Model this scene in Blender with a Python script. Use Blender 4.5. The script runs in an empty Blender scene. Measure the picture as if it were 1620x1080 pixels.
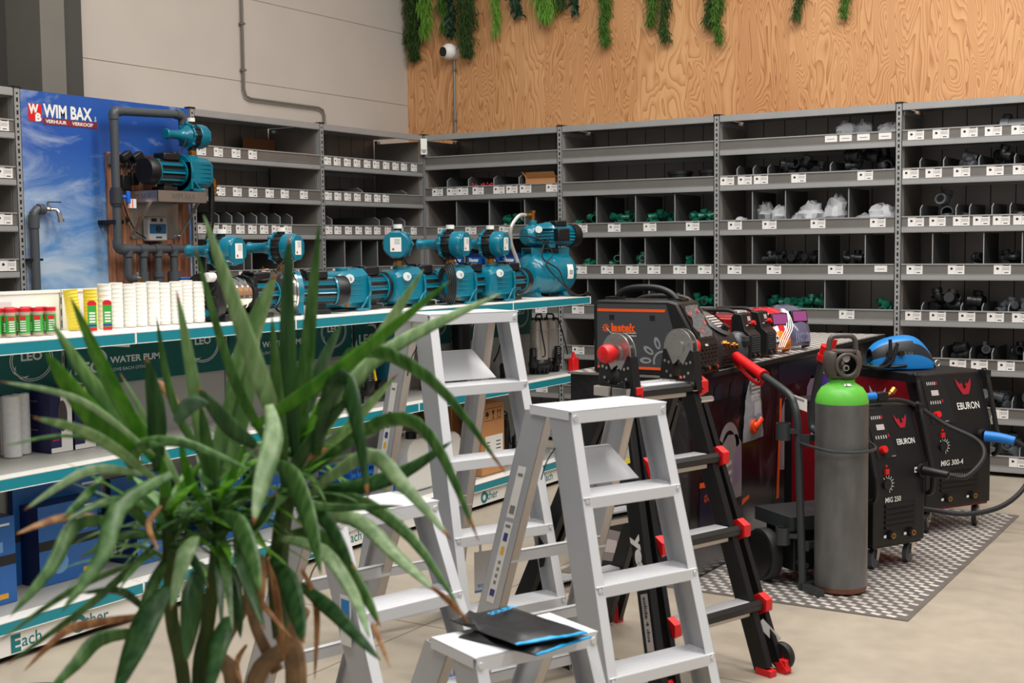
import bpy, math, random
from mathutils import Vector, Matrix
PI = math.pi
SC = bpy.context.scene
COL = SC.collection
random.seed(7)

# ---------------------------------------------------------------- camera
cd = bpy.data.cameras.new('camera')
cam = bpy.data.objects.new('camera', cd)
COL.objects.link(cam)
cd.sensor_width = 36.0
cd.lens = 2036.86 / 1620 * 36.0
cd.clip_start = 0.05
cd.clip_end = 100
Rm = Matrix(((0.85036431, -0.02895547, 0.52539711),
             (0.52608617, 0.06703475, -0.84778517),
             (-0.01067184, 0.9973304, 0.07223703)))
cam.matrix_world = Matrix.Translation((6.2558, -8.735, 1.517)) @ Rm.to_4x4()
cd.dof.use_dof = True
cd.dof.focus_distance = 7.5
cd.dof.aperture_fstop = 5.6
SC.camera = cam
# ---------------------------------------------------------------- world and light
SC.view_settings.view_transform = 'Standard'
SC.view_settings.look = 'None'
SC.view_settings.exposure = 0.0
SC.view_settings.gamma = 1.0
SC.view_settings.use_curve_mapping = False
wd = bpy.data.worlds.new('world')
SC.world = wd
wd.use_nodes = True
wd.node_tree.nodes['Background'].inputs[0].default_value = (0.93, 0.96, 1.0, 1)
wd.node_tree.nodes['Background'].inputs[1].default_value = 0.34
LAMPS = [  # x, y, z, length, width, watts
    (3.2, -2.6, 5.6, 3.0, .5, 150), (5.6, -4.6, 5.6, 3.0, .5, 190), (2.6, -5.2, 5.6, 3.0, .5, 150),
    (5.4, -1.7, 5.6, 3.0, .5, 190), (4.6, -7.6, 5.6, 3.0, .5, 170), (8.4, -5.4, 5.6, 3.0, .5, 150)]
for i, (x, y, z, a, b, w) in enumerate(LAMPS):
    ld = bpy.data.lights.new('ceiling_light', 'AREA')
    ld.shape = 'RECTANGLE'; ld.size = a; ld.size_y = b; ld.energy = w * .74
    ld.color = (1.0, 0.96, 0.905)
    lo = bpy.data.objects.new('ceiling_light', ld)
    lo.location = (x, y, z)
    COL.objects.link(lo)

# ---------------------------------------------------------------- materials
MATS = {}
def rgb(c):
    """sRGB 0..255 -> linear"""
    o = []
    for v in c:
        v = v / 255.0
        o.append(v / 12.92 if v <= 0.04045 else ((v + 0.055) / 1.055) ** 2.4)
    return (o[0], o[1], o[2], 1)
def mat(name, c, rough=.5, metal=0.0, noise=0.0, nscale=20.0, bump=0.0, trans=0.0, ior=1.45, coat=0.0, alpha=1.0, emit=0.0, stretch=None):
    if name in MATS: return MATS[name]
    m = bpy.data.materials.new(name); m.use_nodes = True
    nt = m.node_tree; N = nt.nodes; L = nt.links
    b = N['Principled BSDF']
    b.inputs['Base Color'].default_value = rgb(c)
    b.inputs['Roughness'].default_value = rough
    b.inputs['Metallic'].default_value = metal
    b.inputs['IOR'].default_value = ior
    b.inputs['Transmission Weight'].default_value = trans
    b.inputs['Coat Weight'].default_value = coat
    b.inputs['Alpha'].default_value = alpha
    if emit:
        b.inputs['Emission Color'].default_value = rgb(c); b.inputs['Emission Strength'].default_value = emit
    if noise or bump:
        tc = N.new('ShaderNodeTexCoord'); nz = N.new('ShaderNodeTexNoise')
        nz.inputs['Scale'].default_value = nscale; nz.inputs['Detail'].default_value = 4
        src = tc.outputs['Object']
        if stretch:
            mp = N.new('ShaderNodeMapping'); mp.inputs['Scale'].default_value = stretch
            L.new(src, mp.inputs[0]); src = mp.outputs[0]
        L.new(src, nz.inputs['Vector'])
        if noise:
            mr = N.new('ShaderNodeMapRange')
            mr.inputs['From Min'].default_value = .3; mr.inputs['From Max'].default_value = .7
            mr.inputs['To Min'].default_value = 1 - noise; mr.inputs['To Max'].default_value = 1 + noise
            L.new(nz.outputs[0], mr.inputs[0])
            mx = N.new('ShaderNodeVectorMath'); mx.operation = 'SCALE'
            mx.inputs[0].default_value = rgb(c)[:3]
            L.new(mr.outputs[0], mx.inputs['Scale'])
            L.new(mx.outputs[0], b.inputs['Base Color'])
        if bump:
            bp = N.new('ShaderNodeBump'); bp.inputs['Strength'].default_value = bump; bp.inputs['Distance'].default_value = .01
            L.new(nz.outputs[0], bp.inputs['Height']); L.new(bp.outputs[0], b.inputs['Normal'])
    MATS[name] = m
    return m

# ---------------------------------------------------------------- text outlines
_TX = {}
def textgeo(s, bold=0.0, shear=0.0):
    k = (s, bold, shear)
    if k in _TX: return _TX[k]
    cu = bpy.data.curves.new('t', 'FONT'); cu.body = s; cu.size = 1.0; cu.offset = bold; cu.shear = shear
    cu.resolution_u = 3
    o = bpy.data.objects.new('t', cu); COL.objects.link(o)
    dg = bpy.context.evaluated_depsgraph_get()
    me = bpy.data.meshes.new_from_object(o.evaluated_get(dg))
    vs = [(v.co.x, v.co.y) for v in me.vertices]; fs = [tuple(p.vertices) for p in me.polygons]
    bpy.data.objects.remove(o); bpy.data.curves.remove(cu); bpy.data.meshes.remove(me)
    x0 = min(v[0] for v in vs); x1 = max(v[0] for v in vs); y0 = min(v[1] for v in vs); y1 = max(v[1] for v in vs)
    _TX[k] = (vs, fs, x0, x1, y0, y1)
    return _TX[k]

# ---------------------------------------------------------------- mesh builder
class MB:
    def __init__(s): s.v = []; s.f = []; s.m = []; s.T = None
    def add(s, vs, fs, m=0):
        n = len(s.v)
        if s.T is not None: vs = [tuple(s.T @ Vector(v)) for v in vs]
        s.v += [tuple(v) for v in vs]; s.f += [tuple(i + n for i in f) for f in fs]; s.m += [m] * len(fs)
        return s
    def box(s, x0, x1, y0, y1, z0, z1, m=0):
        v = [(x, y, z) for z in (z0, z1) for y in (y0, y1) for x in (x0, x1)]
        return s.add(v, [(0, 2, 3, 1), (4, 5, 7, 6), (0, 1, 5, 4), (2, 6, 7, 3), (0, 4, 6, 2), (1, 3, 7, 5)], m)
    def hexa(s, v8, m=0):
        """4 bottom points ccw from above, then 4 top points"""
        return s.add(v8, [(3, 2, 1, 0), (4, 5, 6, 7), (0, 1, 5, 4), (1, 2, 6, 5), (2, 3, 7, 6), (3, 0, 4, 7)], m)
    def beam(s, a, b, w, h, up=(0, 0, 1), m=0):
        """box along a->b, w across, h along up"""
        a = Vector(a); b = Vector(b); d = (b - a).normalized(); u = Vector(up)
        x = d.cross(u).normalized(); u = x.cross(d).normalized()
        q = [x * w / 2 * i + u * h / 2 * j for i, j in ((-1, -1), (1, -1), (1, 1), (-1, 1))]
        v = [a + k for k in q] + [b + k for k in q]
        return s.add(v, [(0, 1, 2, 3), (7, 6, 5, 4), (0, 4, 5, 1), (1, 5, 6, 2), (2, 6, 7, 3), (3, 7, 4, 0)], m)
    def cyl(s, a, b, r0, r1=None, n=16, m=0, caps=True):
        a = Vector(a); b = Vector(b); r1 = r0 if r1 is None else r1
        d = (b - a).normalized(); x = d.orthogonal().normalized(); y = d.cross(x)
        v = [a + (x * math.cos(2 * PI * i / n) + y * math.sin(2 * PI * i / n)) * r0 for i in range(n)]
        v += [b + (x * math.cos(2 * PI * i / n) + y * math.sin(2 * PI * i / n)) * r1 for i in range(n)]
        f = [(i, (i + 1) % n, n + (i + 1) % n, n + i) for i in range(n)]
        if caps: f += [tuple(range(n - 1, -1, -1)), tuple(range(n, 2 * n))]
        return s.add(v, f, m)
    def lathe(s, prof, o=(0, 0, 0), ax=(0, 0, 1), n=24, m=0):
        """prof: list of (r, h) along the axis"""
        o = Vector(o); d = Vector(ax).normalized(); x = d.orthogonal().normalized(); y = d.cross(x)
        v = []; f = []
        for r, h in prof:
            r = max(r, 1e-5)
            v += [o + d * h + (x * math.cos(2 * PI * i / n) + y * math.sin(2 * PI * i / n)) * r for i in range(n)]
        for k in range(len(prof) - 1):
            for i in range(n):
                f.append((k * n + i, k * n + (i + 1) % n, (k + 1) * n + (i + 1) % n, (k + 1) * n + i))
        if prof[0][0] > 1e-4: f.append(tuple(range(n - 1, -1, -1)))
        if prof[-1][0] > 1e-4: f.append(tuple((len(prof) - 1) * n + i for i in range(n)))
        return s.add(v, f, m)
    def tube(s, pts, r, n=8, m=0, smooth=0, closed=False):
        P = [Vector(p) for p in pts]
        if smooth:
            Q = []
            K = len(P)
            for i in range(K if closed else K - 1):
                if closed: p0, p1, p2, p3 = P[i - 1], P[i], P[(i + 1) % K], P[(i + 2) % K]
                else: p0, p1, p2, p3 = P[max(i - 1, 0)], P[i], P[i + 1], P[min(i + 2, K - 1)]
                for k in range(smooth):
                    t = k / smooth
                    Q.append(0.5 * ((2 * p1) + (p2 - p0) * t + (2 * p0 - 5 * p1 + 4 * p2 - p3) * t * t + (3 * p1 - p0 - 3 * p2 + p3) * t ** 3))
            if not closed: Q.append(P[-1])
            P = Q
        K = len(P)
        rr = r if isinstance(r, (list, tuple)) else None
        v = []; f = []; prev = None
        for i, p in enumerate(P):
            if closed: d = (P[(i + 1) % K] - P[i - 1]).normalized()
            else: d = (P[min(i + 1, K - 1)] - P[max(i - 1, 0)]).normalized()
            if prev is None: x = d.orthogonal().normalized()
            else:
                x = prev - d * prev.dot(d)
                x = x.normalized() if x.length > 1e-6 else d.orthogonal().normalized()
            prev = x; y = d.cross(x)
            R = r if rr is None else rr[0] + (rr[1] - rr[0]) * i / (K - 1)
            v += [p + (x * math.cos(2 * PI * j / n) + y * math.sin(2 * PI * j / n)) * R for j in range(n)]
        for i in range(K if closed else K - 1):
            for j in range(n):
                a = i * n; b = ((i + 1) % K) * n
                f.append((a + j, a + (j + 1) % n, b + (j + 1) % n, b + j))
        if not closed: f += [tuple(range(n - 1, -1, -1)), tuple((K - 1) * n + j for j in range(n))]
        return s.add(v, f, m)
    def prism(s, poly, fn, a, b, m=0):
        """poly 2D ring; fn(u,v,w)->xyz ; from w=a to w=b"""
        n = len(poly)
        v = [fn(p[0], p[1], a) for p in poly] + [fn(p[0], p[1], b) for p in poly]
        f = [(i, (i + 1) % n, n + (i + 1) % n, n + i) for i in range(n)] + [tuple(range(n - 1, -1, -1)), tuple(range(n, 2 * n))]
        return s.add(v, f, m)
    def ball(s, c, r, n=16, k=10, m=0):
        if not isinstance(r, (tuple, list)): r = (r, r, r)
        v = []; f = []
        for j in range(k + 1):
            t = PI * j / k
            v += [(c[0] + r[0] * max(math.sin(t), 1e-4) * math.cos(2 * PI * i / n), c[1] + r[1] * max(math.sin(t), 1e-4) * math.sin(2 * PI * i / n), c[2] - r[2] * math.cos(t)) for i in range(n)]
        for j in range(k):
            for i in range(n): f.append((j * n + i, j * n + (i + 1) % n, (j + 1) * n + (i + 1) % n, (j + 1) * n + i))
        return s.add(v, f, m)
    def face(s, pts, m=0):
        return s.add(pts, [tuple(range(len(pts)))], m)
    def text(s, t, o, right, up, h, m=0, bold=0.0, w=None, shear=0.0, align='L', th=0.0):
        """o = lower left of the text, h = cap height, w = forced width"""
        vs, fs, x0, x1, y0, y1 = textgeo(t, bold, shear)
        k = h / 0.70; kx = k if w is None else w / (x1 - x0)
        R = Vector(right).normalized(); U = Vector(up).normalized(); o = Vector(o)
        W = (x1 - x0) * kx
        sh = 0 if align == 'L' else (-W / 2 if align == 'C' else -W)
        nrm = R.cross(U)
        V = [o + R * ((x - x0) * kx + sh) + U * (y * k) for x, y in vs]
        if th: V = [p + nrm * th for p in V]
        s.add(V, fs, m)
        return s
    def build(s, name, mats, parent=None, smooth=True, bev=0.0, angle=35, loc=None, rot=None, seg=2):
        me = bpy.data.meshes.new(name)
        me.from_pydata(s.v, [], s.f)
        if not isinstance(mats, (list, tuple)): mats = [mats]
        for q in mats: me.materials.append(q)
        me.polygons.foreach_set('material_index', s.m)
        if smooth:
            me.polygons.foreach_set('use_smooth', [True] * len(s.f))
            me.set_sharp_from_angle(angle=math.radians(angle))
        me.validate(); me.update()
        o = bpy.data.objects.new(name, me); COL.objects.link(o)
        if parent is not None: o.parent = parent
        if loc: o.location = loc
        if rot: o.rotation_euler = rot
        if bev:
            b = o.modifiers.new('bevel', 'BEVEL'); b.width = bev; b.segments = seg; b.limit_method = 'ANGLE'; b.angle_limit = math.radians(40); b.harden_normals = False
        return o
def thing(name, label, cat, loc=(0, 0, 0), rz=0.0, group=None, rot=None):
    o = bpy.data.objects.new(name, None); COL.objects.link(o)
    o.empty_display_size = .1
    o.location = loc; o.rotation_euler = rot if rot else (0, 0, rz)
    return tag(o, label, cat, group)
def tag(o, label=None, cat=None, group=None, kind=None):
    if label: o['label'] = label
    if cat: o['category'] = cat
    if group: o['group'] = group
    if kind: o['kind'] = kind
    return o
def part(o, label):
    o['label'] = label; return o
def dup(root, loc=None, rz=None, label=None, group=None, rot=None):
    r = root.copy(); COL.objects.link(r)
    if loc is not None: r.location = loc
    if rz is not None: r.rotation_euler = (0, 0, rz)
    if rot is not None: r.rotation_euler = rot
    if label: r['label'] = label
    if group: r['group'] = group
    for ch in list(root.children):
        c = ch.copy(); COL.objects.link(c); c.parent = r
        for g in list(ch.children):
            q = g.copy(); COL.objects.link(q); q.parent = c
    return r
def struct(o): o['kind'] = 'structure'; return o
# ================================================================ setting materials
def nodes(m): return m.node_tree.nodes, m.node_tree.links
def plywood():
    m = bpy.data.materials.new('plywood'); m.use_nodes = True; N, L = nodes(m); b = N['Principled BSDF']
    tc = N.new('ShaderNodeTexCoord'); sp = N.new('ShaderNodeSeparateXYZ'); L.new(tc.outputs['Object'], sp.inputs[0])
    def M_(op, a, c=None):
        q = N.new('ShaderNodeMath'); q.operation = op
        for i, s in enumerate((a, c)):
            if s is None: continue
            if isinstance(s, (int, float)): q.inputs[i].default_value = s
            else: L.new(s, q.inputs[i])
        return q.outputs[0]
    strip = M_('FLOOR', M_('MULTIPLY', sp.outputs['X'], 1 / .42))
    wn = N.new('ShaderNodeTexWhiteNoise'); wn.noise_dimensions = '1D'; L.new(strip, wn.inputs['W'])
    cx = N.new('ShaderNodeCombineXYZ')
    L.new(M_('MULTIPLY', sp.outputs['X'], 5.0), cx.inputs[0]); L.new(M_('MULTIPLY', wn.outputs['Value'], 37.0), cx.inputs[1])
    L.new(M_('MULTIPLY', sp.outputs['Z'], 1.15), cx.inputs[2])
    n1 = N.new('ShaderNodeTexNoise'); n1.inputs['Scale'].default_value = 1.0; n1.inputs['Detail'].default_value = 2.2; n1.inputs['Roughness'].default_value = .45
    n1.inputs['Distortion'].default_value = .5
    L.new(cx.outputs[0], n1.inputs['Vector'])
    amp = M_('ADD', M_('MULTIPLY', wn.outputs['Value'], 26.0), 14.0)
    ph = M_('FRACT', M_('MULTIPLY', n1.outputs[0], amp))
    tri = M_('POWER', ph, 2.6)
    fine = N.new('ShaderNodeTexNoise'); fine.inputs['Scale'].default_value = 1.0; fine.inputs['Detail'].default_value = 3
    c2 = N.new('ShaderNodeCombineXYZ'); L.new(M_('MULTIPLY', sp.outputs['X'], 90.0), c2.inputs[0]); L.new(M_('MULTIPLY', sp.outputs['Z'], 3.0), c2.inputs[2]); L.new(c2.outputs[0], fine.inputs['Vector'])
    big = N.new('ShaderNodeTexNoise'); big.inputs['Scale'].default_value = 1.3; L.new(tc.outputs['Object'], big.inputs['Vector'])
    f = M_('ADD', M_('MULTIPLY', tri, .62), M_('MULTIPLY', fine.outputs[0], .25))
    f = M_('ADD', f, M_('MULTIPLY', M_('SUBTRACT', wn.outputs['Value'], .5), .22))
    f = M_('ADD', f, M_('MULTIPLY', M_('SUBTRACT', big.outputs[0], .5), .5))
    cr = N.new('ShaderNodeValToRGB'); L.new(f, cr.inputs[0])
    e = cr.color_ramp.elements; e[0].position = 0.02; e[0].color = rgb((208, 158, 108)); e[1].position = .95; e[1].color = rgb((146, 84, 44))
    k = cr.color_ramp.elements.new(.40); k.color = rgb((188, 134, 86))
    L.new(cr.outputs[0], b.inputs['Base Color']); b.inputs['Roughness'].default_value = .55
    return m
def floor_mat():
    m = bpy.data.materials.new('polished_concrete'); m.use_nodes = True; N, L = nodes(m); b = N['Principled BSDF']
    tc = N.new('ShaderNodeTexCoord')
    n1 = N.new('ShaderNodeTexNoise'); n1.inputs['Scale'].default_value = 1.1; n1.inputs['Detail'].default_value = 7; n1.inputs['Roughness'].default_value = .62
    n2 = N.new('ShaderNodeTexNoise'); n2.inputs['Scale'].default_value = 9; n2.inputs['Detail'].default_value = 5
    L.new(tc.outputs['Object'], n1.inputs['Vector']); L.new(tc.outputs['Object'], n2.inputs['Vector'])
    mx = N.new('ShaderNodeMath'); mx.operation = 'MULTIPLY_ADD'; L.new(n2.outputs[0], mx.inputs[0]); mx.inputs[1].default_value = .35; L.new(n1.outputs[0], mx.inputs[2])
    cr = N.new('ShaderNodeValToRGB'); L.new(mx.outputs[0], cr.inputs[0])
    e = cr.color_ramp.elements; e[0].position = .45; e[0].color = rgb((150, 140, 126)); e[1].position = .9; e[1].color = rgb((176, 165, 148))
    L.new(cr.outputs[0], b.inputs['Base Color'])
    rr = N.new('ShaderNodeMapRange'); rr.inputs['To Min'].default_value = .28; rr.inputs['To Max'].default_value = .5; L.new(n2.outputs[0], rr.inputs[0]); L.new(rr.outputs[0], b.inputs['Roughness'])
    return m
def slotted(name, c, axis='Z'):
    """grey steel with the black punched slots of a rack post, pitch 50 mm, slots alternate long and short"""
    m = bpy.data.materials.new(name); m.use_nodes = True; N, L = nodes(m); b = N['Principled BSDF']
    b.inputs['Base Color'].default_value = rgb(c); b.inputs['Roughness'].default_value = .4; b.inputs['Metallic'].default_value = .3
    return m
PLY = plywood(); FLOOR = floor_mat()
WALL = mat('painted_concrete', (188, 178, 168), .75, noise=.03, nscale=2.5)
COLG = mat('column_grey', (112, 108, 100), .7, noise=.05, nscale=3)
COLD = mat('column_dark', (66, 64, 60), .7)
STEEL = mat('rack_steel', (158, 158, 157), .45, .30, noise=.05, nscale=5)
STEELD = mat('rack_back_steel', (150, 141, 133), .42, .45, noise=.08, nscale=4)  # lighter, browner than the posts: reflected plywood light is put into the colour
STEELL = mat('rack_lip_steel', (124, 121, 116), .36, .45, noise=.06, nscale=5)  # darker copy of the rack steel: shade of the recessed lip put into colour
DIVD = mat('divider_steel', (96, 97, 98), .45, .4)
SLOT = mat('slot_black', (12, 12, 12), .8)
BLACK = mat('black_plastic', (20, 20, 21), .42)
CARD = mat('white_card', (226, 222, 218), .6)
INK = mat('grey_ink', (128, 124, 122), .7)
INKD = mat('dark_ink', (38, 38, 40), .7)
INKR = mat('red_ink', (190, 40, 60), .7)
INKT = mat('teal_ink', (40, 120, 105), .7)

# ================================================================ room
b = MB()
b.box(-3, 11, -12, .9, -.12, 0)
fl = struct(b.build('floor', FLOOR))
b = MB()
JO = mat('joint_dark', (120, 108, 94), .8)
for pts in [((-.5, -4.58), (11, -4.58)), ((3.25, -12), (3.25, -.2)), ((-.5, -1.9), (2.2, -1.9)), ((5.9, -12), (5.9, 0)), ((-.5, -7.2), (11, -7.2))]:
    (x0, y0), (x1, y1) = pts
    b.box(min(x0, x1) - .003, max(x0, x1) + .003, min(y0, y1) - .003, max(y0, y1) + .003, -.004, .0006)
struct(b.build('trim_1', JO))
b = MB()
for z0, z1 in ((0, .9), (.912, 1.53), (1.542, 2.155), (2.167, 2.77), (2.782, 3.388), (3.40, 4.9)):
    b.box(-.72, -.56, -3.12, .9, z0, z1)
b.box(-.72, -.565, -3.12, .9, 0, 4.9)
struct(b.build('wall_left', WALL))
b = MB(); b.box(-.75, -.40, -3.34, -3.125, 0, 4.9, 1); b.box(-.8, -.30, -3.52, -3.34, 0, 4.9, 0); b.box(-.95, -.62, -12, -3.52, 0, 4.9, 1)
struct(b.build('trim_2', [COLG, COLD]))
b = MB(); b.box(-.58, 11, .56, .72, 0, 5.0); struct(b.build('wall_right', PLY))

# ================================================================ shelving
CARDMESH = {}
def label_mesh(kind, w):
    k = (kind, w)
    if k in CARDMESH: return CARDMESH[k]
    b = MB(); h = .074
    if kind == 'small': h = .045
    b.box(-w / 2, w / 2, -.0025, 0, 0, h, 0)
    y = -.0032
    def q(x0, x1, z0, z1, m): b.face([(x0, y, z0), (x1, y, z0), (x1, y, z1), (x0, y, z1)], m)
    if kind == 'small':
        q(-w * .3, w * .3, .018, .022, 1)
    else:
        ic = {'black': 2, 'teal': 4, 'red': 3}[kind]
        cx = -w * .28; r = w * .085
        if kind == 'red':
            for i in range(4): q(cx - r, cx + r, .014 + i * .013, .021 + i * .013, 3)
        else:
            b.face([(cx + r * math.cos(a) * (1 + .25 * math.cos(3 * a)), y, .042 + r * .9 * math.sin(a)) for a in [2 * PI * i / 10 for i in range(10)]], ic)
        q(w * .04, w * .42, .060, .065, 2)
        for z in (.048, .041, .034): q(w * .02, w * .42, z, z + .002, 1)
        q(w * .12, w * .36, .014, .019, 2)
        q(-w * .015, -w * .005, .006, .068, 1)
    o = b.build('price_label', [CARD, INK, INKD, INKR, INKT], smooth=False)
    CARDMESH[k] = o.data
    bpy.data.objects.remove(o)
    return CARDMESH[k]
SHARED = {}
def shared(name, key, make, parent, loc=None, rot=None):
    if key not in SHARED:
        o = make(); SHARED[key] = o.data; mods = [(m.width) for m in o.modifiers]; SHARED[(key, 'm')] = mods
        o.name = name
    else:
        o = bpy.data.objects.new(name, SHARED[key]); COL.objects.link(o)
        for w in SHARED[(key, 'm')]:
            q = o.modifiers.new('bevel', 'BEVEL'); q.width = w; q.segments = 2; q.limit_method = 'ANGLE'; q.angle_limit = math.radians(40)
    o.parent = parent
    if loc: o.location = loc
    if rot: o.rotation_euler = rot
    return o
BW = 1.3; DP = .50; HT = 2.45
def post_mb():
    """front post: 46 mm face with punched slots, and its slotted return flange"""
    b = MB()
    b.box(-.021, .021, -.012, -.009, 0, HT, 0)
    b.box(-.021, -.018, -.012, .03, 0, HT, 0); b.box(.018, .021, -.012, .03, 0, HT, 0)
    b.box(-.010, -.007, -.013, -.011, 0, HT, 0); b.box(.007, .010, -.013, -.011, 0, HT, 0)
    z = .04; k = 0
    while z < HT - .02:
        h = .024 if k % 2 else .010
        b.box(-.0055, .0055, -.0135, -.0085, z, z + h, 1); z += h + .019; k += 1
    return b.build('post', [STEEL, SLOT], smooth=False)
def rear_mb():
    b = MB()
    b.box(-.02, .02, -.004, 0, 0, HT - .02, 0); b.box(-.02, -.017, -.03, 0, 0, HT - .02, 0); b.box(.017, .02, -.03, 0, 0, HT - .02, 0)
    z = .04; k = 0
    while z < HT - .06:
        h = .024 if k % 2 else .010
        b.box(-.006, .006, -.0055, -.001, z, z + h, 1); z += h + .019; k += 1
    return b.build('post', [STEEL, SLOT], smooth=False)
def cap_mb():
    b = MB(); b.box(-.024, .024, -.016, .034, 0, .010); b.box(.0, .045, .0, .034, .0, .006)
    return b.build('post_cap', BLACK, smooth=False)
def shelf_mb():
    b = MB(); w = BW
    b.box(.023, w - .024, .0, DP, -.078, -.070)                 # deck
    b.box(.023, w - .024, -.004, .0, -.070, .0, 1)              # lip
    b.box(.023, w - .024, -.010, .006, -.005, .003)             # rolled rim
    b.box(.023, w - .024, -.012, -.008, -.104, -.068)           # front beam
    b.box(.023, w - .024, -.012, .01, -.072, -.066)
    b.box(.023, w - .024, -.012, .015, -.106, -.102)
    b.box(.023, w - .024, DP - .006, DP, -.104, -.03)
    return b.build('shelf', [STEEL, STEELL], smooth=False)
def top_mb():
    b = MB(); w = BW
    b.box(.0, w - .023, -.006, DP, -.012, -.004); b.box(.023, w - .024, -.010, -.004, -.042, .0); b.box(.023, w - .024, -.010, .02, -.045, -.041)
    b.beam((.03, .01, -.06), (.03, DP - .02, -.06), .004, .03)
    return b.build('top_panel', STEEL, smooth=False)
def back_mb():
    b = MB(); x = .0
    while x < BW - .03:
        b.box(x + .003, min(x + .160, BW - .023), DP - .004, DP, .02, HT - .013); x += .163
    b.box(0, BW - .023, DP, DP + .004, .02, HT - .005, 1)
    return b.build('back_panel', [STEELD, SLOT], smooth=False)
def side_mb(h):
    b = MB(); b.box(-.002, .002, .03, DP - .03, 0, h); return b.build('side_panel', STEELD, smooth=False)
def divider_mb(h, slant):
    b = MB(); t = .0018
    ys = [(.012, 0), (DP - .02, 0), (DP - .02, h), (.012 + (.05 if slant else 0), h), (.012, h - (.025 if slant else 0))]
    b.prism(ys, lambda u, v, w: (w, u, v), -t, t, 1)
    b.box(-.003, .003, .006, .013, 0, h - (.025 if slant else 0))
    if slant: b.beam((0, .009, h - .025), (0, .062, h + .001), .006, .004)
    return b.build('divider', [STEEL, DIVD], smooth=False)
def shelving(label, loc, rz, levels, spec, last=False, lw=.105):
    """spec: {level index: dict(L=[(frac, kind)], D=[frac], h=height)}"""
    t = thing('shelving_unit', label, 'shelving', loc, rz)
    for x in (0, BW) if last else (0,):
        p = shared('post', 'post', post_mb, t, (x, 0, 0)); shared('post_cap', 'cap', cap_mb, p, (0, 0, HT))
        shared('post', 'rear', rear_mb, t, (x + .0, DP - .01, 0))
    shared('back_panel', 'back', back_mb, t)
    shared('top_panel', 'top', top_mb, t, (0, 0, HT))
    for x in (.024, BW - .027): shared('side_panel', 'side', lambda: side_mb(HT - .08), t, (x, 0, .03))
    for i, z in enumerate(levels):
        s = shared('shelf', 'shelf', shelf_mb, t, (0, 0, z))
        sp = spec.get(i, {})
        for fr in sp.get('L', []):
            kind = sp.get('k', 'black')
            if isinstance(fr, tuple): fr, kind = fr
            o = bpy.data.objects.new('price_label', label_mesh(kind, .085 if kind == 'small' else lw)); COL.objects.link(o)
            o.parent = s; o.location = (fr * BW, -.004, -.072 if kind != 'small' else -.052)
        for fr in sp.get('D', []):
            h = sp.get('h', .12)
            shared('divider', ('div', h), lambda: divider_mb(h, h < .2), s, (fr * BW, 0, -.07))
    return t
LV = [2.271, 2.018, 1.699, 1.382, 1.074, .759, .446, .135]
T_ = .305
R1 = {1: dict(L=[.108, .221, .3, .415, .568, .661, .758, .943], D=[.178, .337, .525, .707], h=.15), 2: dict(L=[.146, .357, .607], D=[.245, .49, .745], h=.272, k='teal'),
      3: dict(L=[.2, .5, .85], D=[.3, .6], h=.272), 4: dict(L=[.3, .6, .86], D=[.4, .7], h=.272), 5: dict(L=[.3, .86], D=[.5], h=.272), 6: dict(L=[.5, .86]), 7: dict(L=[.3, .8])}
R2 = {2: dict(L=[.141, .359, .588, .853], D=[.238, .493, .74], h=.272, k='teal'), 3: dict(L=[.135, .312, .475, .613, .775, .926], D=[.238, .393, .553, .712, .862], h=.272, k='teal'),
      4: dict(L=[.115, .40, .66, .9], D=[.176, .361, .577, .798], h=.272, k='teal'), 5: dict(L=[.115, .4, .7], D=[.22], h=.14), 6: dict(L=[.11, .4, .7, .9]), 7: dict(L=[.2, .5, .8])}
R3 = {0: dict(L=[(.644, 'small'), (.722, 'small'), (.816, 'small'), (.928, 'small')]), 1: dict(L=[.06, .163, .256, .468, .827], D=[.114, .208, .292, .638], h=.14),
      2: dict(L=[.106, .305, .576, .895], D=[.204, .392, .738], h=.272), 3: dict(L=[.104, .332, .673, (.913, 'small')], D=[.204, .579, .828], h=.272),
      4: dict(L=[(.136, 'teal'), (.395, 'teal'), (.735, 'teal')], D=[.232, .613], h=.272), 5: dict(L=[.3, .6, .9], D=[.5, .8], h=.14), 6: dict(L=[.3, .6, .9]), 7: dict(L=[.3, .6, .9])}
R4 = {0: dict(L=[.085, .209, .347, .462, .587, .72, .85], D=[]), 1: dict(L=[.061, .176, .314, .473, .597, .75, .9], D=[.105, .222, .394, .562, .75], h=.14),
      2: dict(L=[.09, .198, .315, .412, .507, .603, .72, .84], D=[.11, .286, .352, .46, .545, .68], h=.145), 3: dict(L=[.086, .293, .515, .8], D=[.173, .423, .605, .8], h=.272),
      4: dict(L=[.082, .205, .349, .486, .605, .75], D=[.122, .317, .42, .545, .7], h=.12), 5: dict(L=[.308, .413, .541, .7, .85], D=[.225, .364, .471, .62], h=.14),
      6: dict(L=[.12, .37, .515, .7], D=[.3, .57], h=.14), 7: dict(L=[.37, .603, .8], D=[.61], h=.14)}
PD = PI / 2
sh = []
for i, (sp, lb) in enumerate([(R1, 'grey steel shelving unit on the plywood wall beside the corner, red wires inside'),
                              (R2, 'grey steel shelving unit with two empty top shelves holding black round tubs'),
                              (R3, 'grey steel shelving unit with clear plastic bags of parts in its bins'),
                              (R4, 'grey steel shelving unit at the right edge holding grey pipe fittings')]):
    sh.append(shelving(lb, (i * BW, 0, 0), 0, LV, sp, last=(i == 3)))
LL = [2.217, 1.957, 1.703, 1.385, 1.074, .759, .446, .135]
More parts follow.
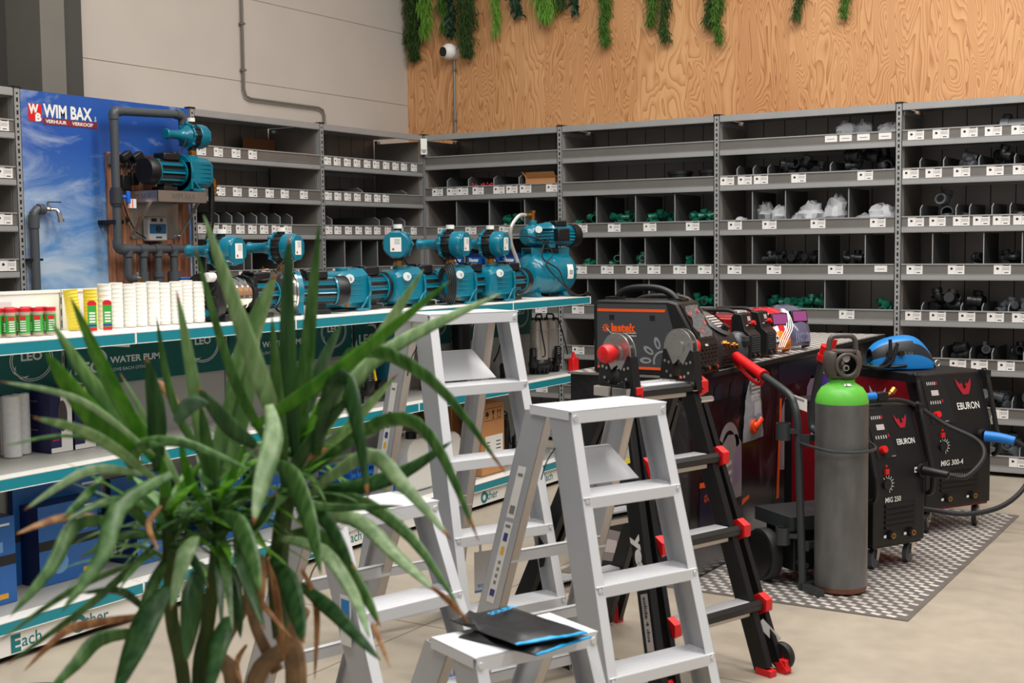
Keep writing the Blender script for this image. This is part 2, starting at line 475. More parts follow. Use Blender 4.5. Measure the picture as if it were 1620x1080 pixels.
A_ = {0: dict(L=[(.062, 'teal'), (.182, 'teal'), (.311, 'teal'), (.436, 'black')]), 1: dict(L=[.048, .192, .313, .432, .561, .682, .841]),
      2: dict(L=[.022 + .03, .138, .229, .328, .42, .511, .603, .7], D=[.182, .277, .365, .465, .545, .651, .748], h=.15), 3: dict(L=[.058, .2, .342, .42, .515, .788], D=[.36, .42, .75], h=.2), 4: dict(L=[.2, .5])}
B_ = {0: dict(L=[.052, .138, .231, .321, .418, .505, .605, .699, .787, .891]), 1: dict(L=[.053, .138, .228, .318, .42, .511, .595], D=[.38, .822], h=.11),
      2: dict(L=[.052, .132, .229, .325, .417, .505, (.611, 'red'), (.736, 'red'), .878], D=[.092, .54, .676, .799], h=.14), 3: dict(L=[.108, .318, .476, .663, .868], D=[.204, .36, .517], h=.272), 4: dict(L=[.2, .5])}
shelving('grey steel shelving unit on the left wall beside the blue sky panel, painted brown reflections inside', (0, -2.6, 0), PD, LL, A_, lw=.082)
shelving('grey steel shelving unit on the left wall against the corner, rows of small price cards', (0, -1.3, 0), PD, LL, B_, last=True, lw=.078)
LD = [2.27, 2.007, 1.746, 1.486, 1.226, .96, .70, .42, .135]
D_ = {i: dict(L=[.70, .80, .915 + .01 * (i % 2)]) for i in range(9)}
shelving('grey steel shelving unit at the left edge, left of the blue sky panel', (0, -5.245, 0), PD, LD, D_, last=True, lw=.11)
# ================================================================ teal and white display gondola
GW = mat('gondola_white', (236, 234, 228), .38)
GT = mat('gondola_teal', (30, 134, 148), .32)
GG = mat('gondola_grey_board', (168, 168, 164), .5)
LG = mat('sign_green', (0, 84, 82), .45)
LW = mat('sign_white', (205, 214, 212), .5)
LTX = mat('lettering_teal', (22, 120, 126), .5)
TEAL = mat('pump_teal', (0, 108, 130), .28, coat=.35)
TEALD = mat('pump_teal_dark', (0, 92, 112), .4)
BRASS = mat('brass', (186, 132, 66), .28, 1.0)
CHROME = mat('polished_steel', (222, 216, 208), .12, 1.0)
BRUSH = mat('brushed_steel', (206, 198, 188), .3, .5)
RED = mat('red_plastic', (214, 24, 28), .38)
RUB = mat('black_rubber', (26, 26, 27), .6)
WHITE = mat('white_plastic', (232, 230, 224), .45)
BAY = .975
GX = 2.2
def gondola_bay(y0, label):
    t = thing('display_gondola', label, 'display shelf', (0, y0, 0))
    g = .0015
    def sh(z, name='shelf'):
        b = MB()
        b.box(1.745, GX - .004, g, BAY - g, z - .03, z, 0)
        if z < 1: b.box(1.745, GX - .085, g + .004, BAY - g - .004, z - .001, z + .0012, 2)
        b.box(GX - .005, GX, g, BAY - g, z - .043, z + .001, 1)
        b.box(GX - .012, GX + .0005, g, BAY - g, z - .001, z + .003, 0); b.box(GX - .005, GX + .0015, g, BAY - g, z - .045, z - .042, 0)
        b.box(GX - .006, GX + .001, BAY - .012, BAY - g, z - .044, z + .002, 0)
        b.box(1.75, 2.15, g, g + .003, z - .06, z - .03, 0); b.box(1.75, 2.15, BAY - g - .003, BAY - g, z - .06, z - .03, 0)
        return b.build(name, [GW, GT, GG], t, smooth=False)
    sh(1.19)
    if y0 < -5.5: sh(.69)
    else: sh(.69)
    sh(.157)
    b = MB(); b.box(2.165, 2.185, g, BAY - g, .026, .116, 0)
    b.box(1.75, 2.15, g, BAY - g, 0.0, .026, 2)  # black block paints the shadow gap under the kick panel
    for x0, s1, s2 in ((.065, 'L', 'ove'), (.335, 'E', 'ach'), (.61, 'O', 'ther')):
        o = (2.1858, x0, .036)
        b.text(s1, o, (0, 1, 0), (0, 0, 1), .060, 1, bold=.06)
        w = {'L': .042, 'E': .048, 'O': .066}[s1]
        b.text(s2, (2.1858, x0 + w, .046), (0, 1, 0), (0, 0, 1), .048, 1, bold=.008)
    b.build('kick_panel', [GW, LTX, SLOT], t, smooth=False)
    b = MB(); b.box(1.715, 1.735, .012, BAY - .012, .15, .93 + .25, 0)
    b.build('back_panel', [GG], t, smooth=False)
    if y0 < -2.5 + .4:
        b = MB(); b.box(1.715, 1.74, .008, BAY - .008, 1.19, 1.352, 0); b.box(1.70, 1.745, .004, BAY - .004, 1.350, 1.362, 0)
        b.build('upper_panel', [GW], t, smooth=False)
    for yy in (.0,):
        b = MB(); b.box(1.70, 1.742, yy - .006, yy + .006, 0, 1.352, 0)
        z = .2
        while z < 1.32: b.box(1.741, 1.743, yy - .002, yy + .002, z, z + .03, 1); z += .05
        b.build('upright', [GG, SLOT], t, smooth=False)
    # printed header board under the top shelf
    b = MB(); x = 1.750
    b.box(x - .010, x, .012, BAY - .012, .938, 1.16, 0)
    X = x + .0012; R_ = (0, 1, 0); U_ = (0, 0, 1)
    b.text('LEO', (X, .052, .995), R_, U_, .048, 1, bold=.03, w=.15)
    def arc(cy, cz, r0, r1, a0, a1, n=20, sq=1.0):
        for i in range(n):
            p = a0 + (a1 - a0) * i / n; q = a0 + (a1 - a0) * (i + 1) / n
            w0 = (r1 - r0) * (math.sin(PI * i / n) if sq else 1); w1 = (r1 - r0) * (math.sin(PI * (i + 1) / n) if sq else 1)
            b.face([(X, cy + r0 * math.cos(p), cz + r0 * math.sin(p) * .8), (X, cy + (r0 + w0) * math.cos(p), cz + (r0 + w0) * math.sin(p) * .8),
                    (X, cy + (r0 + w1) * math.cos(q), cz + (r0 + w1) * math.sin(q) * .8), (X, cy + r0 * math.cos(q), cz + r0 * math.sin(q) * .8)], 1)
    arc(.15, 1.035, .068, .088, -.1 * PI, .62 * PI); arc(.095, 1.005, .062, .084, -1.1 * PI, -.35 * PI)
    b.text('WATER PUMP', (X, .245, 1.028), R_, U_, .028, 1, bold=.03, w=.32)
    b.text('LOVE EACH OTHER', (X, .25, .992), R_, U_, .014, 1, w=.22)
    b.text('LEO', (X, .757, 1.075), R_, U_, .034, 1, bold=.03, w=.105)
    for r in (.094, .104):
        for i in range(32):
            p = 2 * PI * i / 32; q = 2 * PI * (i + 1) / 32; w = .004
            b.face([(X, .81 + r * math.cos(p), 1.075 + r * math.sin(p) * .82), (X, .81 + (r + w) * math.cos(p), 1.075 + (r + w) * math.sin(p) * .82),
                    (X, .81 + (r + w) * math.cos(q), 1.075 + (r + w) * math.sin(q) * .82), (X, .81 + r * math.cos(q), 1.075 + r * math.sin(q) * .82)], 1)
    arc(.775, 1.045, .045, .058, -1.1 * PI, -.35 * PI, 12)
    b.build('header_board', [LG, LW], t, smooth=False)
    return t
for i, lb in enumerate(['white display shelf bay with teal edges at the corner end, carrying the pressure tank pump',
                        'white display shelf bay with teal edges carrying a row of teal pumps',
                        'white display shelf bay with teal edges behind the plant, carrying the polished steel pumps',
                        'white display shelf bay with teal edges carrying stacks of white cups',
                        'white display shelf bay at the left edge of the photo carrying green jars']):
    gondola_bay(-1.19 - BAY * (i + 1), lb)
b = MB(); b.box(1.70, 2.198, -1.188, -1.182, .1, .155); b.box(1.70, 1.75, -1.188, -1.180, 0, 1.18)

# ================================================================ pumps
def controller(t, o, rz, name='pressure_controller'):
    """press controller part of a pump: nozzle along -x, drum and display towards +x; o = bottom of its neck"""
    e = MB(); e.T = Matrix.Translation(o) @ Matrix.Rotation(rz, 4, 'Z') @ Matrix.Scale(1.08, 4); h = .105
    e.lathe([(.0, -.205), (.024, -.205), (.028, -.200), (.028, -.190), (.024, -.184), (.024, -.120), (.032, -.088), (.050, -.070), (.056, -.060), (.066, -.058), (.068, -.050), (.060, -.046), (.0, -.046)], (0, 0, h), (1, 0, 0), 20, 0)
    for i in range(8):
        a = 2 * PI * i / 8; e.cyl((-.062, .064 * math.cos(a), h + .064 * math.sin(a)), (-.044, .064 * math.cos(a), h + .064 * math.sin(a)), .010, n=8)
    e.lathe([(.0, .0), (.060, .0), (.064, .004), (.066, .045), (.060, .062), (.0, .064)], (0, 0, h), (1, 0, 0), 24, 0)
    e.prism([(.05 * sx, .066 * sz) if False else (.062 * math.cos(a), .062 * math.sin(a)) for a in [PI / 8 + k * PI / 4 for k in range(8)] for sx, sz in ((1, 1),)], lambda u, v, w: (w, u, h + v), .05, .070, 0)
    r = e.build(name, TEAL, t, bev=.002)
    e = MB(); e.T = Matrix.Translation(o) @ Matrix.Rotation(rz, 4, 'Z') @ Matrix.Scale(1.08, 4)
    e.lathe([(0, -.046), (.056, -.046), (.058, -.04), (.058, -.006), (.056, 0), (0, 0)], (0, 0, h), (1, 0, 0), 24, 0)
    for i in range(10):
        a = 2 * PI * i / 10; e.box(-.044, -.002, .0, .0, 0, 0) if False else e.cyl((-.045, .058 * math.cos(a), h + .058 * math.sin(a)), (-.001, .058 * math.cos(a), h + .058 * math.sin(a)), .006, n=6)
    e.cyl((-.02, 0, .028), (-.02, 0, .06), .022, n=14); e.cyl((-.02, 0, h + .05), (-.02, 0, h + .075), .018, n=14)
    e.build('controller_body', BLACK, r)
    e = MB(); e.T = Matrix.Translation(o) @ Matrix.Rotation(rz, 4, 'Z') @ Matrix.Scale(1.08, 4); e.cyl((-.02, 0, h + .075), (-.02, 0, h + .095), .021, n=16, m=0)
    e.box(.070, .0715, -.026, .026, h - .034, h + .032, 0)
    for k in range(4): e.box(.0715, .0720, -.006, .020, h + .002 + k * .007, h + .004 + k * .007, 1)
    e.cyl((.0715, -.012, h - .022), (.0725, -.012, h - .022), .0055, n=10, m=2)
    e.build('display_label', [WHITE, INK, INKR], r, smooth=False)
    e = MB(); e.T = Matrix.Translation(o) @ Matrix.Rotation(rz, 4, 'Z') @ Matrix.Scale(1.08, 4)
    e.cyl((-.02, 0, -.006), (-.02, 0, .030), .019, n=16); e.cyl((-.02, 0, .006), (-.02, 0, .020), .025, n=6)
    e.build('brass_union', BRASS, t)
    return r
def motor(t, x0, L=.20, r=.066, z=.105):
    e = MB(); n = 40
    def ring(x): return [(x, (r + (.006 if i % 2 else -.004)) * math.cos(2 * PI * i / n), z + (r + (.006 if i % 2 else -.004)) * math.sin(2 * PI * i / n)) for i in range(n)]
    v = ring(x0) + ring(x0 + L); f = [(i, (i + 1) % n, n + (i + 1) % n, n + i) for i in range(n)] + [tuple(range(n - 1, -1, -1)), tuple(range(n, 2 * n))]
    e.add(v, f)
    for i in range(n):
        if i % 4 in (1, 2): e.m[i] = 1
    e.cyl((x0, 0, z), (x0 + .012, 0, z), r + .010, n=24); e.cyl((x0 + L - .012, 0, z), (x0 + L, 0, z), r + .008, n=24)
    e.build('motor_housing', [TEAL, BLACK], t, angle=20)
    e = MB(); e.lathe([(r + .011, 0), (r + .011, .05), (r + .004, .062), (0, .062)], (x0 + L, 0, z), (1, 0, 0), 28)
    for k in range(-3, 4): e.box(x0 + L + .060, x0 + L + .064, k * .016 - .003, k * .016 + .003, z - .045, z + .045)
    e.build('fan_cover', BLACK, t)
    e = MB(); e.box(x0 + .03, x0 + .15, -.045, .045, z + r - .004, z + r + .040); e.box(x0 + .02, x0 + .06, -.03, .03, z + r + .03, z + r + .048)
    e.build('terminal_box', BLACK, t, bev=.008)
    e = MB(); e.box(x0 + .06, x0 + .16, -.05, .05, 0, .022); e.box(x0 + .08, x0 + .14, -.03, .03, .02, z - r + .01)
    e.build('foot', BLACK, t, bev=.003)
def jet_pump(name, label, loc, rz, ctrl=None, group=None):
    t = thing(name, label, 'pump', loc, rz, group); t.scale = (PS, PS, PS)
    e = MB(); z = .105
    # cast head: chamfered block growing towards the square flange
    def sec(x, hy, hz, c, zc=z):
        return [(x, sy * (hy - (c if k else 0)), zc + sz * (hz - (0 if k else c))) for sy, sz, k in
                ((-1, -1, 1), (1, -1, 1), (1, -1, 0), (1, 1, 0), (1, 1, 1), (-1, 1, 1), (-1, 1, 0), (-1, -1, 0))]
    secs = [sec(-.165, .050, .056, .02), sec(-.155, .068, .070, .022), (sec(-.12, .082, .086, .026)), sec(-.01, .088, .092, .03), sec(.02, .088, .098, .03), sec(.035, .088, .100, .03)]
    v = []; f = []
    for s_ in secs: v += s_
    for k in range(len(secs) - 1):
        for i in range(8): f.append((k * 8 + i, k * 8 + (i + 1) % 8, (k + 1) * 8 + (i + 1) % 8, (k + 1) * 8 + i))
    f += [tuple(range(7, -1, -1)), tuple(len(v) - 8 + i for i in range(8))]
    e.add(v, f)
    for k in range(5):
        zz = z - .05 + k * .024
        e.box(-.125, .03, -.0885 + (.0 if k else .004), -.06, zz, zz + .004); e.box(-.125, .03, .06, .0885, zz, zz + .004)
    e.box(.03, .046, -.097, .097, .0, z + .06); e.cyl((.03, 0, z), (.046, 0, z), .104, n=32)
    e.box(-.06, .046, -.097, -.080, .0, .012); e.box(-.06, .046, .080, .097, .0, .012)
    e.beam((-.03, -.092, .006), (.036, -.092, .07), .006, .012, (0, 0, 1)); e.beam((-.03, .092, .006), (.036, .092, .07), .006, .012, (0, 0, 1))
    e.cyl((-.06, 0, .18), (-.06, 0, .208), .030, n=20); e.cyl((-.10, 0, .075), (-.165, 0, .075), .034, .030, n=20)
    e.build('pump_head', TEAL, t, bev=.004)
    e = MB(); e.cyl((-.100, -.070, .150), (-.118, -.094, .158), .022, n=18); e.box(-.118, -.112, -.104, -.088, .152, .164)
    e.build('filler_plug', mat('plug_grey', (190, 196, 196), .35), t)
    e = MB(); e.cyl((-.10, -.05, .03), (-.115, -.075, .03), .010, n=8); e.build('drain_screw', BRASS, t)
    motor(t, .046)
    if ctrl is not None:
        controller(t, (-.06 + .02 * math.cos(ctrl), .02 * math.sin(ctrl), .206), ctrl)
        e = MB(); e.tube([(-.02, .02, .30), (.03, .05, .29), (.06, .03, .22), (.10, .02, .20)], .0045, 6, smooth=4); e.build('cable', RUB, t)
    return t
TOP = 1.1935
rzp = math.radians(92); PS = 1.10
jet_pump('water_pump', 'teal cast water pump without a controller on top, leftmost of the cast-headed pumps', (1.86, -3.30, TOP), rzp)
t = jet_pump('water_pump', 'teal water pump whose upright controller display faces the camera', (1.88, -2.82, TOP), rzp, ctrl=math.radians(-60) - rzp)
e = MB()
for k in range(5):
    a = .085 + .006 * k
    e.tube([(.20 + .012 * k + .02 * math.cos(2 * PI * i / 18), -.105 - .004 * k + .045 * math.cos(2 * PI * i / 18), .11 + a * math.sin(2 * PI * i / 18)) for i in range(18)], .005, 6, closed=True)
e.build('cable', RUB, t)
jet_pump('water_pump', 'teal water pump with side-facing controller, between coiled cable and its right-hand twin', (1.93, -2.37, TOP), rzp, ctrl=math.radians(0) - rzp + .12)
jet_pump('water_pump', 'teal water pump with controller, directly left of the big pressure tank', (1.96, -1.98, TOP), rzp, ctrl=math.radians(0) - rzp + .12)

# multistage pump in a steel sleeve, black head
def steel_pump():
    t = thing('multistage_pump', 'polished steel sleeve pump with ribbed black end cap beside the white cup stacks', 'pump', (1.90, -4.40, TOP), rzp)
    e = MB(); z = .115
    sec = [(.098 * math.copysign(abs(math.cos(a)) ** .6, math.cos(a)), .108 * math.copysign(abs(math.sin(a)) ** .6, math.sin(a))) for a in [2 * PI * i / 28 for i in range(28)]]
    e.prism(sec, lambda u, v, w: (w, u, z + v), -.015, .035, 0)
    for k in range(6):
        a = PI * k / 6
        e.beam((-.020, -.085 * math.cos(a), z - .085 * math.sin(a)), (-.020, .085 * math.cos(a), z + .085 * math.sin(a)), .010, .007, (1, 0, 0))
    e.cyl((-.02, 0, z), (-.034, 0, z), .05, n=20)
    e.build('end_cap', BLACK, t, bev=.003)
    e = MB(); e.cyl((-.012, -.06, .205), (-.06, -.06, .205), .022, n=16); e.build('inlet_port', WHITE, t)
    e = MB(); e.cyl((-.015, -.02, .038), (-.045, -.02, .038), .019, n=12); e.cyl((-.045, -.02, .038), (-.055, -.02, .038), .010, n=8); e.build('drain_knob', TEAL, t)
    e = MB(); e.cyl((.035, 0, z), (.235, 0, z), .085, n=36)
    for k in range(5): e.lathe([(.085, 0), (.0885, .004), (.085, .008)], (.05 + k * .038, 0, z), (1, 0, 0), 36)
    e.build('steel_sleeve', CHROME, t)
    e = MB(); e.box(.235, .26, -.088, .088, 0.0, .2); e.cyl((.235, 0, z), (.26, 0, z), .095, n=28); e.box(.03, .06, -.09, .09, 0, .03); e.cyl((.12, 0, .19), (.12, 0, .214), .03, n=16); e.box(.05, .24, -.07, .07, .0, .03)
    e.build('bracket', BLACK, t, bev=.003)
    motor(t, .26, L=.19, z=z)
    controller(t, (.14, 0, .212), math.radians(8) - rzp)
    e = MB(); e.tube([(.16, .06, .27), (.24, .08, .19), (.34, -.04, .18), (.44, -.06, .20), (.46, -.02, .23)], .005, 6, smooth=5); e.build('cable', RUB, t)
steel_pump()
def disc_pump(label, loc, rz, ctrl):
    t = thing('water_pump', label, 'pump', loc, rz)
    e = MB(); z = .115
    e.lathe([(.0, -.10), (.045, -.10), (.050, -.085), (.062, -.07), (.092, -.055), (.100, -.04), (.103, -.01), (.112, -.008), (.112, .0), (0, .0)], (0, 0, z), (1, 0, 0), 40)
    e.cyl((-.085, 0, z), (-.14, 0, z), .026, n=18); e.cyl((-.03, 0, z + .09), (-.03, 0, .24), .024, n=18)
    e.build('steel_head', CHROME, t)
    e = MB(); e.cyl((.0, 0, z), (.03, 0, z), .108, n=32); e.box(.0, .03, -.095, .095, 0, .07); e.build('bracket', TEAL, t, bev=.002)
    motor(t, .03, z=z)
    if ctrl is not None: controller(t, (-.03, 0, .225), ctrl)
    e = MB(); e.tube([(-.02, -.03, .30), (-.09, -.07, .24), (-.115, -.05, .16), (-.12, -.06, .06), (-.08, -.11, .008), (.0, -.14, .008)], .005, 6, smooth=5); e.build('cable', RUB, t)
disc_pump('teal water pump with round polished steel head, controller above it', (1.86, -3.76, TOP), math.radians(60), math.radians(10) - math.radians(60))
disc_pump('small pump with round polished steel head tucked against the pressure tank', (1.76, -1.60, TOP), math.radians(-40), None)

# booster set on a horizontal pressure tank
t = thing('booster_set', 'teal horizontal pressure tank with a pump mounted on top at the shelf end', 'pump', (1.89, -1.26, TOP), math.radians(68))
e = MB(); z = .158; r = .138
e.lathe([(0, -.20), (.05, -.195), (.095, -.178), (.125, -.148), (r, -.11), (r, .13), (.125, .168), (.095, .198), (.05, .215), (0, .22)], (0, 0, z), (1, 0, 0), 40)
e.lathe([(r, -.012), (r + .004, -.008), (r + .004, .008), (r, .012)], (.0, 0, z), (1, 0, 0), 40)
e.build('tank', TEAL, t)
e = MB()
for x in (-.11, .12):
    e.box(x - .02, x + .02, -.10, .10, .0, .006); e.hexa([(x - .02, -.085, .0), (x + .02, -.085, .0), (x + .02, .085, .0), (x - .02, .085, .0), (x - .014, -.06, .045), (x + .014, -.06, .045), (x + .014, .06, .045), (x - .014, .06, .045)])
    e.box(x - .045, x + .045, -.055, -.05, .27, .325); e.box(x - .045, x + .045, .05, .055, .27, .325); e.box(x - .045, x + .045, -.055, .055, .318, .324)
e.build('bracket', TEAL, t, bev=.002)
e = MB(); ANG = [-.30 + .1 * k for k in range(8)]; e.add([(x, -(r + .001) * math.cos(a), z + (r + .001) * math.sin(a)) for a in ANG for x in (.085, .135)], [(2 * k, 2 * k + 1, 2 * k + 3, 2 * k + 2) for k in range(7)], 0)
for k in range(3): e.box(.10, .128, -.1410, -.1390, z - .008 + k * .010, z - .004 + k * .010, 1)
e.build('sticker', [WHITE, INK], t, smooth=False)
M0 = Matrix.Translation((-.01, 0, .215))
class MB2(MB):
    pass
def upper(e): e.T = M0; return e
e = upper(MB()); z2 = .19
e.lathe([(0, -.165), (.05, -.165), (.062, -.15), (.075, -.11), (.083, -.02), (.090, .02), (.095, .035), (0, .035)], (0, 0, z2), (1, 0, 0), 12)
for k in range(5): e.box(-.12, .02, -.092, -.06, z2 - .045 + k * .022, z2 - .041 + k * .022)
e.box(-.02, .04, -.08, .08, .108, .16); e.cyl((-.09, 0, z2 + .06), (-.09, 0, z2 + .10), .028, n=16)
e.build('pump_head', TEAL, t, bev=.003, angle=25)
e = upper(MB()); n = 40; rr = .066
def ring(x): return [(x, (rr + (.006 if i % 2 else -.004)) * math.cos(2 * PI * i / n), z2 + (rr + (.006 if i % 2 else -.004)) * math.sin(2 * PI * i / n)) for i in range(n)]
e.add(ring(.04) + ring(.22), [(i, (i + 1) % n, n + (i + 1) % n, n + i) for i in range(n)] + [tuple(range(n - 1, -1, -1)), tuple(range(n, 2 * n))])
e.build('motor_housing', TEAL, t, angle=20)
e = upper(MB()); e.lathe([(.078, 0), (.078, .05), (.07, .064), (0, .064)], (.22, 0, z2), (1, 0, 0), 28); e.build('fan_cover', BLACK, t)
e = upper(MB()); e.box(.02, .12, -.135, -.06, z2 - .035, z2 + .045); e.box(.07, .17, -.04, .04, z2 + .06, z2 + .10); e.build('terminal_box', BLACK, t, bev=.008)
e = upper(MB()); e.cyl((-.10, -.07, z2 + .035), (-.112, -.095, z2 + .04), .024, n=18); e.build('filler_plug', MATS['plug_grey'], t)
e = upper(MB()); e.cyl((-.09, 0, z2 + .095), (-.09, 0, z2 + .16), .016, n=14); e.cyl((-.09, 0, z2 + .135), (-.15, 0, z2 + .135), .015, n=12); e.cyl((-.09, 0, z2 + .15), (-.09, 0, z2 + .166), .022, n=6)
e.build('brass_tee', BRASS, t)
e = MB(); e.tube([(-.155, 0, .54), (-.22, -.01, .535), (-.285, -.01, .46), (-.28, 0, .36), (-.235, .0, .25), (-.21, 0, .17)], .013, 10, smooth=6); e.build('braided_hose', BRUSH, t)
e = MB()
e.tube([(-.03, -.09, .385), (-.11, -.13, .34), (-.13, -.15, .25), (-.02, -.17, .18), (.02, -.19, .08), (.10, -.20, .012), (.17, -.20, .010), (.18, -.17, .010)], .0048, 6, smooth=6)
e.tube([(-.30, -.05, .40), (-.20, -.09, .40), (-.10, -.13, .36), (-.06, -.16, .28), (-.12, -.17, .21), (-.02, -.19, .10), (.08, -.21, .015), (.21, -.19, .012)], .0048, 6, smooth=6)
e.cyl((.20, -.19, .016), (.245, -.175, .016), .014, n=8)
e.build('cable', RUB, t)

# ---------------------------------------------------------------- top shelf left: jars, cups
JB = mat('jar_label_green', (58, 160, 60), .4); JR = mat('jar_red', (206, 30, 44), .4); JP = mat('jar_body', (200, 178, 160), .4, trans=.2); JBL = mat('jar_blue', (40, 60, 160), .4)
def jar_mb(t):
    e = MB(); e.cyl((0, 0, 0), (0, 0, .098), .0215, n=20); e.build('jar_body', JP, t)
    e = MB(); e.cyl((0, 0, .012), (0, 0, .082), .0222, n=20, m=0)
    for k in range(4): e.box(-.010, .012, -.0235, -.0215, .020 + k * .009, .025 + k * .009, 1)
    e.box(-.012, .010, -.0236, -.0215, .062, .078, 2)
    for k in range(5): e.box(.0215, .0232, -.010, .012, .020 + k * .009, .024 + k * .009, 1)
    e.box(.0215, .0236, -.012, .012, .064, .078, 2)
    e.build('jar_label', [JB, WHITE, JR], t, smooth=True)
    e = MB(); e.lathe([(.0225, 0), (.0225, .013), (.02, .015), (0, .015)], (0, 0, .095), (0, 0, 1), 20); e.build('jar_cap', JR, t)
j0 = thing('glue_jar', 'small green and red jar in the crowd of jars at the left edge', 'jar', (1.99, -5.345, TOP), math.radians(-30), 'green and red jars at the left end of the top shelf'); j0['label'] = 'green and red jar at the right end of the front row of jars'
jar_mb(j0)
JL = [w_ + ' green and red jar from the right in the front row of jars' for w_ in ('second', 'third', 'fourth', 'fifth', 'sixth')] + [w_ + ' green and red jar from the right in the middle row of jars' for w_ in ('first', 'second', 'third', 'fourth', 'fifth')] + ['right one of two green and red jars in the rearmost row', 'left one of two green and red jars in the rearmost row']
for ji, (x, y) in enumerate([(1.975, -5.395), (1.96, -5.445), (1.945, -5.50), (1.93, -5.555), (1.91, -5.61), (1.93, -5.34), (1.91, -5.395), (1.895, -5.45), (1.88, -5.505), (1.86, -5.56), (1.86, -5.36), (1.84, -5.42)]):
    dup(j0, (x, y, TOP), math.radians(random.uniform(-60, 0)), JL[ji])
for i, (x, y, lb) in enumerate([(1.955, -5.108, 'flat tube pack standing in front of the tilted yellow cup stack, red cap'), (1.975, -5.045, 'flat tube pack in front of the second yellow cup stack, red cap')]):
    t = thing('sealant_pack', lb, 'pack', (x, y, TOP), math.radians(55))
    e = MB(); e.box(-.017, .017, -.012, .012, 0, .105, 0); e.box(-.0175, .0175, -.0125, .0125, .0, .014, 1); e.box(-.0175, .0175, -.0125, .0125, .018, .026, 3)
    for k in range(4): e.box(-.012, .012, -.0130, -.012, .034 + k * .012, .041 + k * .012, 2)
    e.build('pack_body', [JB, JR, WHITE, JBL], t, smooth=False)
    e = MB(); e.prism([(-.017, .0), (.017, .0), (.017, .012), (.008, .02), (-.008, .02), (-.017, .012)], lambda u, v, w: (u, w, .105 + v), -.012, .012); e.build('pack_cap', JR, t, smooth=False)
YEL = mat('yellow_cup', (238, 214, 70), .4); CUP = mat('white_cup', (240, 238, 230), .45)
def cup_stack(name, label, m, loc, h, r, tilt=0, grp=None, n=12):
    e = MB(); prof = [(r * .84, 0)]
    for k in range(n):
        z = h * k / n
        prof += [(r * .93, z + h / n * .15), (r * .97, z + h / n * .75), (r * 1.0, z + h / n * .8), (r * 1.0, z + h / n * .95)]
    prof += [(r * .9, h), (r * .86, h - .004), (r * .8, h - .03), (0, h - .03)]
    e.lathe(prof, n=24)
    return tag(e.build(name, m, loc=loc, rot=(0, tilt, 0.9), angle=60), label, 'cups', grp)
cup_stack('cup_stack', 'tilted yellow stack of plastic cups', YEL, (1.84, -5.10, TOP), .172, .030, -.10)
cup_stack('cup_stack', 'upright yellow stack of plastic cups between the tilted one and the white stacks', YEL, (1.86, -5.035, TOP), .170, .029)
for k in range(9):
    y = -4.968 + k * .0625; x = 1.865 + (.0 if k % 2 else .006)
    pos = ['first', 'second', 'third', 'fourth', 'fifth', 'sixth', 'seventh', 'eighth', 'last']
    cup_stack('cup_stack', 'tall white stack of cups, %s to the right of the yellow stacks' % pos[k] if k < 8 else 'tall white stack of cups directly left of the black pump cap', CUP, (x + .006 * k, y, TOP), .190 + .004 * math.sin(k * 2.1), .0295, n=9 + k % 4)
for k, (y, w) in enumerate([(-5.56, .10), (-5.42, .08)]):
    e = MB(); e.T = Matrix.Translation((1.80, y, TOP)); e.box(-.002, .002, -w / 2, w / 2, .02, .13, 0); e.box(-.03, .03, -w / 2, w / 2, 0, .003, 0); e.box(-.003, .003, -w / 2, w / 2, .0, .03, 0)
    for q in range(4): e.box(.002, .0028, -w * .4, w * .4, .1 - q * .012, .104 - q * .012, 1)
    tag(e.build('card_stand', [CARD, INK], smooth=False), ['white price card stand behind the green jars at the left edge', 'narrow white price card stand behind the right end of the green jars'][k], 'card stand')

# ---------------------------------------------------------------- middle shelf
MID = .6935
ROLL = mat('white_filter_roll', (226, 226, 224), .6, noise=.06, nscale=60)
for k, (x, y, lb) in enumerate([(1.70, -5.40, 'white filter roll at the left edge of the middle shelf, behind the others'), (1.80, -5.40, 'white filter roll standing nearest the shelf edge'),
                                (1.76, -5.325, 'white filter roll touching the navy box')]):
    e = MB(); e.lathe([(.0, 0), (.033, 0), (.036, .004), (.036, .246), (.033, .25), (.015, .25), (.015, .24), (0, .24)], n=24); tag(e.build('filter_roll', ROLL, loc=(x, y, MID)), lb, 'filter roll')
NAVY = mat('navy_print', (30, 32, 78), .35); DISK = mat('lamp_print_grey', (70, 66, 66), .4)
for k, (y, lb) in enumerate([(-5.215, 'navy and white product box with a round lamp print, beside the white rolls'), (-5.095, 'navy and white product box with a round lamp print, right one of two')]):
    t = thing('product_box', lb, 'box', (1.74, y, MID))
    e = MB(); e.box(-.13, .13, -.052, .056, 0, .262, 0); e.box(.13, .1308, .0, .056, 0, .262, 1); e.box(.13, .1308, -.052, .0, .0, .02, 1)
    e.build('carton', [NAVY, WHITE], t, smooth=False)
    e = MB(); e.prism([(.024 * math.cos(a), .065 * math.sin(a)) for a in [2 * PI * i / 20 for i in range(20)]], lambda u, v, w: (w, .008 + u, .15 + v), .1305, .1318, 0)
    for q in range(6): e.box(-.10 + (q % 2) * .1, -.05 + (q % 2) * .1, -.0530, -.052, .06 + q * .03, .064 + q * .03, 1)
    e.box(-.105, -.09, -.0531, -.052, .05, .21, 1)
    e.box(.1305, .1316, -.045, -.01, .05, .055, 2)
    e.build('print', [DISK, INK, INKR], t, smooth=False)
e = MB(); e.box(1.756, 1.90, -4.98, -4.80, MID, MID + .07); tag(e.build('teal_carton', LG, bev=.003), 'low dark teal carton on the middle shelf right of the navy boxes', 'box')
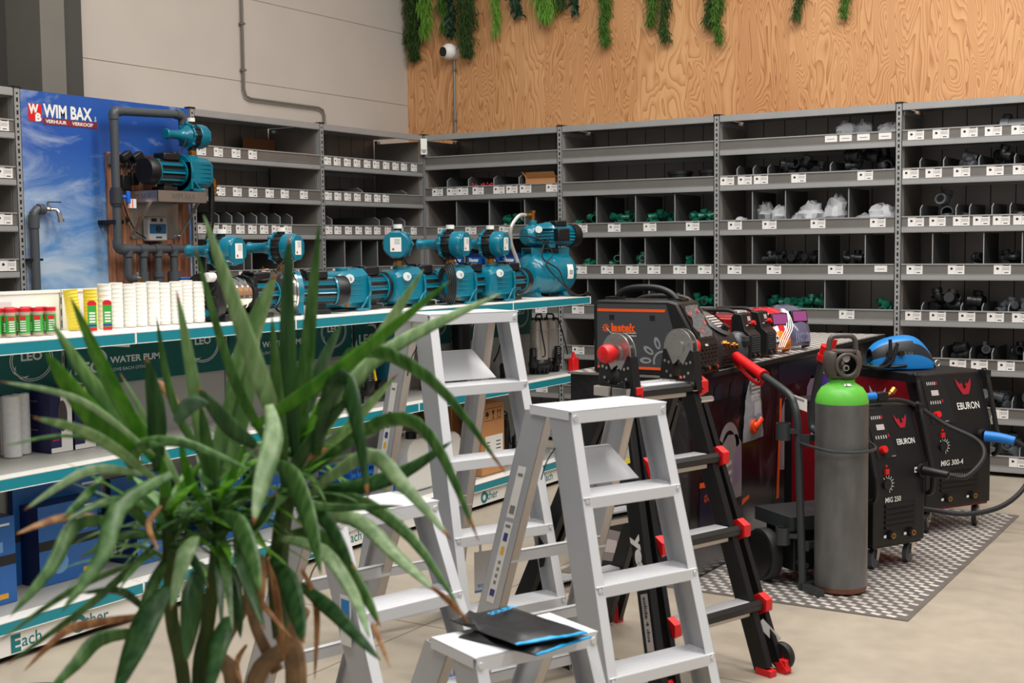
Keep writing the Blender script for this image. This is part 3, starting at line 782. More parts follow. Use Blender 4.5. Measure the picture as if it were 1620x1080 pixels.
# submersible pumps
SUBM = mat('pump_black', (28, 29, 31), .35)
def sub_pump(label, loc, rz, steel=True, h=.36, rad=.052, body=None, float_=False, spout=True, handle=True):
    t = thing('submersible_pump', label, 'pump', loc, rz)
    e = MB()
    n = 14
    for i in range(n):
        a = 2 * PI * i / n; e.beam((rad * 1.02 * math.cos(a), rad * 1.02 * math.sin(a), 0), (rad * 1.1 * math.cos(a), rad * 1.1 * math.sin(a), .052), .007, .010, (-math.sin(a), math.cos(a), 0))
    e.cyl((0, 0, 0), (0, 0, .006), rad * 1.0, n=24); e.lathe([(rad * .8, .01), (rad * 1.18, .048), (rad * 1.22, .065), (rad * 1.1, .085), (rad * .9, .10)], n=24)
    e.build('strainer_base', SUBM, t)
    e = MB()
    e.lathe([(0, .095), (rad, .095), (rad, h - .075), (rad * 1.05, h - .073), (rad * 1.05, h - .066), (rad * .97, h - .062), (rad * .93, h - .012), (rad * .8, h - .004), (0, h - .004)], n=32)
    e.build('pump_barrel', body or BRUSH, t)
    e = MB()
    for i in range(4):
        a = 2 * PI * i / 4 + .5; e.cyl((rad * .7 * math.cos(a), rad * .7 * math.sin(a), h - .006), (rad * .7 * math.cos(a), rad * .7 * math.sin(a), h + .012), .006, n=8)
    if handle: e.tube([(-rad * .8, 0, h - .01), (-rad * .85, 0, h + .022), (-rad * .6, 0, h + .034), (rad * .6, 0, h + .034), (rad * .85, 0, h + .022), (rad * .8, 0, h - .01)], .006, 8)
    e.build('handle', SUBM, t)
    if spout:
        e = MB(); e.tube([(rad * .8, 0, .06), (rad * 1.5, 0, .065), (rad * 1.75, 0, .09), (rad * 1.75, 0, .13)], .024, 14, smooth=4)
        for k in range(4): e.cyl((rad * 1.75, 0, .125 + k * .012), (rad * 1.75, 0, .132 + k * .012), .027, .023, n=14)
        e.cyl((rad * 1.75, 0, .12), (rad * 1.75, 0, .175), .020, n=14)
        e.build('outlet_spout', SUBM, t)
    e = MB(); e.tube([(rad * .5, .01, h - .01), (rad * .9, .03, h + .004), (rad * 1.25, .05, h - .08), (rad * 1.5, .08, h * .4), (rad * 1.9, .07, .12)], .005, 6, smooth=5)
    e.build('cable', RUB, t)
    if float_:
        e = MB(); e.box(-.022, .022, -.036, .036, 0, .095); e.cyl((0, 0, .09), (0, 0, .135), .016, .007, n=10)
        o = e.build('float_switch', RED, t, bev=.010); o.location = (rad * 1.9 + .02, .105, 0); o.rotation_euler = (0, 0, .5)
        part(o, 'red float switch')
    return t
rs = math.radians(-30)
sub_pump('brushed steel submersible pump, left of the two at the shelf end', (1.965, -1.475, MID), rs - .9, h=.355, rad=.060)
sub_pump('brushed steel submersible pump with a red float switch at the shelf end', (1.95, -1.30, MID), rs, h=.35, rad=.055, float_=True)
sub_pump('short steel submersible pump half hidden behind the tall stepladder', (1.92, -1.80, MID), 2.2, h=.25, rad=.042)
sub_pump('tall black submersible pump with white label behind the tall stepladder', (1.88, -2.58, MID), 1.0, h=.40, rad=.06, body=SUBM)
sub_pump('tall black submersible pump without label, right of the labelled one', (1.84, -2.20, MID), 1.4, h=.42, rad=.058, body=SUBM)
e = MB(); e.add([(1.88 + .0615 * math.cos(a), -2.58 + .0615 * math.sin(a), z) for a in [-1.35 + .12 * k for k in range(9)] for z in (MID + .20, MID + .31)], [(2 * k, 2 * k + 2, 2 * k + 3, 2 * k + 1) for k in range(8)])
lab = e.build('pump_label', CARD, smooth=False)
for o in list(COL.objects):
    if o.get('label', '').startswith('tall black submersible pump with white label'):
        lab.parent = o; lab.matrix_parent_inverse = (Matrix.Translation(o.location) @ Matrix.Rotation(1.0, 4, 'Z')).inverted()
sub_pump('teal submersible pump behind the leftmost stepladder leg', (1.86, -2.98, MID), .5, h=.38, rad=.06, body=TEALD)
sub_pump('small black submersible pump with yellow handle behind the plant', (1.90, -3.33, MID), .3, h=.22, rad=.05, body=SUBM)
e = MB(); e.tube([(1.93, -3.36, MID + .20), (1.95, -3.33, MID + .225), (1.98, -3.27, MID + .20), (1.99, -3.25, MID + .12)], .008, 8, smooth=5)
tag(e.build('yellow_lever', mat('yellow_plastic', (240, 205, 30), .4)), 'curved yellow lever leaning on the small black pump', 'handle')
e = MB()
for k in range(6):
    e.tube([(1.97 + .01 * math.sin(k), -3.12 + (.085 + .003 * k) * math.cos(2 * PI * i / 20), MID + .055 + .012 * k * .3 + (.05) * math.sin(2 * PI * i / 20 + .2 * k) + .01) for i in range(20)], .0055, 6, closed=True)
tag(e.build('cable_coil', RUB), 'coil of black cable on the middle shelf behind the plant', 'cable')
t = thing('perforated_box', 'white box with rows of round holes behind the plant', 'box', (1.98, -3.62, MID))
e = MB(); e.box(-.05, .05, -.10, .10, 0, .07, 0)
for i in range(9):
    for j in range(4): e.cyl((.0495, -.085 + i * .0212, .012 + j * .015), (.0507, -.085 + i * .0212, .012 + j * .015), .004, n=8, m=1)
e.build('box_body', [WHITE, SLOT], t, smooth=False)

# ---------------------------------------------------------------- bottom shelf
BOT = .1605
BLU = mat('blue_print', (46, 104, 176), .35); BLD = mat('navy_blue_print', (16, 40, 98), .35); BLL = mat('pale_blue_print', (110, 160, 214), .4)
def blue_box(label, x1, y0, y1, z1, dx, face=0, name='filter_box'):
    t = thing(name, label, 'box', (x1, (y0 + y1) / 2, BOT)); w = (y1 - y0) / 2; h = z1 - BOT
    e = MB(); e.box(-dx, 0, -w, w, 0, h, 0); e.build('carton', [BLD], t, smooth=False)
    e = MB(); e.box(0, .0012, -w, w, 0, h * .44, 0); e.box(0, .0012, -w, w, h * .56, h, 0); e.box(0, .0012, -w, w, h * .44, h * .56, 1)
    e.box(.0012, .002, w * .55, w * .85, h * .90, h * .925, 2)
    e.box(.0012, .002, w * .45, w * .75, h * .06, h * .12, 3)
    for q in range(3): e.box(.0012, .0018, -w * .2 + q * w * .32, -w * .2 + q * w * .32 + w * .2, h * .6, h * .72, 4)
    e.cyl((.0012, -w * .35, h * .25), (.002, -w * .35, h * .25), w * .3, n=20, m=4)
    e.box(-dx * .75, -dx * .55, -w - .001, -w, h * .15, h * .3, 2)
    if face == 2: e.text('10"', (.0022, w * .1, h * .42), (0, 1, 0), (0, 0, 1), .035, 5)
    e.build('print', [BLU, INKD, WHITE, mat('orange_print', (230, 170, 60), .5), BLL, INKR], t, smooth=False)
    return t
blue_box('blue printed filter box cut off by the left edge of the photo', 1.985, -5.86, -5.545, .50, .25)
blue_box('tall blue printed filter box, second from the left edge', 1.90, -5.37, -5.07, .488, .30)
blue_box('lower blue filter box with a red size mark, behind the plant', 1.97, -4.92, -4.76, .42, .24, 2)
blue_box('dark blue box standing behind the box with the red size mark', 1.79, -4.90, -4.62, .52, .03)
blue_box('blue box behind the middle of the plant on the bottom shelf', 1.93, -4.50, -4.22, .46, .2)
blue_box('blue box right of the plant trunk on the bottom shelf', 1.93, -4.12, -3.86, .44, .2)
blue_box('navy box set back behind the tall blue filter boxes', 1.785, -5.40, -4.95, .56, .03)
t = thing('crate', 'bright blue plastic crate behind the plant leaves', 'crate', (1.82, -3.24, BOT), 0)
CR = mat('crate_blue', (20, 110, 210), .4)
e = MB(); w = .19; l = .13; h = .215
e.box(-l, l, -w, w, 0, .006)
for s in (-1, 1):
    for k in range(5): e.box(s * l - .003, s * l + .003, -w, w, .012 + k * .044, .034 + k * .044); e.box(-l, l, s * w - .003, s * w + .003, .012 + k * .044, .034 + k * .044)
for k in range(9): e.box(l - .002, l + .008, -w + k * w / 4 - .003, -w + k * w / 4 + .003, 0, h); e.box(-l - .008, -l + .002, -w + k * w / 4 - .003, -w + k * w / 4 + .003, 0, h)
for k in range(7): e.box(-l + k * l / 3 - .003, -l + k * l / 3 + .003, w - .002, w + .008, 0, h); e.box(-l + k * l / 3 - .003, -l + k * l / 3 + .003, -w - .008, -w + .002, 0, h)
for s in (-1, 1): e.box(s * l - .012, s * l + .012, -w - .01, w + .01, h - .012, h); e.box(-l, l, s * w - .012, s * w + .012, h - .012, h)
e.build('crate_body', CR, t, smooth=False)
for k, (y, lb) in enumerate([(-2.90, 'white plastic canister with black cap, left of two behind the stepladders'), (-2.60, 'white plastic canister with black cap, right one beside the brown carton')]):
    t = thing('canister', lb, 'canister', (1.93, y, BOT))
    e = MB(); e.prism([(-.11, 0), (.11, 0), (.115, .02), (.115, .23), (.09, .27), (.05, .29), (-.05, .29), (-.09, .27), (-.115, .23), (-.115, .02)], lambda u, v, w: (w, u, v), -.10, .10)
    e.build('canister_body', WHITE, t, bev=.012)
    e = MB(); e.cyl((.03, .0, .285), (.03, .0, .325), .032, n=16); e.build('cap', BLACK, t)
    e = MB(); e.tube([(-.07, 0, .28), (-.06, 0, .32), (-.01, 0, .325), (0, 0, .285)], .009, 8); e.build('handle', WHITE, t)
KR = mat('cardboard', (190, 134, 84), .75, noise=.04, nscale=8); KRD = mat('cardboard_dark', (128, 84, 50), .8)
t = thing('cardboard_box', 'tall brown carton with fragile symbols and a white paper label', 'box', (2.10, -2.255, BOT))
e = MB(); e.box(-.12, 0, -.125, .125, 0, .43, 0); e.build('carton', [KR], t, smooth=False, bev=.003)
e = MB(); e.box(0, .0012, -.09, .105, .09, .235, 0)
for q in range(5): e.box(.0012, .0018, -.075, -.04, .105 + q * .022, .111 + q * .022, 1); e.box(.0012, .0018, .03, .08, .105 + q * .022, .111 + q * .022, 1)
e.build('paper_label', [WHITE, INKD], t, smooth=False)
e = MB(); X = .0012
e.face([(X, -.085, .355), (X, -.045, .355), (X, -.05, .375), (X, -.065, .385), (X, -.08, .375)]); e.box(0, X, -.067, -.063, .34, .36)
e.face([(X, -.012, .385), (X, .016, .385), (X, .008, .362), (X, -.004, .362)]); e.box(0, X, 0, .004, .34, .365); e.box(0, X, -.008, .012, .336, .340)
for q in (.05, .078): e.box(0, X, q, q + .004, .345, .378); e.face([(X, q - .007, .372), (X, q + .011, .372), (X, q + .002, .388)])
e.box(0, X, .042, .09, .336, .340)
for a, c, p, q in ((-.1, .1, .398, .400), (-.1, .1, .326, .328)): e.box(0, .0008, a, c, p, q)
e.build('handling_symbols', INKD, t, smooth=False)
t = thing('cardboard_box', 'darker brown carton standing behind the white canister', 'box', (1.88, -2.42, BOT))
e = MB(); e.box(-.11, .05, -.12, .10, 0, .45); e.build('carton', KRD, t, bev=.003)
e = MB()
for k in range(1): e.box(.05, .053, -.035, -.028, 0, .45)
e.build('tape', KR, t, smooth=False)
sub_pump('black pump with cable on the bottom shelf beside the tall carton', (1.95, -1.95, BOT), .8, h=.30, rad=.06, body=SUBM)
sub_pump('black pump on the bottom shelf at the gondola end', (1.93, -1.62, BOT), 2.0, h=.26, rad=.06, body=SUBM)
# ================================================================ sky panel with the demonstration plumbing
def sky_mat():
    m = bpy.data.materials.new('printed_sky'); m.use_nodes = True; N, L = nodes(m); b = N['Principled BSDF']
    tc = N.new('ShaderNodeTexCoord'); sp = N.new('ShaderNodeSeparateXYZ'); L.new(tc.outputs['Object'], sp.inputs[0])
    mr = N.new('ShaderNodeMapRange'); mr.inputs['From Min'].default_value = 1.2; mr.inputs['From Max'].default_value = 2.45; L.new(sp.outputs['Z'], mr.inputs[0])
    gr = N.new('ShaderNodeValToRGB'); e = gr.color_ramp.elements; e[0].color = rgb((92, 146, 196)); e[1].color = rgb((22, 78, 160)); e[0].position = .1; e[1].position = .75
    L.new(mr.outputs[0], gr.inputs[0])
    mp = N.new('ShaderNodeMapping'); mp.inputs['Scale'].default_value = (1, 1.2, 3.0); mp.inputs['Rotation'].default_value = (.35, 0, 0); L.new(tc.outputs['Object'], mp.inputs[0])
    n = N.new('ShaderNodeTexNoise'); n.inputs['Scale'].default_value = 1.5; n.inputs['Detail'].default_value = 7; n.inputs['Roughness'].default_value = .62; n.inputs['Distortion'].default_value = .7
    L.new(mp.outputs[0], n.inputs['Vector'])
    ad = N.new('ShaderNodeMath'); ad.operation = 'MULTIPLY_ADD'; ad.inputs[1].default_value = -.24; L.new(mr.outputs[0], ad.inputs[0]); L.new(n.outputs[0], ad.inputs[2])
    yl = N.new('ShaderNodeMapRange'); yl.inputs['From Min'].default_value = -3.93; yl.inputs['From Max'].default_value = -3.45; yl.inputs['To Min'].default_value = .13; yl.inputs['To Max'].default_value = .0; L.new(sp.outputs['Y'], yl.inputs[0])
    a2 = N.new('ShaderNodeMath'); a2.operation = 'ADD'; L.new(ad.outputs[0], a2.inputs[0]); L.new(yl.outputs[0], a2.inputs[1])
    cr = N.new('ShaderNodeValToRGB'); c = cr.color_ramp.elements; c[0].position = .37; c[0].color = (0, 0, 0, 1); c[1].position = .62; c[1].color = (.8, .8, .8, 1); L.new(a2.outputs[0], cr.inputs[0])
    mx = N.new('ShaderNodeMix'); mx.data_type = 'RGBA'; L.new(cr.outputs[0], mx.inputs[0]); L.new(gr.outputs[0], mx.inputs[6]); mx.inputs[7].default_value = rgb((186, 200, 212))
    L.new(mx.outputs[2], b.inputs['Base Color']); b.inputs['Roughness'].default_value = .5
    return m
def wood_mat():
    m = bpy.data.materials.new('weathered_planks'); m.use_nodes = True; N, L = nodes(m); b = N['Principled BSDF']
    tc = N.new('ShaderNodeTexCoord'); sp = N.new('ShaderNodeSeparateXYZ'); L.new(tc.outputs['Object'], sp.inputs[0])
    ml = N.new('ShaderNodeMath'); ml.operation = 'MULTIPLY'; ml.inputs[1].default_value = 1 / .105; L.new(sp.outputs['Y'], ml.inputs[0])
    fl = N.new('ShaderNodeMath'); fl.operation = 'FLOOR'; L.new(ml.outputs[0], fl.inputs[0])
    wn = N.new('ShaderNodeTexWhiteNoise'); wn.noise_dimensions = '1D'; L.new(fl.outputs[0], wn.inputs['W'])
    mp = N.new('ShaderNodeMapping'); mp.inputs['Scale'].default_value = (1, 16, 2.2); L.new(tc.outputs['Object'], mp.inputs[0])
    n = N.new('ShaderNodeTexNoise'); n.inputs['Scale'].default_value = 2; n.inputs['Detail'].default_value = 6; L.new(mp.outputs[0], n.inputs['Vector'])
    ad = N.new('ShaderNodeMath'); ad.operation = 'MULTIPLY_ADD'; ad.inputs[1].default_value = .4; L.new(wn.outputs['Value'], ad.inputs[0]); L.new(n.outputs[0], ad.inputs[2])
    cr = N.new('ShaderNodeValToRGB'); e = cr.color_ramp.elements; e[0].position = .35; e[0].color = rgb((66, 36, 24)); e[1].position = 1.0; e[1].color = rgb((176, 124, 92)); k = e.new(.68); k.color = rgb((120, 72, 50))
    L.new(ad.outputs[0], cr.inputs[0]); L.new(cr.outputs[0], b.inputs['Base Color']); b.inputs['Roughness'].default_value = .7
    return m
SKY = sky_mat(); WOODP = wood_mat()
PVC = mat('grey_pvc', (72, 76, 80), .38); PVCD = mat('grey_pvc_dark', (52, 54, 58), .4)
t = thing('sky_display', 'blue sky printed panel with company name and wooden boards at its right', 'panel', (0, 0, 0))
e = MB(); e.box(-.02, .0, -3.925, -2.625, .02, 2.447); e.build('printed_sheet', SKY, t, smooth=False)
e = MB(); X = .002
e.box(0, X, -3.863, -3.772, 2.275, 2.372, 0); e.box(0, X, -3.765, -3.372, 2.262, 2.298, 1)
R_ = (0, 1, 0); U_ = (0, 0, 1)
e.text('W', (X + .001, -3.864, 2.318), R_, U_, .052, 2, bold=.05, w=.070); e.text('B', (X + .001, -3.818, 2.277), R_, U_, .044, 2, bold=.05, w=.042)
e.text('WIM BAX', (X, -3.762, 2.306), R_, U_, .072, 2, bold=.035, w=.352)
e.text('VERHUUR', (X + .001, -3.748, 2.271), R_, U_, .019, 2, bold=.03, w=.15); e.text('&', (X + .001, -3.590, 2.271), R_, U_, .017, 0, bold=.02, w=.016)
e.text('VERKOOP', (X + .001, -3.56, 2.271), R_, U_, .019, 2, bold=.03, w=.155); e.text('bv', (X, -3.379, 2.304), (0, 0, 1), (0, -1, 0), .016, 2, bold=.01, w=.03)
e.build('company_lettering', [RED, mat('sign_maroon', (130, 40, 48), .5), WHITE], t, smooth=False)
e = MB(); ys = -3.322
while ys < -2.66:
    e.box(0, .020 + .004 * math.sin(ys * 40), ys, min(ys + .103, -2.655), .9, 2.125 + .003 * math.sin(ys * 9)); ys += .105
e.build('wooden_boards', WOODP, t, smooth=False)
t = thing('standpipe_tap', 'grey plastic standpipe with a chrome tap against the sky panel', 'tap', (.045, -3.887, 0))
e = MB(); e.tube([(0, 0, .9), (0, 0, 1.70), (0, .002, 1.745), (0, .02, 1.765), (0, .055, 1.768)], .026, 16); e.cyl((0, 0, 1.66), (0, 0, 1.735), .031, n=18); e.cyl((0, .03, 1.768), (0, .068, 1.768), .031, n=18)
e.build('pipe', PVC, t)
e = MB(); e.cyl((0, .068, 1.768), (0, .13, 1.768), .013, n=12); e.ball((0, .10, 1.768), .020); e.tube([(0, .12, 1.768), (.02, .145, 1.765), (.03, .155, 1.735), (.035, .158, 1.70)], .013, 12, smooth=3); e.cyl((.035, .158, 1.715), (.036, .160, 1.695), .018, n=12); e.cyl((0, .10, 1.78), (0, .10, 1.81), .007, n=8)
e.build('tap_body', CHROME, t)
e = MB(); e.beam((0, .10, 1.812), (.02, .175, 1.812), .02, .006); e.build('tap_lever', BLACK, t, bev=.002)
for z in (1.48,):
    e = MB(); e.box(-.045, .012, -.045, .045, z - .007, z + .007); e.build('pipe_clip', BLACK, t, smooth=False)
# looped pipe assembly
px = .125; yl = -3.352; yr = -2.792; zt = 2.365; zb = 1.535
t = thing('pipe_assembly', 'grey plastic pipe loop with four branches mounted over the boards', 'pipework', (0, 0, 0))
e = MB()
e.cyl((px, yl, zb + .03), (px, yl, zt - .03), .0255, n=18); e.cyl((px, yl + .03, zt), (px, yr - .03, zt + .02), .0255, n=18)
e.tube([(px, yl, zt - .05), (px, yl, zt - .02), (px, yl + .015, zt - .003), (px, yl + .05, zt)], .031, 16, smooth=3)
e.tube([(px, yr - .06, zt + .018), (px, yr - .02, zt + .014), (px, yr, zt - .01), (px, yr, zt - .05)], .031, 16, smooth=3)
e.cyl((px, yr, zt - .05), (px + .04, yr - .012, zt - .13), .024, n=16); e.cyl((px + .01, yr, zt - .07), (px + .03, yr - .01, zt - .11), .033, n=18)
e.tube([(px, yl, zb + .06), (px, yl, zb + .02), (px, yl + .02, zb), (px, yl + .06, zb)], .031, 16, smooth=3)
e.cyl((px, yl + .05, zb), (px, -2.78, zb), .0255, n=18); e.lathe([(.0, 0), (.030, 0), (.030, .03), (.02, .036), (0, .036)], (px, -2.80, zb), (0, 1, 0), 16)
e.build('pipe_loop', PVC, t)
for k, y in enumerate((-3.275, -3.155, -3.035, -2.905)):
    e = MB(); e.cyl((px, y - .035, zb), (px, y + .035, zb), .0315, n=18); e.cyl((px, y, zb), (px, y, zb - .045), .0315, n=18)
    if k == 0: e.tube([(px, y, zb - .03), (px, y, zb - .15), (px, y + .008, zb - .175), (px, y + .05, zb - .18)], .024, 14, smooth=3)
    else:
        e.cyl((px, y, zb), (px, y, zb - .14), .0235, n=16); e.cyl((px, y, zb - .14), (px, y, zb - .175), .036 if k > 1 else .03, n=18); e.cyl((px, y, zb - .175), (px, y, zb - .26), .030, n=18)
        if k == 3: e.cyl((px, y, zb - .15), (px, y, zb - .26), .042, n=18)
    e.build('branch', PVC, t)
e = MB(); e.cyl((px, yl, 1.81), (px, yl, 1.89), .040, n=20); e.cyl((px, yl, 1.795), (px, yl, 1.81), .034, n=20); e.cyl((px, yl, 1.89), (px, yl, 1.905), .034, n=20)
v = e.build('union_valve', PVCD, t)
e = MB(); e.cyl((px + .03, yl + .02, 1.85), (px + .055, yl + .045, 1.85), .012, n=10); e.box(px + .045, px + .065, yl + .03, yl + .055, 1.81, 1.885); e.build('valve_handle', mat('valve_blue', (20, 96, 200), .4), v, bev=.004)
e = MB(); e.beam((px + .04, -2.90, zb - .185), (px + .06, -2.83, zb - .185), .03, .012); o = e.build('valve_handle', MATS['valve_blue'], t, bev=.004)
e = MB(); e.box(px + .03, px + .033, yl + .06, yl + .125, 1.785, 1.84, 0); e.box(px + .0332, px + .0335, yl + .062, yl + .07, 1.787, 1.838, 1); e.box(px + .0332, px + .0335, yl + .092, yl + .10, 1.787, 1.838, 1)
e.build('paper_tag', [CARD, mat('tag_orange', (220, 90, 40), .5)], t, smooth=False)
for y, z in ((yl, 1.70), (-3.10, zb), (-2.97, zb)):
    e = MB(); e.box(.0, px + .02, y - .034, y - .028, z - .012, z + .012); e.box(.0, px + .02, y + .028, y + .034, z - .012, z + .012); e.box(.0, .03, y - .04, y + .04, z - .012, z + .012); e.build('pipe_clip', BLACK, t, smooth=False)
e = MB(); e.cyl((px, -3.225, zb - .18), (px, -3.19, zb - .18), .014, n=12); e.cyl((px, -3.20, zb - .14), (px, -3.20, zb - .24), .010, n=10)
e.build('steel_coupling', CHROME, t)
e = MB(); e.cyl((px, -3.175, zb - .175), (px, -3.175, zb - .265), .016, n=12); e.cyl((px, -3.20, zb - .215), (px, -3.13, zb - .215), .012, n=10); e.cyl((px, -3.175, zb - .205), (px, -3.175, zb - .225), .022, n=6)
e.build('brass_valve', BRASS, t)
for y in (-3.12, -3.07, -2.99, -2.95):
    e = MB(); e.cyl((px + .02, y, zb - .29), (px + .02, y, zb - .225), .022, n=12); e.ball((px + .03, y + .012, zb - .22), .008); e.build('solenoid_valve', BLACK, t)
# steel wall bracket
y0, y1, xf = -3.185, -2.775, .30; zs = 1.895
t = thing('steel_bracket', 'folded steel wall bracket with cut-out company name under the wall pump', 'bracket', (0, 0, 0))
SS = mat('folded_steel', (186, 180, 174), .3, .9, noise=.05, nscale=6)
e = MB(); e.box(.02, xf, y0, y1, zs - .003, zs, 0); e.box(xf - .003, xf, y0, y1, zs - .072, zs, 0); e.box(.02, xf, y0, y0 + .003, zs - .072, zs, 0); e.box(.02, xf, y1 - .003, y1, zs - .072, zs, 0)
e.text('WIM BAX', (xf + .0008, y0 + .11, zs - .052), (0, 1, 0), (0, 0, 1), .034, 1, bold=.0, w=.20)
e.text('WIM BAX', (xf - .26, y0 - .0008, zs - .052), (1, 0, 0), (0, 0, 1), .034, 1, w=.20)
e.build('shelf', [SS, mat('cutout_grey', (92, 86, 82), .6)], t, smooth=False)
e = MB(); e.box(.021, .024, -3.16, -2.76, 1.60, zs - .02); e.build('back_plate', SS, t, smooth=False)
for yy in (y0 + .008, y1 - .008):
    e = MB(); e.beam((xf - .03, yy, zs - .02), (.03, yy + .02, 1.615), .022, .006, (0, 1, 0)); e.cyl((.025, yy + .02, 1.615), (.05, yy + .02, 1.615), .011, n=10); e.build('strut', SS, t, smooth=False)
t = thing('irrigation_controller', 'small grey and blue control box fixed on the steel back plate', 'control box', (.025, -2.985, 1.585))
e = MB(); e.box(0, .055, -.078, .078, 0, .155, 0); e.build('housing', mat('controller_grey', (190, 188, 184), .45), t, bev=.010)
e = MB(); e.box(.055, .057, -.070, .065, .048, .108, 0); e.cyl((.057, 0, .078), (.064, 0, .078), .02, n=18, m=1); e.box(.055, .057, -.055, -.012, .122, .142, 1)
for a, b_ in ((.02, .132), (.036, .132), (.028, .140), (.028, .124)): e.cyl((.055, a, b_), (.058, a, b_), .005, n=8, m=1)
e.box(.055, .0565, -.02, .03, .018, .030, 0)
e.build('control_face', [mat('controller_blue', (24, 88, 130), .4), INKD], t, smooth=False)
e = MB(); e.tube([(.02, -.06, .005), (.03, -.10, .03), (.03, -.16, .06), (.02, -.22, .17), (.02, -.25, .26)], .004, 6, smooth=5); e.ball((.02, -.215, .135), (.012, .012, .02)); e.build('cable', RUB, t)
t = thing('power_strip', 'grey socket strip with two black plugs on the boards beside the pipe', 'socket', (.022, -3.20, 2.05))
e = MB(); e.box(0, .03, -.12, .13, .0, .07); e.build('strip_body', mat('strip_grey', (120, 118, 112), .5), t, bev=.004)
for y in (-.03, .06):
    e = MB(); e.T = Matrix.Translation((.05, y, .055)) @ Matrix.Rotation(.5, 4, 'X'); e.box(-.02, .03, -.04, .04, -.022, .022); e.build('plug', BLACK, t, bev=.008)
t = thing('power_adapter', 'black power adapters hanging with their cables on the boards', 'adapter', (.03, -3.20, 1.90))
e = MB(); e.box(0, .05, -.055, .01, 0, .09); e.box(0.01, .055, .015, .07, .03, .11); e.build('adapter_body', BLACK, t, bev=.006)
e = MB(); e.tube([(.03, -.02, .09), (.03, -.01, .15), (.03, -.04, .17), (.035, .02, .17), (.03, .03, .11), (.05, .05, .14), (.03, .08, .10)], .005, 6, smooth=5); e.tube([(.03, .04, .1), (.04, .0, .2), (.04, .05, .19), (.04, .02, .12)], .005, 6, smooth=4)
e.build('cable', RUB, t)
# the wall pump with its controller
t = jet_pump('booster_pump', 'dark teal water pump standing on the steel wall bracket', (.20, -2.86, zs + .001), -PI / 2, ctrl=PI)
e = MB(); e.cyl((-.14, .0, .075), (-.19, 0, .075), .016, n=12); e.tube([(-.18, 0, .075), (-.215, 0, .075), (-.225, 0, .06), (-.225, 0, .02)], .017, 12, smooth=3)
for z in (.045, .02, -.005): e.cyl((-.225, 0, z), (-.225, 0, z - .012), .022, n=8)
e.build('brass_elbow', BRASS, t)
# corrugated hose
t = thing('corrugated_hose', 'black corrugated suction hose hanging beside the boards', 'hose', (0, 0, 0))
pts = [(.20, -2.635, 1.94), (.205, -2.64, 1.85), (.21, -2.655, 1.70), (.22, -2.70, 1.55), (.23, -2.735, 1.42), (.25, -2.75, 1.30)]
e = MB(); e.tube(pts, .017, 12, smooth=6)
K = 60
def lerp(pts, s):
    n = len(pts) - 1; i = min(int(s * n), n - 1); f = s * n - i; return Vector(pts[i]).lerp(Vector(pts[i + 1]), f)
for i in range(K):
    a = lerp(pts, i / K); b_ = lerp(pts, (i + .5) / K); e.cyl(a, b_, .0215, n=12)
e.build('hose_tube', BLACK, t)
# ---------------------------------------------------------------- conduit, camera, corner sensor
COND = mat('conduit_grey', (130, 126, 120), .4, .5)
e = MB(); xw = -.535
e.tube([(xw, -1.53, 4.4), (xw, -1.53, 2.72), (xw, -1.51, 2.67), (xw, -1.46, 2.655), (xw, -.68, 2.655), (xw, -.63, 2.64), (xw, -.61, 2.60), (xw, -.61, 2.46)], .0105, 10)
for (y, z) in ((-1.53, 3.2), (-1.53, 2.86), (-.61, 2.52)): e.box(xw - .02, xw + .015, y - .018, y + .018, z - .008, z + .008)
tag(e.build('conduit_pipe', COND), 'thin grey conduit bent across the left concrete wall above the shelves', 'conduit')
e = MB(); e.cyl((-.05, .545, 2.46), (-.05, .545, 3.14), .011, n=10)
for z in (2.62, 3.05): e.box(-.066, -.034, .53, .56, z - .008, z + .008)
tag(e.build('conduit_pipe', COND), 'thin grey vertical conduit on the plywood wall under the camera', 'conduit')
t = thing('security_camera', 'white round security camera on the plywood wall near the corner', 'camera', (-.06, .56, 3.20))
e = MB(); e.cyl((0, 0, 0), (0, -.045, 0), .062, n=28); e.build('mount', WHITE, t)
e = MB(); e.ball((0, -.075, 0), .068, 24, 16); e.build('camera_ball', WHITE, t)
d_ = Vector((-.10, -.9, -.30)).normalized() if False else Vector((-.35, -.85, -.10)).normalized()
e = MB(); c0 = Vector((0, -.075, 0)); e.cyl(c0 + d_ * .052, c0 + d_ * .072, .040, n=24); e.build('lens', BLACK, t)
t = thing('corner_sensor', 'small white plastic detector box at the top corner between the shelving runs', 'sensor', (.035, -.045, 2.335), PI / 4)
e = MB(); e.box(-.027, .027, -.02, .02, -.045, .085, 0); e.build('sensor_body', WHITE, t, bev=.004)
e = MB(); e.prism([(-.022, 0), (.022, 0), (.012, -.028), (-.012, -.028)], lambda u, v, w: (u, w, v - .003), -.0225, -.0195); e.build('sensor_lens', mat('lens_grey', (150, 150, 146), .4), t, smooth=False)
# ================================================================ tread plate, welding counter
ALUD = mat('tread_plate_dull', (146, 139, 134), .40, .6, noise=.08, nscale=8)
ALUB = mat('tread_plate_lug', (236, 230, 224), .36, .55)
def tread(b, x0, x1, y0, y1, z, pitch=(.066, .052), ang=-.35, lw=.046, ll=.017, h=.002, T=None):
    ca, sa = math.cos(ang), math.sin(ang)
    j = 0; y = y0 + .03
    while y < y1 - .02:
        x = x0 + .03 + (pitch[0] / 2 if j % 2 else 0)
        while x < x1 - .02:
            v = []
            for k, zz in ((1.0, z), (.72, z + h)):
                for sx, sy in ((-1, -1), (1, -1), (1, 1), (-1, 1)):
                    u = sx * lw / 2 * k; w = sy * ll / 2 * k
                    v.append((x + u * ca - w * sa, y + u * sa + w * ca, zz))
            b.hexa(v, 1)
            x += pitch[0]
        y += pitch[1] / 1.0 * .56; j += 1
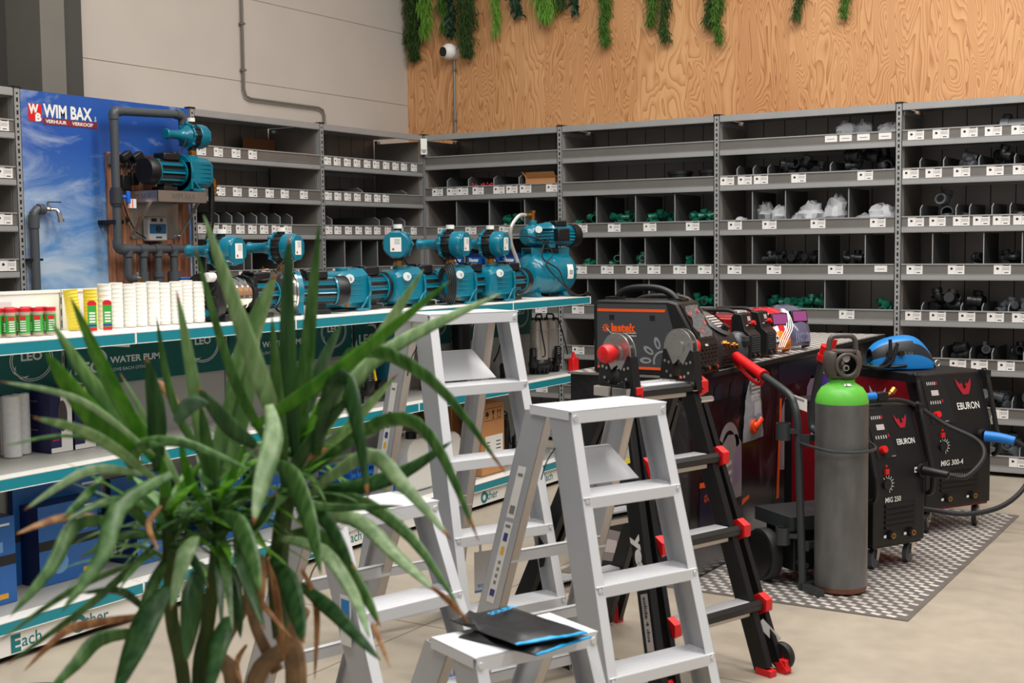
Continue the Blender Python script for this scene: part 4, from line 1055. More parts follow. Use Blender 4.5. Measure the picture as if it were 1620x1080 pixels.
b = MB(); b.box(3.30, 4.92, -3.575, -1.245, .0015, .006, 0); tread(b, 3.92, 4.92, -3.575, -1.245, .006, pitch=(.064, .078), lw=.044, ll=.019)
tag(b.build('tread_plate_mat', [ALUD, ALUB], smooth=False), 'aluminium tread plate mat on the floor under the gas cylinder and black welders', 'floor mat')
def print_mat():
    m = bpy.data.materials.new('printed_dark_photo'); m.use_nodes = True; N, L = nodes(m); b = N['Principled BSDF']
    tc = N.new('ShaderNodeTexCoord'); n = N.new('ShaderNodeTexNoise'); n.inputs['Scale'].default_value = 4.5; n.inputs['Detail'].default_value = 6; n.inputs['Roughness'].default_value = .65; n.inputs['Distortion'].default_value = 1.5
    L.new(tc.outputs['Object'], n.inputs['Vector']); cr = N.new('ShaderNodeValToRGB'); e = cr.color_ramp.elements
    e[0].position = .42; e[0].color = rgb((16, 14, 16)); e[1].position = .82; e[1].color = rgb((98, 84, 88)); k = e.new(.6); k.color = rgb((34, 29, 33))
    L.new(n.outputs[0], cr.inputs[0]); L.new(cr.outputs[0], b.inputs['Base Color']); b.inputs['Roughness'].default_value = .22
    return m
PR = print_mat()
ORG = mat('print_orange', (214, 84, 30), .4); PUR = mat('print_mauve', (128, 108, 128), .4); PGR = mat('print_stone', (136, 126, 126), .4); PDK = mat('print_navy', (26, 28, 44), .35); PLT = mat('print_pale', (190, 180, 178), .4)
t = thing('welding_counter', 'dark counter with printed welding photos and a tread plate top', 'counter', (0, 0, 0))
X1 = 3.923; YN = -3.478; YF = -.42; X0 = 3.32
e = MB(); e.box(X0, X1, YN, YF, .012, .928, 0)
for y in (-2.42, -1.42): e.box(X1, X1 + .001, y - .003, y + .003, .012, .928, 1)
e.box(X1 - .004, X1 + .002, YN - .002, YN + .004, .012, .928, 1)
e.build('printed_panels', [PR, SLOT], t, smooth=False)
e = MB(); P_ = X1 + .0022
def poly(pts, m, x=P_): e.face([(x, y, z) for y, z in pts], m)
def arcband(cy, cz, r0, r1, a0, a1, m, n=14, sy=1.0):
    for i in range(n):
        p = a0 + (a1 - a0) * i / n; q = a0 + (a1 - a0) * (i + 1) / n
        poly([(cy + sy * r0 * math.cos(p), cz + r0 * math.sin(p)), (cy + sy * r1 * math.cos(p), cz + r1 * math.sin(p)), (cy + sy * r1 * math.cos(q), cz + r1 * math.sin(q)), (cy + sy * r0 * math.cos(q), cz + r0 * math.sin(q))], m)
arcband(-3.02, .55, .09, .13, 0, PI * .85, 3); 
poly([(-3.12, .30), (-2.86, .30), (-2.86, .56), (-2.92, .61), (-3.03, .62), (-3.10, .58)], 2); poly([(-2.97, .36), (-2.88, .38), (-2.86, .52), (-2.90, .56), (-2.95, .52)], 1, P_ + .0004)
for k in range(4): poly([(-3.06, .33 + k * .045), (-2.99, .34 + k * .045), (-2.99, .36 + k * .045), (-3.06, .35 + k * .045)], 5, P_ + .0006)
poly([(-3.38, .22), (-3.10, .20), (-3.12, .42), (-3.36, .44)], 4); poly([(-3.37, .418), (-3.14, .40), (-3.14, .425), (-3.37, .442)], 0, P_ + .0004)
e.text('lastek', (P_ + .0006, -3.275, .345), (0, 1, 0), (0, 0, 1), .032, 0, bold=.04, w=.12)
for k in range(8):
    a = PI * k / 4; e.beam((P_ + .0006, -3.30 + .008 * math.cos(a), .36 + .008 * math.sin(a)), (P_ + .0006, -3.30 + .02 * math.cos(a), .36 + .02 * math.sin(a)), .0004, .004, (0, math.cos(a + 1.57), math.sin(a + 1.57)), 0)
poly([(-2.86, .25), (-2.76, .27), (-2.76, .29), (-2.85, .28)], 0)
poly([(-2.36, .35), (-2.20, .33), (-2.16, .60), (-2.24, .72), (-2.34, .62)], 1); poly([(-2.38, .20), (-2.34, .20), (-2.30, .72), (-2.33, .72)], 0, P_ + .0004); poly([(-2.30, .36), (-2.22, .36), (-2.22, .55), (-2.28, .6)], 3, P_ + .0006)
poly([(-1.95, .50), (-1.70, .48), (-1.72, .74), (-1.82, .80), (-1.90, .74)], 1); poly([(-2.35, .78), (-1.5, .78), (-1.5, .90), (-2.35, .90)], 2 if False else 4)
for k in range(5): poly([(-3.40 + k * .19, .80), (-3.30 + k * .19, .80), (-3.32 + k * .19, .88), (-3.38 + k * .19, .86)], 4)
def polyy(pts, m, y=YN - .0022): e.face([(x, y, z) for x, z in pts], m)
polyy([(3.40, .06), (3.62, .06), (3.62, .20), (3.40, .22)], 3); polyy([(3.56, .40), (3.72, .38), (3.70, .52), (3.60, .55)], 4); polyy([(3.38, .30), (3.50, .30), (3.52, .50), (3.42, .56)], 1); polyy([(3.66, .08), (3.86, .10), (3.84, .26), (3.68, .24)], 4)
polyy([(3.60, .22), (3.63, .22), (3.66, .34), (3.62, .34)], 1); polyy([(3.42, .10), (3.56, .10), (3.56, .16), (3.42, .17)], 5, YN - .003)
e.build('printed_pictures', [ORG, PUR, PGR, PGR, PDK, PLT], t, smooth=False)
e = MB(); e.box(X0 - .01, X1 + .012, YN - .012, YF + .01, .928, .9375, 0); e.box(X1 + .006, X1 + .0125, YN - .012, YF + .01, .915, .937, 2); tread(e, X0, X1 + .01, YN, YF, .9375, pitch=(.064, .078), lw=.044, ll=.019)
e.build('tread_plate_top', [ALUD, ALUB, SLOT], t, smooth=False)
CT = .940
# ---------------------------------------------------------------- welder with the sun logo
GREY = mat('welder_grey', (62, 64, 68), .42); ORA = mat('welder_orange', (232, 88, 28), .4); LGR = mat('logo_grey', (134, 136, 138), .45)
t = thing('welding_machine', 'large dark grey welding machine with orange stripes and a sun logo', 'welder', (3.44, -3.475, CT))
L_ = .40; W_ = .235; H_ = .335
pr = [(0.0, .0), (L_ + .13, .0), (L_ + .125, .14), (L_ + .02, .325), (L_ - .02, H_), (.02, H_), (0, H_ - .02)]
e = MB(); e.prism(pr, lambda u, v, w: (u, w, v), 0.0, W_, 0)
e.build('casing', BLACK, t, bev=.010)
e = MB(); sp_ = [(.022, .02), (L_ + .03, .02), (L_ + .03, .12), (L_ - .03, .318), (.022, .318)]
e.prism(sp_, lambda u, v, w: (u, w, v), -.003, .002, 0); e.build('side_cover', GREY, t, smooth=False)
e = MB(); y = -.0040
def fy(pts, m): e.face([(u, y, v) for u, v in pts], m)
fy([(.024, .283), (L_ - .035, .283), (L_ - .032, .296), (.024, .296)], 0); fy([(.024, .022), (L_ + .02, .022), (L_ + .02, .034), (.024, .034)], 0)
for x in (.085, .29): fy([(x, .245), (x + .026, .245), (x + .026, .268), (x, .268)], 3); 
e.text('lastek', (.095, y, .192), (1, 0, 0), (0, 0, 1), .036, 0, bold=.05, w=.125)
for k in range(9):
    a = 2 * PI * k / 9 + .3; c_, s_ = math.cos(a), math.sin(a); e.beam((.067 + .007 * c_, y, .207 + .007 * s_), (.067 + .020 * c_, y, .207 + .020 * s_), .0004, .005, (-s_, 0, c_), 0)
e.beam((.067, y - .0005, .210), (.094, y - .0005, .184), .0004, .0022, (.7, 0, .7), 2); e.beam((.094, y - .0005, .184), (.222, y - .0005, .186), .0004, .0022, (0, 0, 1), 2)
e.text('construction', (.152, y, .170), (1, 0, 0), (0, 0, 1), .010, 2, w=.070); e.text('300', (.155, y, .062), (1, 0, 0), (0, 0, 1), .026, 2, bold=.05, w=.062)
cx, cz = .355, .062
for k in range(24):
    p = PI * k / 24 * 1.15 - .12; q = PI * (k + 1) / 24 * 1.15 - .12
    e.face([(cx + .040 * math.cos(p), y, cz + .040 * math.sin(p)), (cx + .049 * math.cos(p), y, cz + .049 * math.sin(p)), (cx + .049 * math.cos(q), y, cz + .049 * math.sin(q)), (cx + .040 * math.cos(q), y, cz + .040 * math.sin(q))], 1)
for a in (.62, 1.15 - .06, 1.9, 2.55, 3.12):
    d1 = Vector((math.cos(a), 0, math.sin(a))); d2 = Vector((-math.sin(a), 0, math.cos(a))); o_ = Vector((cx, y, cz))
    n = 16; R0 = [o_ + d1 * (.086 + .029 * math.cos(2 * PI * i / n)) + d2 * (.0145 * math.sin(2 * PI * i / n)) for i in range(n)]
    R1_ = [o_ + d1 * (.083 + .016 * math.cos(2 * PI * i / n)) + d2 * (.0055 * math.sin(2 * PI * i / n)) for i in range(n)]
    for i in range(n): e.face([R0[i], R0[(i + 1) % n], R1_[(i + 1) % n], R1_[i]], 1)
e.build('side_print', [ORA, LGR, WHITE, SLOT], t, smooth=False)
e = MB(); e.tube([(.055, .118, H_ - .012), (.085, .118, H_ + .028), (.13, .118, H_ + .048), (.20, .118, H_ + .055), (.28, .118, H_ + .050), (.34, .118, H_ + .026), (.375, .118, H_ - .01)], .016, 12, smooth=4); e.box(.02, .09, .08, .155, H_ - .005, H_ + .012); e.box(.34, .41, .08, .155, H_ - .008, H_ + .006)
e.build('handle', BLACK, t)
e = MB()
for k in range(7):
    z = .02 + k * .018
    for j in range(5): e.box(L_ + .128 - (k > 5) * .003, L_ + .132, .03 + j * .037 + (k % 2) * .012, .055 + j * .037 + (k % 2) * .012, z, z + .009)
e.build('front_grille', SLOT, t, smooth=False)
nx = Vector((.185, 0, .105)).normalized(); ax_ = Vector((-.105, 0, .185)).normalized()
e = MB()
def fr(a, yy, d=.004): v = Vector((L_ + .125, yy, .14)) + ax_ * a + nx * d; return tuple(v)
e.face([fr(.02, .02), fr(.02, .20), fr(.205, .20), fr(.205, .02)], 0)
e.build('control_panel', BLACK, t, smooth=False)
BAGM = mat('clear_bag', (235, 235, 238), .12, trans=.85, ior=1.15, bump=.9, nscale=30)
e = MB(); n = 8
v = [fr(.03 + .16 * j / n, .035 + .14 * i / n, .012 + .008 * math.sin(i * 2.3 + j * 1.7)) for j in range(n + 1) for i in range(n + 1)]
e.add(v, [(j * (n + 1) + i, j * (n + 1) + i + 1, (j + 1) * (n + 1) + i + 1, (j + 1) * (n + 1) + i) for j in range(n) for i in range(n)])
o = e.build('clear_cover', BAGM, t)
e = MB()
for a, yy in ((.06, .10), (.15, .06), (.10, .16), (.16, .15)): e.cyl(fr(a, yy, .004), fr(a, yy, .012), .010, n=12, m=0)
e.build('control_knob', RED, t)
e = MB(); e.text('MIG', fr(-.012, .06, .006), (0, 1, 0), ax_, .010, 0, bold=.03, w=.03); e.build('panel_lettering', WHITE, t, smooth=False)
for yy in (.07, .16):
    e = MB(); e.cyl((L_ + .128, yy, .035), (L_ + .150, yy, .035), .014, n=14, m=0); e.cyl((L_ + .150, yy, .035), (L_ + .153, yy, .035), .008, n=10, m=1); e.build('cable_socket', [BLACK, BRASS], t)
# second welder, rounded black
t = thing('welding_machine', 'black rounded welding machine with an oval clear window beside the sun logo machine', 'welder', (3.30, -3.115, CT))
pr = [(0, 0), (.62, 0), (.625, .10), (.60, .15), (.50, .24), (.40, .285), (.05, .285), (0, .24)]
e = MB(); e.prism(pr, lambda u, v, w: (u, w, v), 0, .235, 0); e.build('casing', mat('welder_black', (30, 30, 32), .38), t, bev=.022, seg=3)
e = MB(); a0 = Vector((.605, 0, .155)); a1 = Vector((.47, 0, .262)); d_ = (a1 - a0).normalized(); nn = Vector((d_.z, 0, -d_.x)) * 1.0
def ov(r1, r2, off, n=24): c0 = a0 + d_ * .09 + nn * off; return [c0 + d_ * (r1 * math.cos(2 * PI * i / n)) + Vector((0, .1175 + r2 * math.sin(2 * PI * i / n), 0)) for i in range(n)]
A_o = ov(.095, .085, .004); B_o = ov(.080, .070, .016); n = 24
e.add(A_o + B_o, [(i, (i + 1) % n, n + (i + 1) % n, n + i) for i in range(n)]); e.build('window_ring', mat('ring_grey', (84, 84, 84), .35), t)
e = MB(); e.face(ov(.079, .069, .010), 0)
for k in range(5): c0 = a0 + d_ * (.05 + k * .018) + nn * .0125; e.beam(c0 + Vector((0, .07, 0)), c0 + Vector((0, .165, 0)), .003, .008, tuple(d_), 1)
e.build('window', [mat('window_pale', (96, 92, 88), .2), PLT], t, smooth=False)
e = MB(); c0 = a0 + d_ * .03; e.cyl(c0 + Vector((0, .1175, 0)), c0 + nn * .035 + Vector((0, .1175, 0)), .019, n=16); e.build('control_knob', BLACK, t)
e = MB()
for k in range(6): e.box(.612, .628, .03, .20, .018 + k * .013, .024 + k * .013)
e.build('front_grille', SLOT, t, smooth=False)
for yy, zz in ((.06, .115), (.11, .105), (.165, .10)):
    e = MB(); e.cyl((.61, yy, zz), (.645, yy, zz), .011, n=12); e.cyl((.61, yy, zz), (.63, yy, zz), .017, n=6); e.build('brass_connector', BRASS, t)
e = MB(); e.tube([(.10, .1175, .275), (.16, .1175, .325), (.30, .1175, .335), (.40, .1175, .322), (.455, .1175, .265)], .015, 12, smooth=4); e.build('handle', BLACK, t)
t = thing('hand_mask', 'grey moulded hand mask leaning between the black machine and the red inverters', 'mask', (3.86, -2.80, CT))
e = MB(); e.lathe([(0, .0), (.05, .004), (.062, .03), (.062, .07), (.052, .11), (.038, .145), (.02, .158), (0, .16)], (0, 0, 0), (.12, .05, 1), 20); e.box(.045, .068, -.02, .03, .105, .135)
e.build('mask_shell', mat('mask_grey', (62, 64, 68), .3), t); e = MB(); e.box(.05, .075, -.028, .028, .088, .116); e.build('mask_window', SLOT, t, bev=.003)
# inverters
IR = mat('inverter_red', (150, 16, 26), .32)
def inverter(label, loc, s=1.0):
    t = thing('inverter_welder', label, 'welder', loc)
    Wd = .125; pr = [(0, .02), (.30, .02), (.30, .215), (.0, .215)]
    e = MB(); e.prism(pr, lambda u, v, w: (u, w, v), 0, Wd, 0); e.build('red_casing', IR, t, bev=.008)
    e = MB(); e.prism([(.27, .008), (.375, .008), (.375, .13), (.345, .155), (.325, .235), (.285, .24), (.27, .22)], lambda u, v, w: (u, w, v), -.004, Wd + .004, 0); e.build('front_panel', BLACK, t, bev=.004)
    e = MB(); e.prism([(-.02, .01), (.02, .01), (.02, .225), (-.02, .22)], lambda u, v, w: (u, w, v), -.003, Wd + .003, 0); e.build('rear_panel', BLACK, t, bev=.004)
    e = MB()
    for k in range(7): e.box(.374, .380, .006, Wd - .006, .045 + k * .012, .051 + k * .012)
    e.build('front_grille', GREY, t, smooth=False)
    e = MB(); q0 = Vector((.345, 0, .155)); q1 = Vector((.325, 0, .235)); d = (q1 - q0).normalized(); nn = Vector((d.z, 0, -d.x))
    def fp(a, yy, o=.002): return tuple(q0 + d * a + nn * o + Vector((0, yy, 0)))
    e.face([fp(.045, .055), fp(.045, .095), fp(.068, .095), fp(.068, .055)], 1); e.face([fp(.02, .015), fp(.02, .045), fp(.026, .045), fp(.026, .015)], 1); e.face([fp(.03, .055), fp(.03, .1), fp(.034, .1), fp(.034, .055)], 2)
    e.build('display', [SLOT, PLT, INK], t, smooth=False)
    e = MB(); e.cyl(fp(.03, .10, 0), fp(.03, .10, .02), .013, n=14); e.build('red_knob', RED, t)
    for yy in (.032, .092):
        e = MB(); e.cyl((.37, yy, .028), (.388, yy, .028), .013, n=14, m=0); e.cyl((.388, yy, .028), (.391, yy, .028), .008, n=10, m=1); e.build('cable_socket', [BLACK, BRASS], t)
    e = MB(); e.tube([(.05, Wd / 2, .21), (.07, Wd / 2, .245), (.14, Wd / 2, .25), (.23, Wd / 2, .25), (.27, Wd / 2, .235)], .010, 10, smooth=3); e.build('handle', BLACK, t)
    e = MB()
    for k in range(2): e.box(.02 + k * .25, .07 + k * .25, .01, Wd - .01, 0, .02)
    e.build('foot', BLACK, t, smooth=False)
inverter('red and black inverter welder, left of two standing beside the black rounded machine', (3.52, -2.66, CT))
inverter('red and black inverter welder, right of two standing beside the patterned helmets', (3.52, -2.43, CT))
# helmets
def helmet_shell(t, mats, deco):
    """shell: face towards +x; local origin at chin line"""
    e = MB(); n = 18; rows = []
    prof = [(.0, .118, .080, .0), (.05, .122, .088, .004), (.10, .118, .094, .0), (.15, .108, .098, -.006), (.20, .096, .098, -.018), (.235, .072, .082, -.034), (.255, .035, .05, -.05)]
    for (z, rx, ry, ox) in prof:
        rows.append([(ox + rx * math.cos(a) * (1 if abs(a) < 1.2 else 1), ry * math.sin(a) * 1.12, z) for a in [(-1.75 + 3.5 * i / n) for i in range(n + 1)]])
    v = [p for r in rows for p in r]; f = []; ms = []
    for k in range(len(rows) - 1):
        for i in range(n): f.append((k * (n + 1) + i, k * (n + 1) + i + 1, (k + 1) * (n + 1) + i + 1, (k + 1) * (n + 1) + i))
    e.v = v; e.f = f; e.m = [deco(k, i) for k in range(len(rows) - 1) for i in range(n)]
    o = e.build('shell', mats, t); s = o.modifiers.new('solid', 'SOLIDIFY'); s.thickness = .004
    return o
def helmet(label, loc, rz, mats, deco, lens, tilt=0.0, fancy=False):
    t = thing('welding_helmet', label, 'helmet', loc, rot=(0, tilt, rz))
    helmet_shell(t, mats, deco)
    e = MB(); e.box(.080, .1075, -.055, .055, .13, .20, 0); e.build('lens_frame', BLACK, t, bev=.006)
    e = MB(); e.box(.1065, .1095, -.046, .046, .138, .192, 0); e.build('lens', lens, t)
    if fancy:
        e = MB()
        for k in range(4):
            e.tube([(.128, -.05 + .012 * k, .01), (.124, -.02 + .015 * k, .06), (.115, .03 + .014 * k, .12), (.085, .06 + .008 * k, .19), (.04, .07 + .006 * k, .23)], .0028, 6, smooth=3)
        e.build('white_stripes', WHITE, t)
        e = MB(); e.ball((.112, -.055, .055), (.014, .030, .032), 14, 8); e.build('pale_patch', WHITE, t)
        e = MB()
        for sy in (-.066, -.046): e.ball((.123, sy, .062), (.006, .007, .009), 10, 6)
        for k in range(4): e.box(.120, .1265, -.070 + k * .009, -.066 + k * .009, .028, .042)
        e.build('dark_marks', SLOT, t)
    else:
        e = MB()
        for k in range(9): e.tube([(.1215 - .0006 * abs(k - 4) ** 2, -.048 + .012 * k, .02), (.1225 - .0006 * abs(k - 4) ** 2, -.046 + .0115 * k, .075 - .004 * (k % 3))], .0022, 5)
        e.build('grille_marks', mat('mark_lilac', (150, 150, 176), .3), t)
MAG = mat('lens_magenta', (150, 70, 130), .12, coat=.5)
HR = mat('helmet_red', (196, 20, 40), .22, coat=.6); HO = mat('helmet_flame', (240, 130, 20), .25, coat=.5); HV = mat('helmet_violet', (86, 84, 108), .25, coat=.6); HK = mat('helmet_black', (26, 24, 28), .25, coat=.5)
helmet('welding helmet with flames, white stripes and a red front beside the right inverter', (3.80, -2.115, CT), -.55, [HR, HO, HK, WHITE], lambda k, i: 1 if k == 0 or (k == 1 and i % 3) else (3 if (i in (7, 10) and k < 4) else (2 if i > 12 else 0)), MAG, -.22, True)
helmet('grey violet welding helmet with a magenta lens, last on the counter', (3.80, -1.80, CT), -.55, [HV, HK], lambda k, i: 1 if (k > 2 and (i < 3 or i > 14)) else 0, MAG, -.22)
# blister bag
t = thing('hanging_bag', 'clear blister bag with an orange and blue adapter hanging on the printed counter', 'bag', (3.932, -2.735, .56))
e = MB(); n = 8; m_ = 12
def bw(v_): return .085 + .055 * (1 - v_) if v_ < .75 else .10 - (v_ - .75) * .22
v = []
for s in (0, 1):
    for j in range(m_ + 1):
        for i in range(n + 1):
            a = j / m_; w = bw(a); b_ = -w + 2 * w * i / n
            v.append((.004 + s * (.03 * math.sin(PI * i / n) * math.sin(PI * min(a + .1, 1)) + .003 * math.sin(i * 3 + j * 2.2)), b_, .30 * a))
f = []
for s in (0, 1):
    o_ = s * (m_ + 1) * (n + 1); f += [(o_ + j * (n + 1) + i, o_ + j * (n + 1) + i + 1, o_ + (j + 1) * (n + 1) + i + 1, o_ + (j + 1) * (n + 1) + i) for j in range(m_) for i in range(n)]
e.add(v, f); e.build('clear_bag', mat('bag_film', (225, 225, 228), .15, trans=.75, ior=1.1, bump=.8, nscale=25), t)
e = MB(); e.box(.010, .014, -.055, .075, .195, .285, 0)
for k in range(4): e.box(.014, .0145, -.05, .065, .215 + k * .02, .222 + k * .02, 1)
e.box(.0145, .015, -.02, .07, .12, .19, 2)
e.build('header_card', [mat('header_grey', (110, 106, 104), .5), PLT, PLT], t, smooth=False)
e = MB(); e.cyl((.012, -.045, .075), (.034, -.045, .075), .034, n=18); e.ball((.03, -.045, .075), (.02, .022, .022), 12, 8); e.cyl((.02, -.06, .05), (.03, .03, .10), .018, n=12); e.build('orange_adapter', mat('orange_plastic', (232, 70, 20), .35), t)
e = MB(); e.cyl((.012, .02, .105), (.03, .02, .105), .024, n=16); e.build('blue_adapter', mat('blue_plastic', (60, 110, 180), .35), t)

# ---------------------------------------------------------------- gas cylinder
GC = mat('cylinder_grey', (98, 97, 96), .45, .3, noise=.24, nscale=14, stretch=(1, 1, .35)); GN = mat('cylinder_green', (96, 186, 64), .38, noise=.05, nscale=9)
GUARD = mat('guard_grey', (84, 78, 74), .38, .2, noise=.08, nscale=12); RUST = mat('rust_rim', (112, 70, 50), .7, noise=.2, nscale=30)
t = thing('gas_cylinder', 'grey gas cylinder with a bright green shoulder standing on the tread plate', 'gas cylinder', (4.545, -3.262, .0085))
r = .1135
e = MB(); e.lathe([(0, 0), (r - .022, 0), (r - .006, .008), (r - .001, .022), (r, .03)], n=48, m=1); e.lathe([(r, .03), (r, .825)], n=48, m=0); e.build('cylinder_body', [GC, RUST], t)
e = MB(); e.lathe([(r, .825), (r, .835), (r - .008, .865), (r - .025, .892), (r - .05, .908), (.057, .912), (.054, .915), (.054, .925), (.05, .928), (0, .928)], n=48); e.build('green_shoulder', GN, t)
e = MB(); e.T = Matrix.Rotation(math.radians(-52), 4, 'Z')
# sticker follows the shoulder slope
for k in range(5):
    a0 = -.22 + k * .09; a1 = a0 + .09
    q = [( (r - .038) * math.cos(a0), (r - .038) * math.sin(a0), .9035), ((r - .038) * math.cos(a1), (r - .038) * math.sin(a1), .9035), ((r - .054) * math.cos(a1), (r - .054) * math.sin(a1), .9125), ((r - .054) * math.cos(a0), (r - .054) * math.sin(a0), .9125)]
    e.face([Vector(p) * 1.0 + Vector((0, 0, .0015)) for p in q], 0 if k != 1 else 1)
e.build('sticker', [WHITE, INK], t, smooth=False)
e = MB(); e.T = Matrix.Translation((0, 0, .93)) @ Matrix.Rotation(math.radians(-52), 4, 'Z')
# valve guard: thick shell with a round opening towards +x, plus a hoop handle
n = 32; R_o = .086
rows = [(0, .060), (.015, .074), (.05, .084), (.085, .085), (.115, .078), (.125, .068)]
v = []; f = []
for z, rr in rows: v += [(rr * .78 * math.cos(2 * PI * i / n), rr * math.sin(2 * PI * i / n), z) for i in range(n)]
for k in range(len(rows) - 1):
    for i in range(n):
        a = 2 * PI * (i + .5) / n; a = a if a < PI else a - 2 * PI; zc = (rows[k][0] + rows[k + 1][0]) / 2
        if abs(a) < .62 and .012 < zc < .110: continue
        f.append((k * n + i, k * n + (i + 1) % n, (k + 1) * n + (i + 1) % n, (k + 1) * n + i))
e.add(v, f)
e.tube([(.062 + .004 * math.cos(a) * 0, .047 * math.cos(a), .064 + .047 * math.sin(a)) for a in [2 * PI * i / 24 for i in range(24)]], .008, 10, closed=True)
e.tube([(0, -.060, .118), (0, -.058, .16), (0, -.048, .178), (0, -.03, .185), (0, .03, .185), (0, .048, .178), (0, .058, .16), (0, .060, .118)], .0115, 12, smooth=2)
e.cyl((.0, 0, .118), (0, 0, .124), .066, n=24)
o = e.build('valve_guard', GUARD, t); s = o.modifiers.new('solid', 'SOLIDIFY'); s.thickness = .006; s.offset = -1
e = MB(); e.T = Matrix.Translation((0, 0, .93)) @ Matrix.Rotation(math.radians(-52), 4, 'Z'); e.cyl((0, 0, 0), (0, 0, .11), .013, n=12); e.cyl((0, 0, .05), (.05, .0, .05), .013, n=14); e.cyl((.05, 0, .05), (.053, 0, .05), .009, n=10, m=1)
e.build('valve', [BRUSH, SLOT], t)
e = MB(); e.T = Matrix.Translation((0, 0, .93)) @ Matrix.Rotation(math.radians(-52), 4, 'Z'); e.cyl((.02, .0, .092), (.05, 0, .092), .0165, n=18); e.build('pressure_gauge', PLT, t)

# ---------------------------------------------------------------- cylinder trolley
TG = mat('trolley_grey', (52, 56, 58), .35, .2)
t = thing('cylinder_trolley', 'dark grey cylinder trolley with red grips standing behind the gas cylinder', 'trolley', (4.40, -3.335, .0085), math.atan2(.795, .606))
SX = .30
def upright(pts): e = MB(); e.tube(pts, .0175, 12, smooth=5); e.build('upright', TG, t)
def grip(h0, h1, side):
    h0 = Vector(h0); h1 = Vector(h1); d = (h1 - h0).normalized(); e = MB(); e.cyl(h0, h1, .024, n=16); e.cyl(h0, h0 + d * .03, .028, n=16); nr = Vector(side).normalized()
    e.tube([h0 + d * .01, h0 + d * .03 + nr * .05, h0 + d * .11 + nr * .058, h1 + nr * .035, h1 - d * .006], .0095, 10, smooth=3); part(e.build('grip', RED, t), 'red plastic grip')
upright([(0, 0, 0), (0, .02, .30), (0, .04, .64), (0, .05, .74), (0, .075, .805), (0, .12, .85), (0, .33, .915)]); grip((0, .32, .912), (0, .57, .985), (.1, .2, -1))
upright([(SX, 0, 0), (SX, .02, .30), (SX, .06, .50), (SX, .30, .62), (SX, .385, .66), (SX, .36, .80), (SX, .32, .92), (SX, .30, .98)]); grip((SX, .30, .975), (SX, .27, 1.045), (0, -1, 0))
e = MB(); e.box(-.016, SX + .016, -.016, .016, 0, .03); e.box(-.016, .016, -.14, 0, 0, .028); e.build('toe_frame', TG, t, smooth=False)
for z, yy in ((.19, .016), (.66, .045)):
    e = MB(); e.beam((0, yy, z), (SX, yy, z), .018, .03); e.beam((-.002, yy - .01, z), (.03, -.0, z), .006, .045, (0, 0, 1)); e.build('cross_bar', TG, t, smooth=False)
e = MB(); e.tube([(0, .03, .645), (.0, -.06, .640), (.04, -.165, .630), (.146, -.20, .625), (.25, -.17, .630), (.30, -.06, .640), (SX, .03, .645)], .0065, 8, smooth=5); e.build('retaining_ring', TG, t)
e = MB(); e.box(-.03, SX + .02, .05, .34, .298, .312); e.box(-.03, SX + .02, .045, .05, .25, .312); e.box(-.035, -.03, .05, .34, .25, .312); e.build('tool_tray', TG, t, smooth=False)
e = MB(); e.box(.0, SX - .01, .07, .30, .06, .297); e.build('tool_box', mat('dark_box', (24, 26, 28), .5), t, bev=.006)
for z in (.655, .19):
    e = MB(); e.lathe([(.028, 0), (.032, 0), (.032, .075), (.028, .075), (.028, 0)], (-.055, .075, z), (0, 0, 1), 18); e.beam((-.04, .06, z + .04), (-.004, .03, z + .04), .02, .02); e.build('rod_holder', TG, t)
for xb in (-.065, SX + .065):
    rw = .118; e = MB(); e.lathe([(rw - .012, -.026), (rw - .002, -.024), (rw, -.01), (rw, .01), (rw - .002, .024), (rw - .012, .026), (.078, .022), (.078, -.022), (rw - .012, -.026)], (xb, .21, rw), (1, 0, 0), 40); w = e.build('wheel', RUB, t)
    e = MB(); e.cyl((xb - .012, .21, rw), (xb + .012, .21, rw), .079, n=30); e.cyl((xb - .024, .21, rw), (xb + .024, .21, rw), .024, n=16)
    for k in range(5):
        a = 2 * PI * k / 5
        for sx in (-.014, .014): e.beam((xb + sx, .21 + .02 * math.cos(a), rw + .02 * math.sin(a)), (xb + sx, .21 + .076 * math.cos(a), rw + .076 * math.sin(a)), .018, .008, (1, 0, 0))
    e.build('rim', BLACK, w)
e = MB(); e.cyl((-.06, .21, .118), (SX + .06, .21, .118), .009, n=10); e.beam((.02, .0, .10), (.02, .21, .118), .02, .02); e.beam((SX - .02, .0, .10), (SX - .02, .21, .118), .02, .02); e.build('axle', TG, t)
e = MB(); e.face([(-.0, .10, .855), (.03, .02, .835), (.03, .02, .78), (.0, .10, .80)], 0); e.face([(.004, .088, .845), (.024, .034, .832), (.024, .034, .822), (.004, .088, .835)], 1); e.build('paper_tag', [CARD, INK], t, smooth=False)
t = thing('canister', 'dark canister with a purple label on the welder behind the gas cylinder', 'canister', (4.27, -2.56, .765))
e = MB(); e.lathe([(0, 0), (.045, 0), (.048, .01), (.048, .16), (.04, .19), (.022, .205), (.02, .22), (0, .22)], n=24); e.build('canister_body', GUARD, t)
e = MB(); e.lathe([(.0485, .02), (.0488, .025), (.0488, .14), (.0485, .145)], n=24, m=0); e.lathe([(.0492, .03), (.0492, .035), (.0492, .12), (.0492, .125)], n=24, m=1); e.build('canister_label', [mat('label_pink', (200, 150, 140), .5), mat('label_purple', (70, 50, 130), .5)], t)
